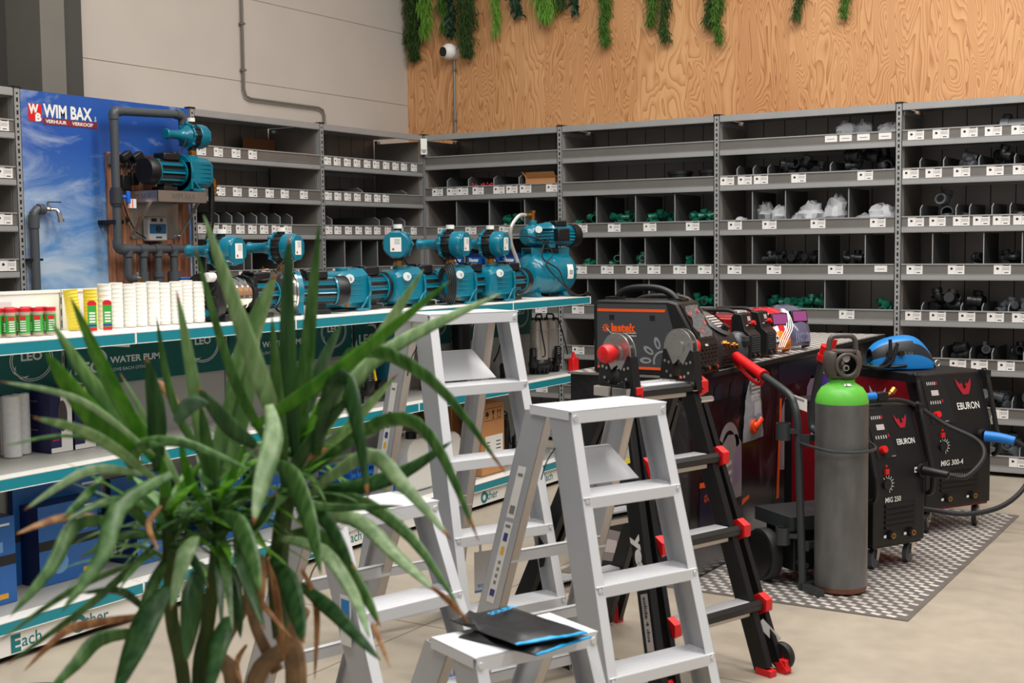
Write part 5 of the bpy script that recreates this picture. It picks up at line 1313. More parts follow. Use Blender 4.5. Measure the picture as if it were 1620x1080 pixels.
# ---------------------------------------------------------------- black wheeled MIG welders
PB = mat('powder_black', (19, 19, 20), .42, noise=.03, nscale=80); MRED = mat('mig_red', (112, 10, 20), .36); GPR = mat('caster_rubber', (74, 76, 80), .5); ZN = mat('zinc', (190, 186, 176), .3, .9)
EM = mat('emblem_red', (158, 24, 40), .4)
def emblem(e, o, R_, U_, s, m):
    """winged crown mark, s = half width"""
    o = Vector(o); R_ = Vector(R_); U_ = Vector(U_)
    def P(x, y): return o + R_ * (x * s) + U_ * (y * s)
    for k in (-1, 1):
        e.face([P(k * 1.0, 1.05)] + ([P(k * .55, .55), P(k * .35, .50), P(k * .18, .15), P(0, 0), P(0, -.5), P(k * .35, -.5), P(k * .62, -.1), P(k * .85, .35)] if k > 0 else [P(k * .85, .35), P(k * .62, -.1), P(k * .35, -.5), P(0, -.5), P(0, 0), P(k * .18, .15), P(k * .35, .50), P(k * .55, .55)]), m)
        q = [P(k * .12, .35), P(k * .34, .7), P(k * .30, .2)]; e.face(q if k < 0 else q[::-1], m)
def caster(t, x, y, r, a, red=False):
    e = MB(); c_, s_ = math.cos(a), math.sin(a)
    e.cyl((x - .011 * -s_, y - .011 * c_, r), (x + .011 * -s_, y + .011 * c_, r), r, n=28); o = e.build('caster', GPR if not red else RUB, t)
    e = MB(); e.cyl((x + .013 * s_, y - .013 * c_, r), (x - .013 * s_, y + .013 * c_, r), r * .62, n=20); e.build('caster_hub', ZN if red else GPR, o)
    e = MB(); zt = r * 2 + .012
    for k in (-1, 1):
        off = Vector((-s_, c_, 0)) * .019 * k; top = Vector((x + c_ * .028, y + s_ * .028, zt))
        A_1 = Vector((x, y, r - .006)) + off
        e.hexa([A_1 + Vector((c_, s_, 0)) * -.012, A_1 + Vector((c_, s_, 0)) * .012, A_1 + Vector((c_, s_, 0)) * .012 + off * .1, A_1 + Vector((c_, s_, 0)) * -.012 + off * .1,
                top + off + Vector((c_, s_, 0)) * -.026, top + off + Vector((c_, s_, 0)) * .022, top + off * 1.1 + Vector((c_, s_, 0)) * .022, top + off * 1.1 + Vector((c_, s_, 0)) * -.026])
    e.cyl((top.x, top.y, zt - .004), (top.x, top.y, zt + .006), .028, n=16); e.cyl((x - .024 * -s_, y - .024 * c_, r), (x + .024 * -s_, y + .024 * c_, r), .006, n=8)
    e.build('caster_fork', ZN, o, smooth=False)
def mig(label, loc, rz, W, H, z0, Ln, model, cr, redc):
    """local: x to the right along the front, y to the back, z up; origin floor at front left"""
    t = thing('mig_welder', label, 'welder', loc, rz); K = z0 + (H - z0) * .60
    pr = [(0, z0), (Ln, z0), (Ln, H - .015), (Ln - .02, H), (.105, H), (.085, H - .012), (.0, K)]
    e = MB(); e.prism(pr, lambda u, v, w: (w, u, v), 0, W, 0); e.build('casing', PB, t, bev=.006)
    for s in (0, 1):
        e = MB(); X = -.0025 if s == 0 else W
        sp = [(.12, z0 + .05), (Ln - .06, z0 + .05), (Ln - .06, H - .05), (.155, H - .05), (.06, K - .01), (.06, z0 + .05)]
        e.prism(sp, lambda u, v, w: (w, u, v), X, X + .0025, 0); e.build('side_panel', MRED, t, smooth=False)
    e = MB(); emblem(e, (-.0035, .36, H - .16), (0, -1, 0), (0, 0, 1), .065, 0); e.box(-.0035, -.003, .30, .36, z0 + .22, z0 + .27, 1)
    e.build('side_emblem', [PLT, mat('warning_yellow', (230, 200, 40), .5)], t, smooth=False)
    # slanted control panel frame
    p0 = Vector((0, .0, K)); p1 = Vector((0, .085, H - .012)); U = (p1 - p0).normalized(); R = Vector((1, 0, 0)); Nn = R.cross(U); SL = (p1 - p0).length
    def S(x, a, o=.002): return p0 + R * x + U * a + Nn * o
    e = MB(); xa, xb = W * .10, W * .42; e.hexa([S(xa, .02, 0), S(xb + .02, .02, 0), S(xb + .02, .02, .003), S(xa, .02, .003), S(xa - .012, SL - .012, 0), S(xb - .02, SL - .012, 0), S(xb - .02, SL - .012, .003), S(xa - .012, SL - .012, .003)])
    cp = e.build('control_panel', SLOT, t, smooth=False)
    e = MB()
    def rect(x0, x1, a0, a1, m, o=.0045): e.face([S(x0, a0, o), S(x1, a0, o), S(x1, a1, o), S(x0, a1, o)], m)
    rect(xa + .035, xa + .085, SL * .60, SL * .70, 0)
    for k in range(5): rect(xa + .015 + k * .013, xa + .021 + k * .013, SL * .80, SL * .86, 0); rect(xa + .015 + k * .016, xa + .022 + k * .016, SL * .44, SL * .50, 0)
    rect(xa + .075, xa + .088, SL * .80, SL * .86, 1); rect(xa + .095, xa + .105, SL * .46, SL * .52, 1); rect(xa + .09, xa + .115, SL * .1, SL * .12, 2)
    e.build('display', [PLT, EM, INK], cp, smooth=False)
    e = MB(); e.cyl(S(xa + .035, SL * .24, 0), S(xa + .035, SL * .24, .028), .017, n=18); e.build('red_knob', RED, t)
    e = MB(); emblem(e, S(W * .70, SL * .68, .003), R, U, W * .125, 0); e.text('EBURON', S(W * .70, SL * .30, .003), R, U, .032 * W / .4, 1, bold=.008, w=W * .34, align='C'); e.build('brand_print', [EM, WHITE], t, smooth=False)
    y = -.0035
    e = MB(); e.text(model, (W * .22, y, z0 + (K - z0) * .52), (1, 0, 0), (0, 0, 1), .026 * (W / .4) ** .5, 0, bold=.015, w=W * (.30 if len(model) < 8 else .34))
    for k in range(9):
        a = -.3 + PI * 1.1 * k / 8 - .9; e.beam((W * .26 + .032 * math.cos(a), y, K - .10 + .032 * math.sin(a)), (W * .26 + .042 * math.cos(a), y, K - .10 + .042 * math.sin(a)), .0005, .003, (-math.sin(a), 0, math.cos(a)), 0)
    for k in range(14):
        a = -1.2 + 2.9 * k / 14; a2 = -1.2 + 2.9 * (k + 1) / 14; e.face([(W * .26 + .028 * math.cos(a), y, K - .10 + .028 * math.sin(a)), (W * .26 + .030 * math.cos(a), y, K - .10 + .030 * math.sin(a)), (W * .26 + .030 * math.cos(a2), y, K - .10 + .030 * math.sin(a2)), (W * .26 + .028 * math.cos(a2), y, K - .10 + .028 * math.sin(a2))], 0)
    xr = W * .82; e.box(xr - .013, xr + .013, y, y + .001, K - .062, K - .036, 0); e.box(xr - .010, xr + .008, y - .0006, y, K - .055, K - .046, 1)
    for k in range(2):
        xx = W * (.33 if k == 0 else .72); e.box(xx - .045, xx - .028, y, y + .001, z0 + .035, z0 + .048, 0); e.beam((xx + .03, y, z0 + .055), (xx + .036, y, z0 + .035), .0005, .003, (1, 0, 0), 0)
    e.build('white_print', [WHITE, SLOT], t, smooth=False)
    e = MB(); e.cyl((W * .24, 0, K - .10), (W * .24, -.012, K - .10), .022, n=18); e.build('selector_knob', BLACK, t)
    e = MB(); e.box(W * .235 - .011, W * .235 + .013, -.010, .002, K - .052, K - .028); e.cyl((W * .24, -.0, K - .014), (W * .24, -.003, K - .014), .006, n=10); e.build('red_switch', RED, t, smooth=False)
    e = MB()
    for k in range(5):
        z = z0 + (K - z0) * (.20 + k * .065); e.hexa([(W * .22, -.010, z), (W * .80, -.010, z), (W * .80, .002, z - .004), (W * .22, .002, z - .004), (W * .22, -.002, z + .016), (W * .80, -.002, z + .016), (W * .80, .002, z + .016), (W * .22, .002, z + .016)])
    e.build('louvres', PB, t, smooth=False)
    for k in range(2):
        xx = W * (.33 if k == 0 else .72); e = MB(); e.cyl((xx, 0, z0 + .045), (xx, -.022, z0 + .045), .021, n=18, m=0); e.cyl((xx, -.022, z0 + .045), (xx, -.0235, z0 + .045), .013, n=14, m=1); e.cyl((xx, -.0235, z0 + .045), (xx, -.0245, z0 + .045), .007, n=10, m=0); e.build('cable_socket', [BLACK, BRASS], t)
    for x in (-.018, W + .018):
        e = MB(); e.tube([(x, .09, H - .02), (x, .052, H - .025), (x, -.015, K - .01), (x, -.032, K - .07), (x, -.030, K - .15), (x, .0, K - .17)], .0135, 10, smooth=3); e.box(x - .018, x + .018, .04, .11, H - .045, H - .005); e.build('side_handle', BLACK, t)
    a = -.6
    for k, (x, yy) in enumerate(((.055, .05), (W - .055, .05))): caster(t, x, yy, cr, math.radians(35 if redc else 20), redc)
    for x in (-.02, W + .02):
        e = MB(); e.cyl((x - .018, Ln - .10, cr * 1.5), (x + .018, Ln - .10, cr * 1.5), cr * 1.5, n=28); e.build('rear_wheel', RUB, t)
    e = MB(); e.box(.01, W - .01, .01, Ln + .05, z0 - .012, z0); e.build('base_plate', MRED if redc else PB, t, smooth=False)
    return t
mrz = math.radians(62.2)
tm = mig('black wheeled welder marked MIG 250 beside the gas cylinder', (4.576, -2.879, .0085), mrz, .338, .755, .112, .60, 'MIG 250', .044, False)
# torch lead of the smaller machine
e = MB(); W = .338; K = .112 + (.755 - .112) * .6
e.cyl((W * .92, -.0, K - .055), (W * .92, -.02, K - .055), .034, n=16); e.build('euro_socket', BLACK, tm)
e = MB(); e.tube([(W * .92, -.02, K - .055), (W * .95, -.08, K - .058), (W * 1.0, -.14, K - .062)], [.024, .019], 14, smooth=4); e.build('torch_connector', BLACK, tm)
mm = Matrix.Translation((4.576, -2.879, .0085)) @ Matrix.Rotation(mrz, 4, 'Z')
def wl(p): return tuple(mm @ Vector(p))
e = MB(); e.tube([wl((W * 1.0, -.15, K - .062)), wl((W * 1.12, -.21, K - .06)), wl((W * 1.42, -.22, K + .02)), wl((W * 1.50, -.16, K + .09)), wl((W * 1.30, -.03, K + .155)), wl((W * 1.06, .06, K + .235)), wl((W * .8, .09, .768)), wl((W * .5, .10, .774)), wl((W * .15, .12, .775))], .011, 10, smooth=8)
for k in range(8): e.cyl(wl((W * 1.0 + k * .006, -.15 - k * .008, K - .062)), wl((W * 1.0 + k * .006 + .003, -.154 - k * .008, K - .062)), .015, n=12)
tag(e.build('torch_cable', RUB), 'black torch cable looping from the MIG 250 welder up to its top', 'cable')
t = thing('welding_torch', 'blue handled welding torch lying on top of the MIG 250 welder', 'torch', wl((.02, .10, .790)), mrz)
e = MB(); e.tube([(-.05, .02, .0), (.03, .02, .004), (.10, .01, .006)], .019, 12, smooth=3); e.build('torch_handle', mat('torch_blue', (24, 116, 196), .4), t)
e = MB(); e.box(.10, .165, -.012, .030, -.016, .024); e.build('torch_grip', BLACK, t, bev=.004)
e = MB(); e.tube([(.16, .01, .004), (.19, .01, .008), (.22, .01, .026)], .011, 10, smooth=3); e.cyl((.205, .01, .014), (.225, .01, .034), .015, n=12); e.build('torch_nozzle', BRASS, t)
tm2 = mig('tall black wheeled welder marked MIG 300-4 with the blue helmet on it', (4.594, -1.994, .0085), math.radians(58.5), .46, .835, .132, .78, 'MIG 300-4', .058, True)
W = .46; K = .132 + (.835 - .132) * .6
e = MB(); e.cyl((W * .84, 0, K - .06), (W * .84, -.03, K - .062), .036, n=18); e.build('euro_socket', BLACK, tm2)
e = MB(); e.tube([(W * .84, -.03, K - .062), (W * .92, -.10, K - .066), (W * 1.0, -.16, K - .078)], [.029, .024], 14, smooth=4); part(e.build('torch_connector', mat('torch_blue', (24, 116, 196), .4), tm2), 'bright blue torch connector')
mm = Matrix.Translation((4.594, -1.994, .0085)) @ Matrix.Rotation(math.radians(58.5), 4, 'Z')
e = MB(); e.tube([wl((W * 1.0, -.165, K - .08)), wl((W * 1.10, -.22, K - .13)), wl((W * 1.09, -.24, K - .22)), wl((W * .9, -.26, K - .31)), wl((W * .6, -.27, K - .375)), wl((W * .3, -.25, K - .405)), wl((W * .05, -.2, K - .41)), wl((-.05, -.12, K - .40)), wl((-.10, .0, K - .40))], .013, 10, smooth=8)
for k in range(14): 
    a = Vector(wl((W * 1.0, -.165, K - .08))).lerp(Vector(wl((W * 1.10, -.225, K - .135))), k / 14); b_ = Vector(wl((W * 1.0, -.165, K - .08))).lerp(Vector(wl((W * 1.10, -.225, K - .135))), (k + .5) / 14); e.cyl(a, b_, .020, n=12)
tag(e.build('torch_cable', RUB), 'thick black torch cable hanging from the blue connector of the MIG 300-4', 'cable')
# eye bolt on the large machine
e = MB(); c0 = wl((W * .52, .17, .852)); e.tube([(c0[0] + .016 * math.cos(a) * .6, c0[1] + .016 * math.cos(a) * .8, c0[2] + .018 + .016 * math.sin(a)) for a in [2 * PI * i / 14 for i in range(14)]], .004, 8, closed=True)
o = e.build('lifting_eye', ZN); o.parent = tm2; o.matrix_parent_inverse = mm.inverted()
# blue helmet on top
HB = mat('helmet_blue', (16, 118, 190), .38); HBK = mat('helmet_dark', (34, 36, 42), .42)
mh = wl((W * .18, .33, .843))
t = thing('welding_helmet', 'bright blue and black welding helmet lying on top of the MIG 300-4', 'helmet', mh, rot=(0, 0, math.radians(36)))
rows = [(-.14, .0, .045, .10), (-.11, .0, .072, .135), (-.05, .0, .090, .162), (.02, .0, .094, .175), (.08, .0, .094, .178), (.125, .0, .090, .160), (.165, -.0, .082, .115), (.19, -.0, .078, .075), (.20, 0, .076, .03)]
n = 22; v = []; fa = []
for x, zo, ry, hz in rows:
    for i in range(n + 1):
        a = -.12 + (PI + .24) * i / n
        cc = math.copysign(abs(math.cos(a)) ** .75, math.cos(a)); ss = math.copysign(abs(math.sin(a)) ** .75, math.sin(a))
        v.append((x, ry * 1.1 * cc, zo + hz * max(ss, -.02)))
e = MB()
for k in range(len(rows) - 1):
    for i in range(n): fa.append((k * (n + 1) + i, k * (n + 1) + i + 1, (k + 1) * (n + 1) + i + 1, (k + 1) * (n + 1) + i))
e.v = v; e.f = fa
ms = []
for k in range(len(rows) - 1):
    for i in range(n):
        s_ = min(i, n - 1 - i)
        ms.append(1 if (3 <= s_ <= (5 if k > 5 else 6 - (k > 3)) and k < 7) or (k == 7 and s_ < 9) else 0)
e.m = ms
o = e.build('shell', [HB, HBK], t, angle=60); s = o.modifiers.new('solid', 'SOLIDIFY'); s.thickness = .004; s = o.modifiers.new('sub', 'SUBSURF'); s.levels = 1; s.render_levels = 1
e = MB()
for sy in (-1, 1): e.cyl((-.06, sy * .098, .082), (-.06, sy * .118, .082), .020, n=18); e.cyl((.0, sy * .10, .085), (.0, sy * .116, .085), .015, n=16)
e.build('pivot_knob', BLACK, t)
e = MB(); 
for sy in (-1, 1): e.tube([(-.06, sy * .104, .16), (-.062, sy * .108, .09), (-.085, sy * .104, .04), (-.11, sy * .09, .012)], .010, 8, smooth=4)
e.tube([(-.02, -.104, .14), (-.05, -.110, .05), (-.10, -.100, .012), (-.15, -.06, .010), (-.165, .0, .010), (-.15, .06, .010)], .010, 8, smooth=4); e.tube([(-.16, -.04, .014), (-.05, -.102, .014), (.03, -.106, .020)], .008, 8, smooth=3)
e.build('head_strap', BLACK, t)
e = MB(); e.text('G-52', (.012, -.1105, .078), (1, 0, 0), (0, 0, 1), .014, 0, bold=.0, w=.05); e.build('side_lettering', INK, t, smooth=False)
for k, (x, yy, lb) in enumerate([(.03, .08, 'green')]):
    e = MB(); c0 = Vector(wl((-.0, .40, .85)))
    for a in (0, .7, 1.4, 2.1): e.beam(c0, c0 + Vector((.03 * math.cos(a + 2.6), .03 * math.sin(a + 2.6), .012 * a - .004)), .006, .004)
    tag(e.build('cable_tag', GN), 'tiny green cable tie sticking out behind the gas cylinder guard', 'cable tie')
# ================================================================ goods in the shelf bins
FG = mat('fitting_green', (14, 92, 72), .3); FBK = mat('fitting_black', (30, 31, 33), .38); FGY = mat('fitting_grey', (84, 88, 92), .38); FBR = BRASS
FILM = mat('bag_plastic', (214, 216, 220), .16, trans=.55, ior=1.2, bump=1.0, nscale=22)
def prot_elbow(m):
    e = MB(); e.tube([(-.034, 0, 0), (-.008, 0, 0), (.004, 0, .004), (.008, 0, .016), (.008, 0, .040)], .0165, 12, smooth=2); e.cyl((-.036, 0, 0), (-.018, 0, 0), .021, n=14); e.cyl((.008, 0, .024), (.008, 0, .042), .021, n=14); e.cyl((-.0365, 0, 0), (-.0362, 0, 0), .014, n=10, m=1)
    return e.build('pipe_elbow', [m, SLOT])
def prot_tee(m):
    e = MB(); e.cyl((-.04, 0, 0), (.04, 0, 0), .0165, n=12); e.cyl((0, 0, 0), (0, 0, .036), .0165, n=12)
    for a, b_ in (((-.041, 0, 0), (-.022, 0, 0)), ((.022, 0, 0), (.041, 0, 0)), ((0, 0, .02), (0, 0, .038))): e.cyl(a, b_, .021, n=14)
    e.cyl((0, 0, .0385), (0, 0, .0382), .014, n=10, m=1)
    return e.build('pipe_tee', [m, SLOT])
def prot_socket(m):
    e = MB(); e.lathe([(.017, -.03), (.022, -.03), (.023, -.012), (.020, -.01), (.020, .01), (.023, .012), (.022, .03), (.017, .03), (.017, -.03)], (0, 0, 0), (1, 0, 0), 18); e.cyl((-.002, 0, 0), (.002, 0, 0), .017, n=12, m=1)
    return e.build('pipe_socket', [m, SLOT])
PROT = {}
def proto(kind, m):
    k = (kind, m.name)
    if k not in PROT:
        o = {'e': prot_elbow, 't': prot_tee, 's': prot_socket}[kind](m); PROT[k] = (o.data, o.name.split('.')[0]); bpy.data.objects.remove(o)
    return PROT[k]
rnd = random.Random(3)
CN = {FG: 'green', FBK: 'black', FGY: 'grey', FBR: 'brass'}
ORD = ['top', 'second', 'third', 'fourth', 'fifth', 'sixth', 'seventh', 'bottom']
KN = {'e': ('elbow', 'pipe fitting'), 't': ('tee', 'pipe fitting'), 's': ('socket', 'pipe fitting')}
def heap(unit, lv, f0, f1, n, m, kinds='ets', s=1.0, where=''):
    s *= 1.25 if m is not FBR else 1.0; n = int(n * 1.35)
    """individual fittings dumped in one bin; unit >= 0 right wall bay, 'A'/'B' left wall bays"""
    placed = []
    z0 = (LV if not isinstance(unit, str) else LL)[lv] - .07 + .002
    bay = {0: 'bay with blue cartons', 1: 'bay with round tubs', 2: 'bay with plastic bags', 3: 'rightmost bay', 'A': 'bay beside sky panel', 'B': 'left corner bay'}[unit]
    for i in range(n):
        k = kinds[i % len(kinds)]
        r = .021 * s
        best = None
        for tr in range(40):
            x = f0 * BW + .045 * s + (f1 - f0) * BW * rnd.random() * .999; x = min(x, f1 * BW - .04 * s)
            y = .062 + .12 * rnd.random(); lay = 0
            near = [p for p in placed if abs(p[0] - x) < .044 * s and abs(p[1] - y) < .044 * s]
            lay = 1 + max([p[2] for p in near], default=-1)
            if lay <= 2 and (best is None or lay > best[2]): best = (x, y, lay)
        if best is None: continue
        x, y, lay = best
        placed.append((x, y, lay)); z = z0 + r + lay * .034 * s
        me, nm = proto(k, m)
        o = bpy.data.objects.new(nm, me); COL.objects.link(o); o.scale = (s, s, s)
        o.rotation_euler = (rnd.uniform(-.3, .3) + (PI / 2 if rnd.random() < .3 else 0), rnd.uniform(-.3, .3), rnd.uniform(0, 2 * PI))
        if isinstance(unit, str):
            yb = -2.6 if unit == 'A' else -1.3; o.location = (-y, yb + x, z)
        else: o.location = (unit * BW + x, y, z)
        kn = {'e': 'elbow', 't': 'tee', 's': 'straight socket'}[k]
        ct = CN[m]
        tag(o, '%s %s in %s, %s shelf, %s' % (ct if ct != 'brass' else 'small brass', kn, where or 'the bins', ORD[lv], bay), 'pipe fitting',
            '%s %ss, %s, %s shelf, %s' % (ct, kn, where or 'bins', ORD[lv], bay))
heap(0, 2, .50, .73, 9, FG, where='the right bins')
heap(1, 2, .02, .22, 5, FG, where='bin one'); heap(1, 2, .26, .48, 8, FG, where='bin two'); heap(1, 2, .51, .73, 7, FG, where='bin three'); heap(1, 2, .76, .98, 8, FG, where='bin four')
heap(1, 3, .26, .38, 3, FG, where='bin two'); heap(1, 3, .41, .54, 5, FG, where='bin three'); heap(1, 3, .73, .85, 3, FG, where='bin five'); heap(1, 3, .05, .2, 2, FG, where='bin one')
heap(1, 4, .81, .98, 6, FG, where='the last bin'); heap(1, 4, .6, .78, 4, FG, where='bin four')
heap(2, 1, .32, .62, 8, FBK, s=1.2, where='the middle bin'); heap(2, 1, .66, .98, 12, FBK, 'se', s=1.55, where='the right bin')
heap(2, 3, .24, .56, 12, FBK, where='bin two'); heap(2, 3, .6, .8, 6, FBK, where='bin three')
heap(2, 4, .26, .60, 16, FG, where='the middle bin'); heap(2, 4, .63, .95, 5, FG, where='the right bin')
heap(2, 5, .10, .45, 8, FBK, s=1.3, where='the left part'); heap(2, 5, .5, .8, 8, FBK, s=1.3, where='the middle bin')
heap(3, 1, .24, .38, 6, FGY, s=1.2, where='bin three'); heap(3, 1, .41, .55, 5, FBK, s=1.2, where='bin four'); heap(3, 1, .57, .7, 3, FGY, s=1.2, where='bin five')
heap(3, 2, .12, .27, 8, FGY, 'sse', s=1.5, where='the left bin'); heap(3, 2, .30, .35, 2, FGY, s=1.0, where='bin two'); heap(3, 2, .55, .7, 4, FBK, where='bin six')
heap(3, 3, .30, .42, 4, FBK, where='bin two'); heap(3, 3, .45, .6, 6, FBK, where='bin three')
heap(3, 4, .13, .31, 10, FBK, s=1.3, where='bin two'); heap(3, 4, .33, .42, 4, FBK, s=1.2, where='bin three'); heap(3, 4, .45, .65, 6, FGY, where='bin five')
heap(3, 5, .24, .36, 7, FBK, s=1.2, where='bin two'); heap(3, 5, .38, .47, 5, FBK, s=1.1, where='bin three'); heap(3, 5, .5, .62, 5, FBK, s=1.1, where='bin four')
heap(3, 6, .35, .56, 16, FGY, 'st', s=1.25, where='the middle bin'); heap(3, 6, .58, .7, 5, FGY, 's', s=1.25, where='the right bin'); heap(3, 7, .34, .6, 10, FGY, s=1.3, where='the middle bin')
heap('A', 3, .45, .78, 8, FBR, s=.7)
def boxy(unit, lv, fr, w, h, d): z = LV[lv] - .07 + .001; return (unit * BW + fr * BW, .02, z)
HB_ = mat('box_blue', (8, 84, 160), .4)
for k, fr in enumerate((.235, .365, .495, .625)):
    o_ = boxy(0, 3, fr, 0, 0, 0)
    e = MB(); e.box(-.066, .066, 0, .12, 0, .165, 0); e.box(-.0661, .0661, -.0008, .001, .135, .165, 1); e.text('Hunter', (-.046, -.0012, .098), (1, 0, 0), (0, 0, 1), .028, 2, bold=.05, w=.092)
    for q in range(3): e.box(-.03 + q * .022, -.014 + q * .022, -.0012, 0, .078, .084, 2)
    tag(e.build('blue_carton', [HB_, BLD, WHITE], loc=o_, smooth=False), ['first', 'second', 'third', 'fourth'][k] + ' from the left of the blue cartons behind the teal pumps', 'box')
e = MB(); z0 = LV[1] - .069; x0 = .74 * BW; x1 = .955 * BW
e.box(x0, x1, .03, .34, z0, z0 + .004); e.box(x0, x0 + .004, .03, .34, z0, z0 + .13); e.box(x1 - .004, x1, .03, .34, z0, z0 + .13); e.box(x0, x1, .03, .034, z0, z0 + .12); e.box(x0, x1, .336, .34, z0, z0 + .13)
e.hexa([(x0 + .02, .026, z0 + .118), (x1, .026, z0 + .118), (x1, .03, z0 + .118), (x0 + .02, .03, z0 + .118), (x0 + .03, -.03 + .02, z0 + .16), (x1, -.01, z0 + .16), (x1, -.006, z0 + .16), (x0 + .03, -.006, z0 + .16)]); e.hexa([(x0, .03, z0 + .13), (x0 + .004, .03, z0 + .13), (x0 + .004, .34, z0 + .13), (x0, .34, z0 + .13), (x0 - .05, .05, z0 + .17), (x0 - .046, .05, z0 + .17), (x0 - .046, .32, z0 + .17), (x0 - .05, .32, z0 + .17)])
tag(e.build('open_carton', KR, smooth=False), 'open brown carton on the second shelf of the bay by the corner', 'box')
for k, fr in enumerate((.40, .49)):
    e = MB(); z0 = LV[1] - .068
    for i in range(9):
        a = i * 2.4 + k; x = fr * BW + .03 * math.cos(a); e.tube([(x, .06 + .02 * math.sin(a), z0 + .003), (x + .02 * math.cos(a * 1.3), .05, z0 + .06 + .01 * math.sin(i)), (x + .045 * math.cos(a * 1.7), .05 + .02 * math.sin(a), z0 + .075 + .012 * math.cos(i))], .0035, 5); e.ball((x + .045 * math.cos(a * 1.7), .05 + .02 * math.sin(a), z0 + .078 + .012 * math.cos(i)), .008, 8, 6)
    tag(e.build('red_wire_bundle', INKR), 'bundle of red tipped wires in the ' + ('left' if k == 0 else 'right') + ' part of the corner bay bins', 'wire bundle')
for k, fr in enumerate((.735, .925)):
    e = MB(); z0 = LV[1] - .069; e.lathe([(0, 0), (.082, 0), (.086, .08), (.086, .10), (.095, .10), (.095, .122), (.08, .123), (.08, .01), (0, .01)], (0, 0, 0), (0, 0, 1), 28)
    o = e.build('round_tub', BLACK, loc=(BW + fr * BW, .12, z0)); tag(o, 'round black tub on the second shelf, ' + ('left' if k == 0 else 'right') + ' one of two', 'tub')
def film(name, label, c, r, seed, grp=None, m=None):
    q = random.Random(seed); e = MB(); n, k = 14, 9; v = []; f = []
    for j in range(k + 1):
        t_ = PI * j / k
        for i in range(n):
            w = 1 + q.uniform(-.24, .24); v.append((r[0] * max(math.sin(t_), 1e-3) * math.cos(2 * PI * i / n) * w, r[1] * max(math.sin(t_), 1e-3) * math.sin(2 * PI * i / n) * w, max(-r[2] * math.cos(t_) * w, -r[2] * .9)))
    for j in range(k):
        for i in range(n): f.append((j * n + i, j * n + (i + 1) % n, (j + 1) * n + (i + 1) % n, (j + 1) * n + i))
    e.add(v, f); return tag(e.build(name, m or FILM, loc=(c[0], c[1], c[2] + r[2] * .9 + .001), angle=22), label, 'bag', grp)
BX = 2 * BW
film('plastic_bag', 'crumpled clear plastic bag on the top shelf, left of two', (BX + .70 * BW, .12, LV[0] - .068), (.08, .06, .085), 1)
film('plastic_bag', 'flat clear plastic bag on the top shelf at the bay post, right of two', (BX + .93 * BW, .12, LV[0] - .068), (.09, .06, .07), 2)
film('plastic_bag', 'shiny clear bag left of the middle on the top shelf, touching its neighbour', (BX + .785 * BW, .13, LV[0] - .068), (.06, .05, .085), 22)
SP = [(.11, .05, .03, 'small clear bag alone in the leftmost bin of the third shelf'), (.25, .06, .085, 'tall clear bag with a dark part in the second bin of the third shelf'), (.335, .055, .07, 'white crumpled bag in the second bin beside the tall clear bag'),
      (.45, .06, .05, 'low clear bag at the left of the wide middle bin, third shelf'), (.52, .075, .085, 'large milky bag in the middle of the wide bin, third shelf'), (.62, .075, .055, 'flat milky bag at the front of the wide bin, third shelf'),
      (.66, .07, .105, 'tall milky bag leaning on the divider of the wide bin, third shelf'), (.80, .06, .035, 'small clear bag at the left of the last bin, third shelf'), (.90, .09, .065, 'large shiny clear bag in the last bin, third shelf')]
for i, (fr, rx, rz_, lb) in enumerate(SP):
    film('plastic_bag', lb, (BX + fr * BW, .09 + .03 * (i % 2), LV[2] - .069), (rx * 1.15, .07, rz_ * .95 + .018), 10 + i, m=None if i % 2 else mat('milky_film', (196, 198, 202), .25, trans=.25, ior=1.2, bump=.8, nscale=18))
for k, (fr, c_, lb) in enumerate([(.245, WHITE, 'white connector among black fittings, left one'), (.36, YEL, 'pale yellow connector among the black fittings'), (.66, WHITE, 'white block among black fittings, right one')]):
    e = MB(); e.cyl((-.02, 0, .012), (.022, 0, .014), .014, n=12); e.box(-.014, .01, -.014, .012, .0, .026); tag(e.build('small_connector', c_, loc=(BX + fr * BW, .028, LV[3] - .069), rot=(0, 0, k), bev=.002), lb, 'connector')
e = MB(); e.cyl((-.10, 0, .060), (.16, 0, .060), .052, n=24); e.cyl((-.10, 0, .060), (-.05, 0, .060), .058, n=24); tag(e.build('grey_pipe', FGY, loc=(3 * BW + .56 * BW, .10, LV[0] - .069)), 'grey pipe piece lying on the top shelf at the right edge', 'pipe')
e = MB(); e.box(-.06, .05, -.03, .05, 0, .10); e.box(-.02, .03, -.03, .04, .10, .15); tag(e.build('black_valve_box', FBK, loc=(3 * BW + .50 * BW, .16, LV[0] - .069), bev=.008), 'black angular part behind the grey pipe on the top shelf', 'valve')
for k, (fr, h, lb) in enumerate([(.10, .10, 'dark square box low in the bay with the plastic bags, left'), (.30, .14, 'dark square box behind the blue helmet')]):
    e = MB(); e.box(-.09, .09, 0, .2, 0, h); tag(e.build('dark_box', mat('dark_box', (24, 26, 28), .5), loc=(BX + (fr + .5) * BW, .22, LV[5] - .069), bev=.003), lb, 'box')
e = MB(); e.cyl((0, 0, 0), (0, 0, .06), .010, n=12); tag(e.build('brass_pin', BRASS, loc=(-.06, -2.6 + .505 * BW, LL[2] - .069)), 'single brass pin standing on the third shelf beside the sky panel', 'fitting')
for k, (y0, y1, lv, lb) in enumerate([(-1.70, -1.36, 0, 'painted brown reflection of plywood in the top bin beside the sky panel bay post'), (-1.62, -1.36, 2, 'painted brown reflection of plywood low in the third bin beside the bay post')]):
    e = MB(); e.box(-.40, -.396, y0, y1, LL[lv] - .069, LL[lv] + (.13 if lv == 0 else .10)); tag(e.build('reflection_sheet', KRD, smooth=False), lb, 'cardboard')  # brown sheets stand in for plywood mirrored in the steel side panel
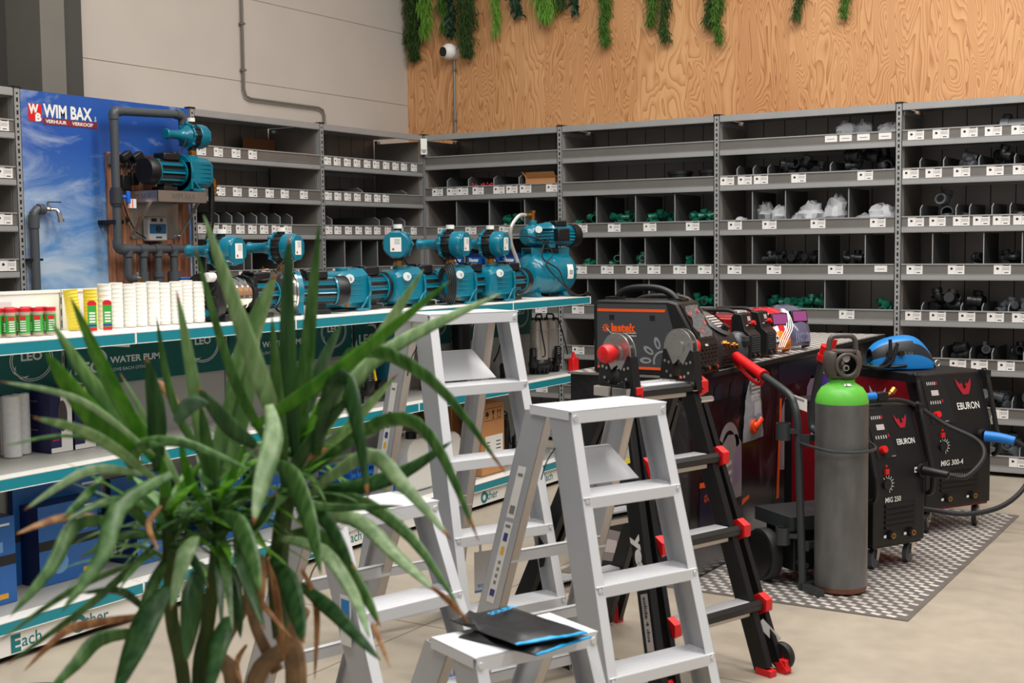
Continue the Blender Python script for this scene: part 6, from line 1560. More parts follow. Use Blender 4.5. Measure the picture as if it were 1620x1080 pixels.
# ================================================================ aluminium step ladders
AL = mat('ladder_aluminium', (186, 187, 190), .36, .35, noise=.02, nscale=4); ALT = mat('ladder_tread', (222, 223, 226), .42, .15); ALF = mat('ladder_flange', (206, 196, 186), .42, .3)
RIV = mat('rivet', (230, 230, 230), .3, .6); ICB = mat('icon_blue', (50, 60, 130), .5); ICY = mat('icon_yellow', (236, 180, 40), .5)
def step_ladder(label, loc, th, n, s, tray=True, sticker=None, w=.375, a=.07, dw=.008, rear_y=.50):
    t = thing('step_ladder', label, 'ladder', loc, PI / 2 - th)
    H = n * s
    def fx(z, side): return -dw * (H - z) / s if side < 0 else w + dw * (H - z) / s
    def fy(z): return -a * (H - z) / s
    for sd in (-1, 1):
        e = MB()
        for (y0, y1, x0, x1, m) in ((0, .112, 0, .003, 0), (0, .003, 0, .036, 1), (.109, .112, 0, .024, 0)):
            v = []
            for z in (0.0, H - .004):
                X = fx(z, sd); Y = fy(z); xa, xb = (X + x0, X + x1) if sd < 0 else (X - x1, X - x0)
                v += [(xa, Y + y0, z), (xb, Y + y0, z), (xb, Y + y1, z), (xa, Y + y1, z)]
            e.hexa(v, m)
        v = []
        for z in (0, .03):
            X = fx(z, sd); Y = fy(z); xa, xb = (X - .003, X + .033) if sd < 0 else (X - .033, X + .003); v += [(xa, Y - .004, z), (xb, Y - .004, z), (xb, Y + .116, z), (xa, Y + .116, z)]
        e.hexa(v, 2)
        e.build('front_stile', [AL, ALT, BLACK], t, smooth=False, bev=.0012)
    for k in range(1, n):
        z = H - k * s; xl = fx(z, -1) + .004; xr = fx(z, 1) - .004; Y = fy(z)
        e = MB(); e.box(xl, xr, Y - .006, Y + .118, z - .004, z, 0); e.box(xl + .020, xr - .020, Y - .008, Y - .004, z - .034, z, 0); e.box(xl + .02, xr - .02, Y + .100, Y + .104, z - .030, z, 0); e.box(xl + .02, xr - .02, Y - .004, Y + .004, z - .036, z - .033, 0)
        for q in range(5): e.box(xl, xr, Y + .012 + q * .022, Y + .020 + q * .022, z, z + .0012, 0)
        for xx in (xl + .012, xr - .012): e.cyl((xx, Y - .004, z - .012), (xx, Y - .010, z - .012), .007, n=10, m=1)
        e.build('tread', [ALT, RIV], t, smooth=False, bev=.0012)
    e = MB(); e.box(-.004, w + .004, -.012, .205, H - .005, H, 0); e.box(.0, w, -.012, -.008, H - .040, H, 0); e.box(-.004, -.001, .0, .205, H - .03, H, 0); e.box(w + .001, w + .004, .0, .205, H - .03, H, 0); e.box(0, w, .201, .205, H - .035, H, 0)
    for xx in (.012, w - .012): e.cyl((xx, -.010, H - .022), (xx, -.017, H - .022), .009, n=10, m=1)
    e.build('top_platform', [ALT, RIV], t, smooth=False, bev=.003)
    for sd in (-1, 1):
        e = MB()
        for (y0, y1, x0, x1, m) in ((0, .118, 0, .003, 0), (0, .003, 0, .032, 1), (.115, .118, 0, .020, 0)):
            v = []
            for z in (0.0, H - .02):
                X = fx(z, sd) + (.006 if sd < 0 else -.006); Y = .118 + (rear_y - .118) * (H - z) / H; xa, xb = (X + x0, X + x1) if sd < 0 else (X - x1, X - x0)
                v += [(xa, Y + y0, z), (xb, Y + y0, z), (xb, Y + y1, z), (xa, Y + y1, z)]
            e.hexa(v, m)
        st = e.build('rear_stile', [AL, ALF], t, smooth=False)
        if sd < 0 and sticker:
            e = MB(); z0, z1 = sticker
            def SP(u, z, o=0): X = fx(z, -1) + .006 - .0008 - o; Y = .118 + (rear_y - .118) * (H - z) / H; return (X, Y + .035 + u * .045, z)
            def srect(u0, u1, a0, a1, m, o=.0008): e.face([SP(u0, z0 + (z1 - z0) * a0, o), SP(u0, z0 + (z1 - z0) * a1, o), SP(u1, z0 + (z1 - z0) * a1, o), SP(u1, z0 + (z1 - z0) * a0, o)], m)
            srect(0, 1, 0, .60, 0, 0); srect(0, 1, .63, 1, 0, 0)
            srect(.2, .8, .05, .10, 1); srect(.3, .7, .36, .42, 2); srect(.25, .75, .46, .52, 1); srect(.2, .8, .56, .58, 3); srect(.2, .8, .66, .72, 3); srect(.2, .8, .93, .95, 3)
            for q in range(4): srect(.35, .65, .14 + q * .05, .165 + q * .05, 3)
            e.build('sticker', [WHITE, ICB, ICY, INK], st, smooth=False)
    for z in ([s * 1.0, s * 2.0] if n > 2 else [s * .6]) + [.06]:
        Y = .118 + (rear_y - .118) * (H - z) / H; e = MB(); e.box(fx(z, -1) + .008, fx(z, 1) - .008, Y + .004, Y + .007, z - .018, z + .018, 0); e.box(fx(z, -1) + .008, fx(z, 1) - .008, Y + .004, Y + .03, z + .015, z + .018, 0); e.build('rear_rung', [ALT], t, smooth=False)
    if tray:
        z = H - s; e = MB(); e.hexa([(.04, .075, z + .004), (w - .04, .075, z + .004), (w - .04, .080, z + .002), (.04, .080, z + .002), (.06, .17, z + .105), (w - .085, .17, z + .105), (w - .085, .173, z + .102), (.06, .173, z + .102)])
        e.box(.06, w - .085, .168, .185, z + .102, z + .106); e.build('tool_tray', ALT, t, smooth=False, bev=.001)
    e = MB(); zz = H * .62; e.tube([(fx(zz, -1) + .001, .06, H - .12), (fx(zz, -1) - .004, .10, H - .17), (fx(zz, -1) + .004, .14, H - .23)], .0022, 5, smooth=4); e.build('cable_tie', BLACK, t)
    return t
step_ladder('large aluminium step ladder in the foreground, fourth tread near the bottom edge', (4.36, -5.35, 0), .42, 4, .256, sticker=(.34, .82))
step_ladder('tallest aluminium step ladder, its platform reaching the pump shelf', (3.588, -4.995, 0), .43, 5, .257, sticker=(.62, 1.02), a=.065)
lc = step_ladder('aluminium step ladder with three treads right behind the plant leaves', (3.94, -5.957, 0), .28, 3, .255, tray=False, w=.365, a=.11, rear_y=.46)
step_ladder('lowest aluminium step ladder with the black bag on its platform', (4.524, -6.135, 0), .42, 2, .255, tray=False, rear_y=.40, a=.09)
e = MB(); e.box(-.0395 + .018, -.0385 + .018, -.10, -.05, .42, .56, 0); e.box(-.040 + .018, -.0395 + .018, -.095, -.055, .50, .55, 1); e.build('sticker', [WHITE, mat('icon_cyan', (40, 130, 200), .5)], lc, smooth=False)
e = MB(); e.T = Matrix.Translation((3.735, -4.94, .0)) @ Matrix.Rotation(math.radians(62), 4, 'Z')
e.box(0, .095, 0, .002, .28, .43, 0); e.text('SOLIDE', (.012, -.0008, .300), (1, 0, 0), (0, 0, 1), .011, 1, bold=.02, w=.07); e.box(.0, .095, -.001, 0, .283, .289, 1); e.box(.02, .03, 0, .001, .43, .50, 0)
tag(e.build('brand_card', [mat('card_frosted', (206, 200, 194), .5), MATS['icon_cyan']], smooth=False), 'frosted brand card with blue lettering hanging behind the large step ladder', 'card')
e = MB(); e.beam((3.72, -5.12, .03), (3.86, -5.2, .02), .03, .03); tag(e.build('blue_strap', MATS['crate_blue'], bev=.004), 'short blue strap on the floor behind the lowest step ladder', 'strap')
# black bags with cyan edging
def bag(name, label, c4, z, cy, seed, txt=False):
    q = random.Random(seed); n = 14; v = []; f = []; m = []
    A_1, B_1, C_1, D_1 = [Vector((x, y, 0)) for x, y in c4]     # back left, back right, front right, front left
    top = []
    for j in range(n + 1):
        for i in range(n + 1):
            u = i / n; w_ = j / (n - 1) * .965 if j < n else 1.0; p = (A_1 * (1 - u) + B_1 * u) * (1 - w_) + (D_1 * (1 - u) + C_1 * u) * w_
            e_ = min(u, 1 - u, w_, 1 - w_)
            h = .004 + min(e_ * 5, 1) * (.010 + .006 * math.sin(u * 7 + seed) * math.cos(w_ * 6 + seed * 2)) + q.uniform(-.0012, .0012) + .012 * math.exp(-((u + w_ - .35) / .06) ** 2)
            top.append((p.x + .004 * math.sin(w_ * 15 + seed), p.y + .004 * math.cos(u * 13), z + h))
    bot = [(p[0], p[1], z + .0005) for p in top]; N_ = (n + 1) ** 2
    e = MB(); e.v = top + bot
    for j in range(n):
        for i in range(n):
            a = j * (n + 1) + i; qd = (a, a + 1, a + n + 2, a + n + 1); mm_ = 1 if j == n - 1 else 0
            e.f.append(qd[::-1]); e.m.append(mm_); e.f.append(tuple(k + N_ for k in qd)); e.m.append(mm_)
    rim = [i for i in range(n + 1)] + [(j + 1) * (n + 1) - 1 for j in range(1, n + 1)] + [n * (n + 1) + i for i in range(n - 1, -1, -1)] + [j * (n + 1) for j in range(n - 1, 0, -1)]
    for k in range(len(rim)): a, b_ = rim[k], rim[(k + 1) % len(rim)]; e.f.append((a, b_, b_ + N_, a + N_)); e.m.append(1 if a >= n * (n + 1) and b_ >= n * (n + 1) else 0)
    o = e.build(name, [mat('bag_black', (30, 30, 32), .30), cy], smooth=True, angle=50); tag(o, label, 'bag')
    return o
CY = mat('edge_cyan', (20, 160, 220), .4)
bag('plastic_bag', 'lower glossy black bag with cyan edge under the other bag on the lowest ladder', [(4.40, -6.03), (4.43, -5.84), (4.705, -5.86), (4.66, -6.06)], .5105, CY, 1)
o = bag('plastic_bag', 'upper glossy black bag with cyan lettering lying on the lowest ladder', [(4.335, -5.975), (4.40, -5.79), (4.715, -5.895), (4.61, -6.07)], .532, CY, 2)
e = MB(); e.text('SOLIDE', (4.452, -5.94, .5565), Vector((.02, .11, 0)), Vector((-.10, .02, .0)), .020, 0, bold=.03, w=.10); e.build('bag_lettering', CY, o, smooth=False)

# ================================================================ black telescopic ladder
t = thing('telescopic_ladder', 'black folding ladder with red connectors and two silver disc hinges', 'ladder', (4.67, -4.44, 0), math.radians(71))
HZ, HY = 1.105, .415
def xr(z): return .025 - .03 * z / HZ
def xl(z): return -.50 + .175 * z / HZ
def yf(z): return HY * z / HZ
RB = mat('rail_black', (18, 18, 19), .38)
for nm, fx_, off, sgn in (('R', xr, 0, 1), ('L', xl, 0, -1)):
    # outer rail and inner rail, front frame
    e = MB(); e.beam((fx_(0.03), yf(.03), .03), (fx_(.93), yf(.93), .93), .022, .070, (0, -1, .3)); e.build('rail', RB, t, smooth=False, bev=.002)
    xi = lambda z, f_=fx_, s_=sgn: f_(z) - (.060 - .035 * z / HZ)
    e = MB(); e.beam((xi(.02), yf(.02) + .004, .02), (xi(1.03), yf(1.03) + .004, 1.03), .030, .066, (0, -1, .3)); e.build('rail', RB, t, smooth=False, bev=.002)
    e = MB(); e.box(xi(0) - .017, xi(0) + .017, yf(0) - .034, yf(0) + .036, 0, .024); part(e.build('end_cap', RED, t, bev=.002), 'red end cap')
    e = MB(); e.beam((fx_(0) + sgn * .004, -.042, 0.004), (fx_(0) + sgn * .004, .025, .075), .03, .03) ; e.box(fx_(0) - .012 + sgn * .004, fx_(0) + .020 + sgn * .004, -.045, -.005, 0, .05); part(e.build('foot', RED, t, bev=.002), 'red foot')
    # rear frame
    ye = lambda z: .84 - (.84 - HY) * z / HZ
    e = MB(); e.beam((fx_(0) - sgn * .0, ye(.02), .02), (fx_(.93), ye(.93), .93), .022, .070, (0, 1, .3)); e.build('rail', RB, t, smooth=False, bev=.002)
    e = MB(); e.beam((xi(0.02), ye(.02), .02), (xi(1.03), ye(1.03), 1.03), .030, .066, (0, 1, .3)); e.build('rail', RB, t, smooth=False, bev=.002)
    e = MB(); e.box(fx_(0) - .018, fx_(0) + .018, .80, .88, 0, .075); part(e.build('foot', RED, t, bev=.003), 'red foot')
    # silver bands, pins, hinge
    for yy in (yf(.98), ye(.98)):
        e = MB(); e.box(xi(1) - .024, xi(1) + .024, yy - .038, yy + .038, .985, 1.02, 0); e.build('band', CHROME if yy < .4 else BRUSH, t, smooth=False, bev=.002)
        e = MB(); s2 = -1 if nm == 'L' else 1; e.cyl((fx_(.94) + s2 * .01, yy - .01, .945), (fx_(.94) + s2 * .075, yy - .01, .945), .012, n=14); e.ball((fx_(.94) + s2 * .075, yy - .01, .945), .012, 10, 6); e.build('locking_pin', CHROME, t)
    xc = xi(HZ)
    e = MB()
    for ox in (-.014, .012):
        e.prism([(HY + .072 * math.cos(a), HZ + .035 + .072 * math.sin(a)) for a in [-.62 + (PI + 1.24) * i / 26 for i in range(27)]] + [(HY - .028, HZ - .03), (HY, HZ - .005), (HY + .028, HZ - .03)], lambda u, v, w: (w, u, v), xc + ox, xc + ox + .004)
    e.cyl((xc - .020, HY, HZ + .035), (xc + .022, HY, HZ + .035), .030, n=22)
    for a in (.4, 1.2, 1.95, 2.75): e.cyl((xc - .018, HY + .055 * math.cos(a), HZ + .035 + .055 * math.sin(a)), (xc + .020, HY + .055 * math.cos(a), HZ + .035 + .055 * math.sin(a)), .006, n=8)
    e.build('hinge_disc', mat('hinge_steel', (176, 174, 170), .32, .85), t)
    for s3 in (-1, 1):
        e = MB(); pl = [(HY + s3 * .016, HZ - .045), (HY + s3 * .062, HZ + .03), (HY + s3 * .075, HZ + .025), (HY + s3 * .098, HZ - .115), (HY + s3 * .035, HZ - .125)]
        if s3 < 0: pl = pl[::-1]
        e.prism(pl, lambda u, v, w: (w, u, v), xc - .017, xc + .019, 0)
        for (u, v_) in ((.045, -.02), (.055, -.055), (.035, -.07), (.065, -.09), (.045, -.10), (.065, -.015)): e.cyl((xc - .0185, HY + s3 * u, HZ + v_), (xc + .0205, HY + s3 * u, HZ + v_), .0055, n=8, m=1)
        e.build('hinge_plate', [RB, ZN], t, smooth=False)
    e = MB(); e.lathe([(.012, 0), (.014, .014), (.030, .018), (.034, .026), (.034, .048), (.028, .062), (.012, .068), (0, .068)], (xc + sgn * .018, HY, HZ + .035), (sgn, 0, 0), 22); part(e.build('release_knob', RED, t), 'red release knob')
for k, z in enumerate((.235, .49, .745, 1.0)):
    for back in (0, 1):
        yy = (yf(z) if not back else .84 - (.84 - HY) * z / HZ); s4 = -1 if not back else 1
        if back and k == 3: pass
        x0, x1 = xl(z) + .02, xr(z) - .02
        e = MB(); e.tube([(x0, yy + s4 * .030, z), (x1, yy + s4 * .030, z)], .021, 6); e.build('rung', RB, t, bev=.002)
        e = MB(); e.box(x0 + .03, x1 - .05, yy - .03, yy + .034, z + .010, z + .020, 0); e.box(x0 + .03, x1 - .05, yy - .030, yy + .030, z - .034, z - .012, 1); e.build('inner_rung', [AL, ALF], t, smooth=False, bev=.004)
        if k == 3 and not back:
            e = MB(); e.box(x0 + .05, x1 - .10, yy - .026, yy + .02, z + .0205, z + .0215); e.build('sticker', WHITE, t, smooth=False)
        for sd, x in ((-1, xl(z) + (.0 if k == 3 else .012)), (1, xr(z))):
            e = MB(); c_ = (x + sd * .004, yy + s4 * .022, z)
            e.prism([(c_[1] + .033 * math.cos(a) * (1.25 if abs(math.cos(a)) > .8 else 1), c_[2] + .040 * math.sin(a)) for a in [PI / 6 + PI / 3 * i for i in range(6)]], lambda u, v, w: (w, u, v), x - .016, x + .018, 0)
            e.cyl((x + sd * .019, c_[1], c_[2]), (x + sd * .022, c_[1], c_[2]), .006, n=8, m=1); part(e.build('connector', [RED, SLOT], t, bev=.002), 'red hexagonal connector')
e = MB(); e.lathe([(.020, -.012), (.047, -.014), (.050, -.008), (.050, .008), (.047, .014), (.020, .012)], (.048, -.004, .053), (1, 0, 0), 28, 0); w_ = e.build('transport_wheel', RUB, t)
e = MB(); e.cyl((.036, -.004, .053), (.062, -.004, .053), .030, n=20, m=0); e.cyl((.06, -.004, .053), (.066, -.004, .053), .009, n=10, m=1); e.build('wheel_hub', [RED, CHROME], w_)
e = MB(); e.beam((-.02, yf(.16) - .02, .18), (.04, yf(.1) - .03, .105), .004, .03, (0, 0, 1)); e.build('strut', AL, t, smooth=False)
# lettering on the left rail
def rail_frame(z, d): return Vector((xl(z) - (.060 - .035 * z / HZ) - .0165, yf(z) + .030 - d, z))
U_ = (rail_frame(.9, 0) - rail_frame(.3, 0)).normalized()
FW = Vector((0, -1, .36)).normalized()
e = MB(); e.text('yeti', rail_frame(.53, .010), -U_, FW, .042, 0, bold=.05, w=.15)
e.build('lettering', WHITE, t, smooth=False)
e = MB(); p0 = rail_frame(.345, .012); p1 = rail_frame(.17, .012); n_ = Vector((-.001, 0, 0))
e.face([p0 + n_, p1 + n_, p1 + n_ + FW * .034, p0 + n_ + FW * .034], 0); e.text('solide 4 dos', p0 + n_ * 1.8 - U_ * .01 + FW * .010, -U_, FW, .015, 1, bold=.02, w=.15)
e.build('sticker', [PLT, INKD], t, smooth=False)
e = MB(); q0 = rail_frame(.93, .014) + n_; q1 = rail_frame(.76, .014) + n_; e.face([q0, q1, q1 + FW * .03, q0 + FW * .03], 0); q2 = q1 + U_ * .02; e.face([q2 + n_, q1 + n_, q1 + n_ + FW * .03, q2 + n_ + FW * .03], 1); q3 = q1 + U_ * .05; q4 = q1 + U_ * .068; e.face([q4 + n_ + FW * .01, q3 + n_ + FW * .01, q3 + n_ + FW * .026, q4 + n_ + FW * .026], 2)
e.build('warning_sticker', [PLT, YEL, GN], t, smooth=False)
# ================================================================ big potted plant in the foreground
def leaf_mat(name, c1, c2, rough=.35):
    m = bpy.data.materials.new(name); m.use_nodes = True; N, L = nodes(m); b = N['Principled BSDF']
    tc = N.new('ShaderNodeTexCoord'); mp = N.new('ShaderNodeMapping'); mp.inputs['Scale'].default_value = (60, 60, 6); L.new(tc.outputs['Object'], mp.inputs[0])
    n = N.new('ShaderNodeTexNoise'); n.inputs['Scale'].default_value = 1.0; n.inputs['Detail'].default_value = 2; L.new(mp.outputs[0], n.inputs['Vector'])
    cr = N.new('ShaderNodeValToRGB'); e = cr.color_ramp.elements; e[0].position = .35; e[0].color = rgb(c1); e[1].position = .7; e[1].color = rgb(c2); L.new(n.outputs[0], cr.inputs[0]); L.new(cr.outputs[0], b.inputs['Base Color'])
    b.inputs['Roughness'].default_value = rough
    tr = N.new('ShaderNodeBsdfTranslucent'); L.new(cr.outputs[0], tr.inputs[0]); mx = N.new('ShaderNodeMixShader'); mx.inputs[0].default_value = .42
    L.new(b.outputs[0], mx.inputs[1]); L.new(tr.outputs[0], mx.inputs[2]); L.new(mx.outputs[0], N['Material Output'].inputs[0])
    return m
LM = {'m': leaf_mat('leaf_green', (72, 118, 54), (122, 162, 94)), 'd': leaf_mat('leaf_dark', (46, 88, 44), (84, 126, 70)), 'p': leaf_mat('leaf_pale', (134, 168, 112), (180, 204, 154)), 'b': leaf_mat('leaf_bright', (74, 140, 26), (116, 172, 54)),  # the pale tone has sky sheen put into the leaf colour
      'g': leaf_mat('leaf_greygreen', (92, 124, 96), (120, 150, 120)), 't': leaf_mat('leaf_dry', (150, 96, 52), (206, 160, 104), .6)}
LEAVES = [
('m',0.0352,[(4.692,-6.966,1.116),(4.751,-7.004,1.29),(4.814,-7.029,1.566)]),
('d',0.0375,[(4.725,-7.002,1.147),(4.724,-7.016,1.335),(4.737,-7.02,1.548)]),
('p',0.0381,[(4.712,-7.009,1.164),(4.741,-7.123,1.343),(4.755,-7.242,1.575)]),
('m',0.0205,[(4.693,-7.0,1.127),(4.691,-7.117,1.298),(4.706,-7.217,1.535)]),
('p',0.0366,[(4.679,-6.938,1.122),(4.768,-6.887,1.28),(4.88,-6.819,1.481)]),
('b',0.0303,[(4.728,-7.113,1.217),(4.86,-7.052,1.31),(5.035,-6.96,1.464)]),
('p',0.0319,[(4.682,-6.936,1.134),(4.843,-6.926,1.321),(5.081,-6.875,1.44)]),
('m',0.0295,[(4.712,-6.949,1.179),(4.839,-6.974,1.335),(5.011,-6.989,1.3),(5.176,-7.016,1.16)]),
('d',0.0399,[(4.788,-7.021,1.16),(4.86,-7.044,1.293),(4.926,-7.085,1.253),(4.992,-7.134,1.115)]),
('m',0.0295,[(4.705,-6.96,1.104),(4.881,-6.959,1.214),(5.014,-6.995,1.205),(5.143,-7.046,1.053)]),
('d',0.0358,[(4.685,-6.939,1.075),(4.792,-6.923,1.088),(4.895,-6.907,1.123),(4.99,-6.894,1.182)]),
('p',0.0336,[(4.737,-7.001,1.073),(4.884,-7.001,1.164),(4.991,-7.036,1.125),(5.107,-7.068,1.053)]),
('m',0.028,[(4.676,-6.947,1.046),(4.813,-6.95,1.072),(4.947,-6.962,1.02),(5.065,-6.988,0.918)]),
('p',0.0319,[(4.717,-6.993,1.035),(4.85,-6.996,1.05),(4.961,-7.018,1.0),(5.061,-7.046,0.957)]),
('m',0.0312,[(4.73,-7.034,1.016),(4.832,-7.06,1.027),(4.937,-7.091,0.96),(5.014,-7.138,0.919)]),
('p',0.0285,[(4.736,-7.065,1.017),(4.856,-7.09,1.014),(4.956,-7.131,0.961),(5.03,-7.187,0.915)]),
('d',0.0302,[(4.804,-7.088,0.947),(4.926,-7.144,0.929),(5.058,-7.196,0.887)]),
('m',0.0404,[(4.778,-7.11,1.156),(4.852,-7.156,1.142),(4.929,-7.204,1.086),(4.996,-7.258,1.028)]),
('p',0.0399,[(4.804,-7.155,1.264),(4.851,-7.197,1.22),(4.877,-7.253,1.16),(4.906,-7.307,1.102)]),
('m',0.0383,[(4.724,-7.186,1.077),(4.784,-7.215,1.073),(4.845,-7.248,1.035),(4.897,-7.286,0.994)]),
('d',0.0409,[(4.775,-7.125,1.001),(4.839,-7.159,0.973),(4.894,-7.199,0.938),(4.944,-7.241,0.908)]),
('d',0.0285,[(4.71,-7.139,1.029),(4.778,-7.19,0.983),(4.857,-7.235,0.915)]),
('p',0.0465,[(4.549,-6.986,1.232),(4.596,-6.976,1.351),(4.651,-6.961,1.476)]),
('p',0.0407,[(4.577,-7.039,1.1),(4.625,-7.027,1.24),(4.65,-7.033,1.333)]),
('g',0.0275,[(4.645,-6.869,1.212),(4.677,-6.871,1.298),(4.723,-6.865,1.38)]),
('m',0.0278,[(4.711,-7.016,1.085),(4.729,-7.05,1.249),(4.75,-7.083,1.406)]),
('p',0.027,[(4.648,-6.913,1.086),(4.739,-6.891,1.173),(4.846,-6.856,1.292)]),
('d',0.0277,[(4.714,-7.039,1.078),(4.785,-7.033,1.183),(4.891,-7.005,1.296)]),
('p',0.0298,[(4.594,-7.088,1.098),(4.627,-7.142,1.253),(4.647,-7.201,1.454)]),
('m',0.0185,[(4.612,-7.097,1.129),(4.582,-7.153,1.252),(4.582,-7.187,1.408)]),
('d',0.0381,[(4.592,-7.203,1.144),(4.606,-7.215,1.249),(4.608,-7.235,1.341)]),
('d',0.0346,[(4.768,-7.149,1.193),(4.762,-7.208,1.237),(4.755,-7.266,1.302)]),
('p',0.036,[(4.563,-7.05,1.077),(4.601,-7.043,1.218),(4.656,-7.028,1.35)]),
('b',0.0159,[(4.686,-7.15,1.083),(4.704,-7.133,1.148),(4.723,-7.117,1.201)]),
('g',0.0312,[(4.727,-7.287,1.246),(4.771,-7.299,1.278),(4.821,-7.308,1.284)]),
('m',0.0298,[(4.645,-7.117,1.074),(4.647,-7.138,1.166),(4.651,-7.157,1.256)]),
('b',0.0199,[(4.677,-7.157,1.062),(4.675,-7.211,1.136),(4.697,-7.25,1.217)]),
('m',0.0232,[(4.615,-7.079,1.052),(4.696,-7.082,1.117),(4.757,-7.099,1.169)]),
('d',0.0247,[(4.646,-7.119,1.04),(4.75,-7.142,1.056),(4.835,-7.172,1.123)]),
('m',0.0264,[(4.575,-7.047,1.019),(4.653,-7.019,1.126),(4.724,-6.995,1.242)]),
('b',0.0321,[(4.62,-7.242,1.173),(4.613,-7.323,1.313),(4.62,-7.395,1.448)]),
('b',0.0438,[(4.642,-7.286,1.185),(4.629,-7.376,1.269),(4.631,-7.455,1.368)]),
('m',0.0332,[(4.573,-7.212,1.176),(4.536,-7.284,1.295),(4.512,-7.348,1.406)]),
('p',0.0134,[(4.662,-7.274,1.186),(4.64,-7.397,1.287),(4.617,-7.526,1.329)]),
('p',0.0204,[(4.673,-7.271,1.14),(4.678,-7.407,1.236),(4.702,-7.536,1.282)]),
('m',0.0074,[(4.578,-7.211,1.155),(4.593,-7.373,1.226),(4.62,-7.532,1.233)]),
('m',0.0342,[(4.724,-7.296,1.164),(4.708,-7.388,1.128),(4.738,-7.453,1.066),(4.745,-7.533,1.003)]),
('m',0.0289,[(4.617,-7.311,1.079),(4.61,-7.393,1.089),(4.633,-7.462,1.036),(4.639,-7.541,0.983)]),
('m',0.0173,[(4.601,-7.203,1.074),(4.608,-7.314,1.115),(4.62,-7.425,1.101)]),
('m',0.0199,[(4.606,-7.204,1.03),(4.588,-7.273,1.047),(4.562,-7.35,1.021)]),
('p',0.0188,[(4.646,-7.286,1.156),(4.631,-7.382,1.175),(4.61,-7.488,1.129)]),
('m',0.0182,[(4.549,-7.288,1.143),(4.584,-7.357,1.12),(4.62,-7.424,1.108)]),
('d',0.0162,[(4.585,-7.228,0.902),(4.621,-7.318,0.966),(4.647,-7.418,0.99)]),
('d',0.048,[(4.689,-7.275,0.975),(4.699,-7.331,0.943),(4.714,-7.385,0.889),(4.733,-7.437,0.838)]),
('d',0.0451,[(4.712,-7.236,0.991),(4.734,-7.268,0.943),(4.752,-7.305,0.865)]),
('p',0.0317,[(4.722,-7.248,1.054),(4.744,-7.295,1.033),(4.766,-7.346,0.961)]),
('m',0.0292,[(4.662,-7.298,0.899),(4.636,-7.373,0.904),(4.643,-7.429,0.88),(4.644,-7.49,0.849)]),
('d',0.038,[(4.771,-7.229,0.923),(4.795,-7.276,0.892),(4.82,-7.324,0.829)]),
('m',0.0125,[(4.625,-7.253,1.01),(4.62,-7.405,0.991),(4.628,-7.551,0.949)]),
('m',0.0152,[(4.591,-7.214,1.02),(4.586,-7.341,0.951),(4.552,-7.486,0.881)]),
('b',0.0227,[(4.595,-7.21,1.041),(4.604,-7.198,1.117),(4.586,-7.203,1.192)]),
('b',0.0206,[(4.606,-7.202,1.052),(4.578,-7.182,1.145),(4.518,-7.181,1.24)]),
('m',0.0222,[(4.595,-7.211,1.031),(4.587,-7.269,1.095),(4.582,-7.331,1.105)]),
('b',0.0188,[(4.576,-7.163,1.041),(4.574,-7.129,1.103),(4.592,-7.084,1.154)]),
('p',0.0166,[(4.566,-7.108,1.064),(4.515,-7.13,1.177),(4.454,-7.157,1.302)]),
('m',0.0144,[(4.546,-7.117,1.109),(4.467,-7.13,1.174),(4.403,-7.13,1.303)]),
('m',0.0235,[(4.585,-7.265,1.163),(4.636,-7.289,1.202),(4.738,-7.283,1.214),(4.868,-7.265,1.176)]),
('m',0.0214,[(4.59,-7.264,1.137),(4.632,-7.293,1.177),(4.683,-7.318,1.21),(4.75,-7.334,1.217)]),
('d',0.0219,[(4.607,-7.205,1.009),(4.697,-7.237,1.015),(4.779,-7.278,0.983)]),
('m',0.0244,[(4.61,-7.204,0.998),(4.626,-7.256,0.958),(4.644,-7.308,0.909)]),
('d',0.0272,[(4.647,-7.121,1.007),(4.71,-7.147,0.943),(4.755,-7.184,0.872)]),
('m',0.0229,[(4.647,-7.121,1.018),(4.623,-7.165,1.014),(4.608,-7.207,0.977)]),
('t',0.0188,[(4.659,-7.298,0.927),(4.627,-7.377,0.929),(4.625,-7.436,0.929),(4.617,-7.504,0.886)]),
('t',0.015,[(4.542,-7.298,1.08),(4.55,-7.381,1.09),(4.558,-7.465,1.082)]),
('t',0.019,[(4.502,-7.128,1.29),(4.532,-7.112,1.262),(4.56,-7.101,1.188)]),
('t',0.0127,[(4.674,-7.274,1.104),(4.695,-7.321,1.084),(4.747,-7.35,1.055)]),
('t',0.0155,[(4.734,-7.127,1.007),(4.783,-7.157,0.987),(4.817,-7.202,0.907)]),
('t',0.0133,[(4.806,-7.085,0.974),(4.861,-7.114,0.923),(4.895,-7.161,0.819)]),
('t',0.0157,[(4.757,-7.113,0.996),(4.79,-7.129,0.917),(4.819,-7.148,0.829)]),
('t',0.0111,[(4.721,-7.138,0.97),(4.789,-7.159,0.924),(4.869,-7.172,0.875)]),
('t',0.0093,[(5.003,-7.144,0.925),(5.043,-7.179,0.914),(5.089,-7.212,0.885)]),
('t',0.0116,[(5.066,-7.065,0.971),(5.115,-7.083,0.956),(5.161,-7.104,0.937)]),
('t',0.0111,[(4.729,-7.143,0.846),(4.751,-7.19,0.83),(4.796,-7.223,0.804)]),
('t',0.0142,[(4.737,-6.996,1.141),(4.76,-6.98,1.157),(4.774,-6.97,1.165)]),
('m',0.0229,[(4.733,-7.001,1.107),(4.742,-7.086,1.077),(4.759,-7.168,1.03)]),
('d',0.0272,[(4.729,-7.006,1.073),(4.843,-7.056,1.049),(4.944,-7.115,0.998)]),
('m',0.0206,[(4.757,-7.044,1.116),(4.807,-7.046,1.077),(4.952,-6.985,1.08)]),
('b',0.0168,[(4.727,-7.002,1.13),(4.737,-6.958,1.228),(4.777,-6.896,1.327)])]

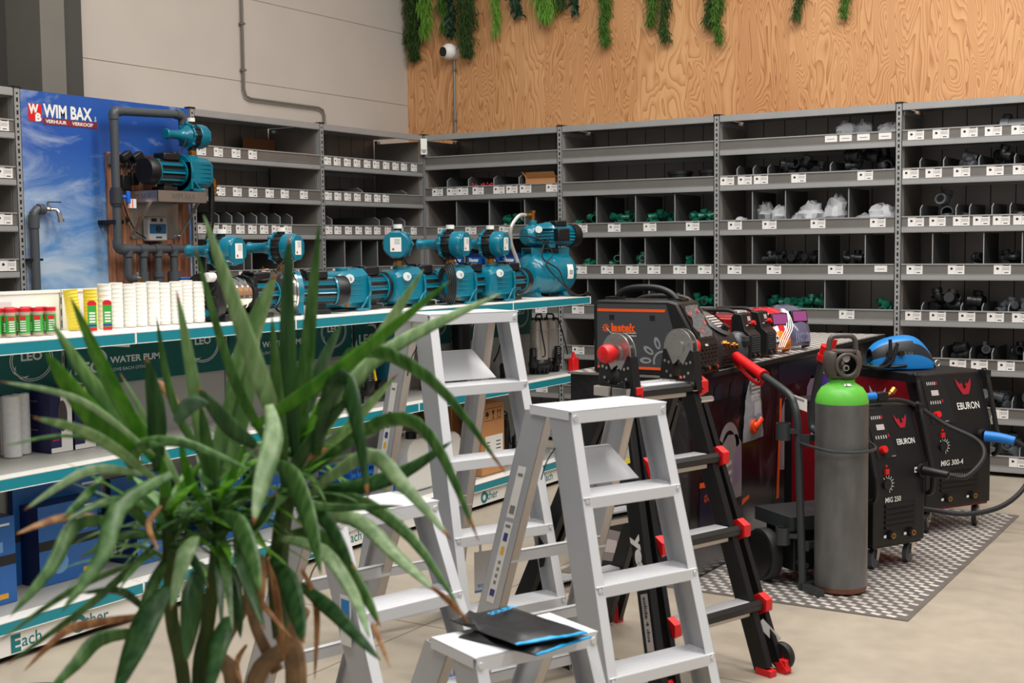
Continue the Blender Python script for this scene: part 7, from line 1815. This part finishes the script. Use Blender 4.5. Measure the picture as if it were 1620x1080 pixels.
root = (4.62, -7.10, 0)
t = thing('potted_yucca', 'large potted plant with long sword shaped green leaves in the left foreground', 'plant', root)
RV = Vector(root); camp = Vector((6.2558, -8.735, 1.517)); q = random.Random(11)
for kind, w, pts in LEAVES:
    P_ = [Vector(p) for p in pts]; Q = []
    K = len(P_)
    for i in range(K - 1):
        p0, p1, p2, p3 = P_[max(i - 1, 0)], P_[i], P_[i + 1], P_[min(i + 2, K - 1)]
        st = 14 // (K - 1)
        for k in range(st):
            s_ = k / st; Q.append(0.5 * ((2 * p1) + (p2 - p0) * s_ + (2 * p0 - 5 * p1 + 4 * p2 - p3) * s_ ** 2 + (3 * p1 - p0 - 3 * p2 + p3) * s_ ** 3))
    Q.append(P_[-1]); n = len(Q); tw = q.uniform(-.7, .7); dt = q.uniform(-.5, .5); e = MB(); v = []; f = []
    for i, p in enumerate(Q):
        s_ = i / (n - 1); d = (Q[min(i + 1, n - 1)] - Q[max(i - 1, 0)]).normalized(); sd = d.cross((p - camp).normalized()).normalized(); nr = sd.cross(d)
        a = tw + dt * s_; sd2 = sd * math.cos(a) + nr * math.sin(a); n2 = sd2.cross(d)
        prof = (.42 + .58 * min(s_ / .35, 1)) if s_ < .35 else max(1 - ((s_ - .35) / .65) ** 2.2, .02)
        W = w * .42 * prof / max(math.cos(a), .72)
        v += [p - sd2 * W + n2 * W * .16 - RV, p - sd2 * W * .5 + n2 * W * .06 - RV, p - RV, p + sd2 * W * .5 + n2 * W * .06 - RV, p + sd2 * W + n2 * W * .16 - RV]
    for i in range(n - 1):
        for j in range(4): f.append((i * 5 + j, i * 5 + j + 1, (i + 1) * 5 + j + 1, (i + 1) * 5 + j))
    e.add(v, f)
    if kind in 'mdp' and q.random() < .6:
        for i in range(len(f) - 4, len(f)): e.m[i] = 1
    o = e.build('leaf', [LM[kind], LM['t']], t, angle=80)
    s = o.modifiers.new('solid', 'SOLIDIFY'); s.thickness = .0008
    if kind == 't': part(o, 'dry brown leaf')
STG = leaf_mat('stem_green', (60, 82, 34), (96, 116, 54), .6); BK = mat('stem_bark', (134, 104, 72), .75, noise=.3, nscale=30, bump=.6)
def stem(pts, r0, r1, m, nm='stem'):
    e = MB(); e.tube([Vector(p) - RV for p in pts], [r0, r1], 10, smooth=6); e.build(nm, m, t)
stem([(4.62, -7.15, .36), (4.60, -7.165, .755), (4.605, -7.194, .885), (4.612, -7.202, 1.009), (4.605, -7.2, 1.10)], .013, .010, STG)
stem([(4.60, -7.12, .36), (4.59, -7.121, .737), (4.601, -7.104, .861), (4.625, -7.099, 1.012), (4.623, -7.094, 1.10)], .014, .011, STG)
stem([(4.70, -7.06, .36), (4.77, -7.066, .753), (4.75, -7.071, .852)], .020, .018, BK, 'trunk')
stem([(4.75, -7.071, .845), (4.71, -7.04, .93), (4.685, -6.995, 1.03), (4.682, -6.959, 1.12)], .020, .014, STG)
stem([(4.68, -7.09, .36), (4.706, -7.107, .742), (4.76, -7.08, .83), (4.80, -7.076, .90)], .020, .012, BK, 'trunk')
stem([(4.66, -7.11, .36), (4.678, -7.124, .754), (4.62, -7.10, .80), (4.632, -7.03, .89), (4.649, -6.97, .977)], .016, .011, BK, 'trunk')
stem([(4.73, -7.07, .78), (4.70, -7.09, .86), (4.69, -7.10, .93)], .012, .006, BK, 'trunk')
def fill(kind, n, seed, cap, name, lab):
    q = random.Random(seed); e = MB()
    for i in range(n):
        c0, hd = [((4.605, -7.20, 1.03), 0), ((4.623, -7.095, 1.04), 0), ((4.68, -6.965, 1.10), 0)][i % 3]
        a = q.uniform(0, 2 * PI); L_ = q.uniform(.12, .26); up = q.uniform(-.1, .9); d = Vector((math.cos(a), math.sin(a), up)).normalized(); p0 = Vector(c0) + Vector((0, 0, q.uniform(-.05, .05)))
        Q = [p0 + d * (L_ * s) + Vector((0, 0, -.10 * s * s * (1.1 - up))) for s in [k / 7 for k in range(8)]]; w = q.uniform(.014, .026); v = []
        sd = d.cross(Vector((0, 0, 1))).normalized()
        for k, p in enumerate(Q):
            s = k / 7; W = w / 2 * (.5 + .5 * min(s / .3, 1)) * (1 if s < .35 else max(1 - ((s - .35) / .65) ** 2, .02)); nr = Vector((0, 0, .25 * W)); v += [p - sd * W + nr - RV, p - RV, p + sd * W + nr - RV]
        e.add(v, [(k * 3 + j, k * 3 + j + 1, (k + 1) * 3 + j + 1, (k + 1) * 3 + j) for k in range(7) for j in range(2)])
    o = e.build(name, LM[kind], t, angle=80); o['kind'] = 'stuff'; return part(o, lab)
fill('b', 34, 4, None, 'small_leaves', 'bright short inner leaves around the crowns'); fill('m', 40, 9, None, 'inner_leaves', 'mid green inner leaves around the crowns'); fill('d', 30, 21, None, 'lower_leaves', 'dark inner leaves around the crowns')
e = MB(); e.lathe([(0, 0), (.15, 0), (.16, .02), (.20, .36), (.215, .37), (.215, .40), (.195, .40), (.19, .36), (0, .36)], n=36, m=0); e.lathe([(.19, .362), (.1, .368), (0, .37)], n=24, m=1)
e.build('pot', [mat('pot_grey', (70, 70, 72), .5), mat('potting_soil', (50, 38, 28), .95)], t)
e = MB(); e.lathe([(0, 0), (.17, 0), (.18, .28), (.195, .30), (.20, .325), (.19, .335), (.17, .33), (.165, .05), (0, .05)], n=36); tag(e.build('black_tub', mat('tub_dark', (44, 44, 48), .5), loc=(3.42, -6.62, 0)), 'round dark tub on the floor, only its rim showing in the bottom left corner', 'tub')

# ================================================================ hanging greenery on the plywood wall
VG = [mat('moss_dark', (48, 74, 24), .8), mat('moss_green', (66, 104, 28), .8), mat('fern_bright', (98, 146, 44), .7), mat('ivy_dark', (26, 58, 32), .6)]
def hang(label, x, z1, w, n, m, cur=.02, z0=3.95, sl=.05, leafy=False, y=.50):
    q = random.Random(int(x * 100)); e = MB()
    for i in range(int(n * 1.5)):
        z = z1 + (z0 - z1) * q.random() ** 1.15 + .02; fr = min((z - z1) / .25, 1.0)
        cx = x + q.gauss(0, w * .52) * (.35 + .65 * fr) + .012 * math.sin(z * 22 + x); cy = y + q.gauss(0, .02) * fr
        L_ = sl * q.uniform(.6, 1.4); dx = q.gauss(0, cur); dy = q.gauss(0, .014); wd = .0030 if not leafy else .014
        a = Vector((cx, cy, z)); b_ = a + Vector((dx, dy, -L_ * .55)); c_ = b_ + Vector((dx * .2 + q.gauss(0, cur * .3), dy * .3, -L_ * .55)); s_ = Vector((wd, q.uniform(-wd, wd), 0))
        e.add([a - s_ * .6, a + s_ * .6, b_ + s_, c_, b_ - s_], [(0, 1, 2, 3, 4)], 0)
    return tag(e.build('hanging_plant', VG[m], smooth=False), label, 'plant')
hang('dark mossy plant hanging in the wall corner, longest of the greenery', -.45, 3.17, .075, 1500, 0)
hang('bright stringy plant hanging right beside the corner moss', -.30, 3.38, .05, 500, 2, sl=.09, y=.47)
hang('short bright tuft above the security camera', -.12, 3.40, .05, 380, 1, sl=.07)
hang('small dark ivy strand left of the wide moss plant', -.06, 3.34, .02, 160, 3, leafy=True)
hang('wide dark moss plant hanging right of the camera', .12, 3.15, .085, 1700, 0, y=.48)
hang('slim light green strand right of the wide moss plant', .41, 3.33, .022, 260, 2, sl=.09)
hang('dark leafy ivy bunch right of the slim light green strand', .60, 3.44, .035, 170, 3, leafy=True)
hang('wide bright green trailing plant with a low fringe', .90, 3.40, .11, 900, 2, sl=.09, y=.47)
hang('dark moss strand between the bright fringe and the hanging catkin', 1.02, 3.46, .07, 500, 0)
hang('dark ivy tip right of the bright fringe', 1.15, 3.40, .03, 120, 3, leafy=True)
hang('single narrow moss tail hanging alone right of the ivy tip', 1.43, 3.13, .030, 900, 1)
hang('left one of a moss pair hanging above the third shelving bay', 1.84, 3.24, .035, 600, 1)
hang('right one of a moss pair, the longer of the two', 1.95, 3.11, .032, 800, 0)
hang('left strand of the double moss hanging over the bay with bags', 2.32, 3.18, .030, 500, 0)
hang('right strand of the double moss hanging over the bay with bags', 2.39, 3.06, .026, 600, 1)
hang('thin moss strand, second from the right end of the greenery', 3.02, 3.17, .018, 400, 0)
hang('thin moss strand at the right end of the greenery', 3.37, 3.15, .020, 450, 1)
e = MB(); e.box(-.55, 4.6, .30, .555, 3.90, 4.02); tag(e.build('planter_trough', mat('trough_brown', (90, 66, 44), .7)), 'long brown trough above the photo from which the greenery hangs', 'planter')
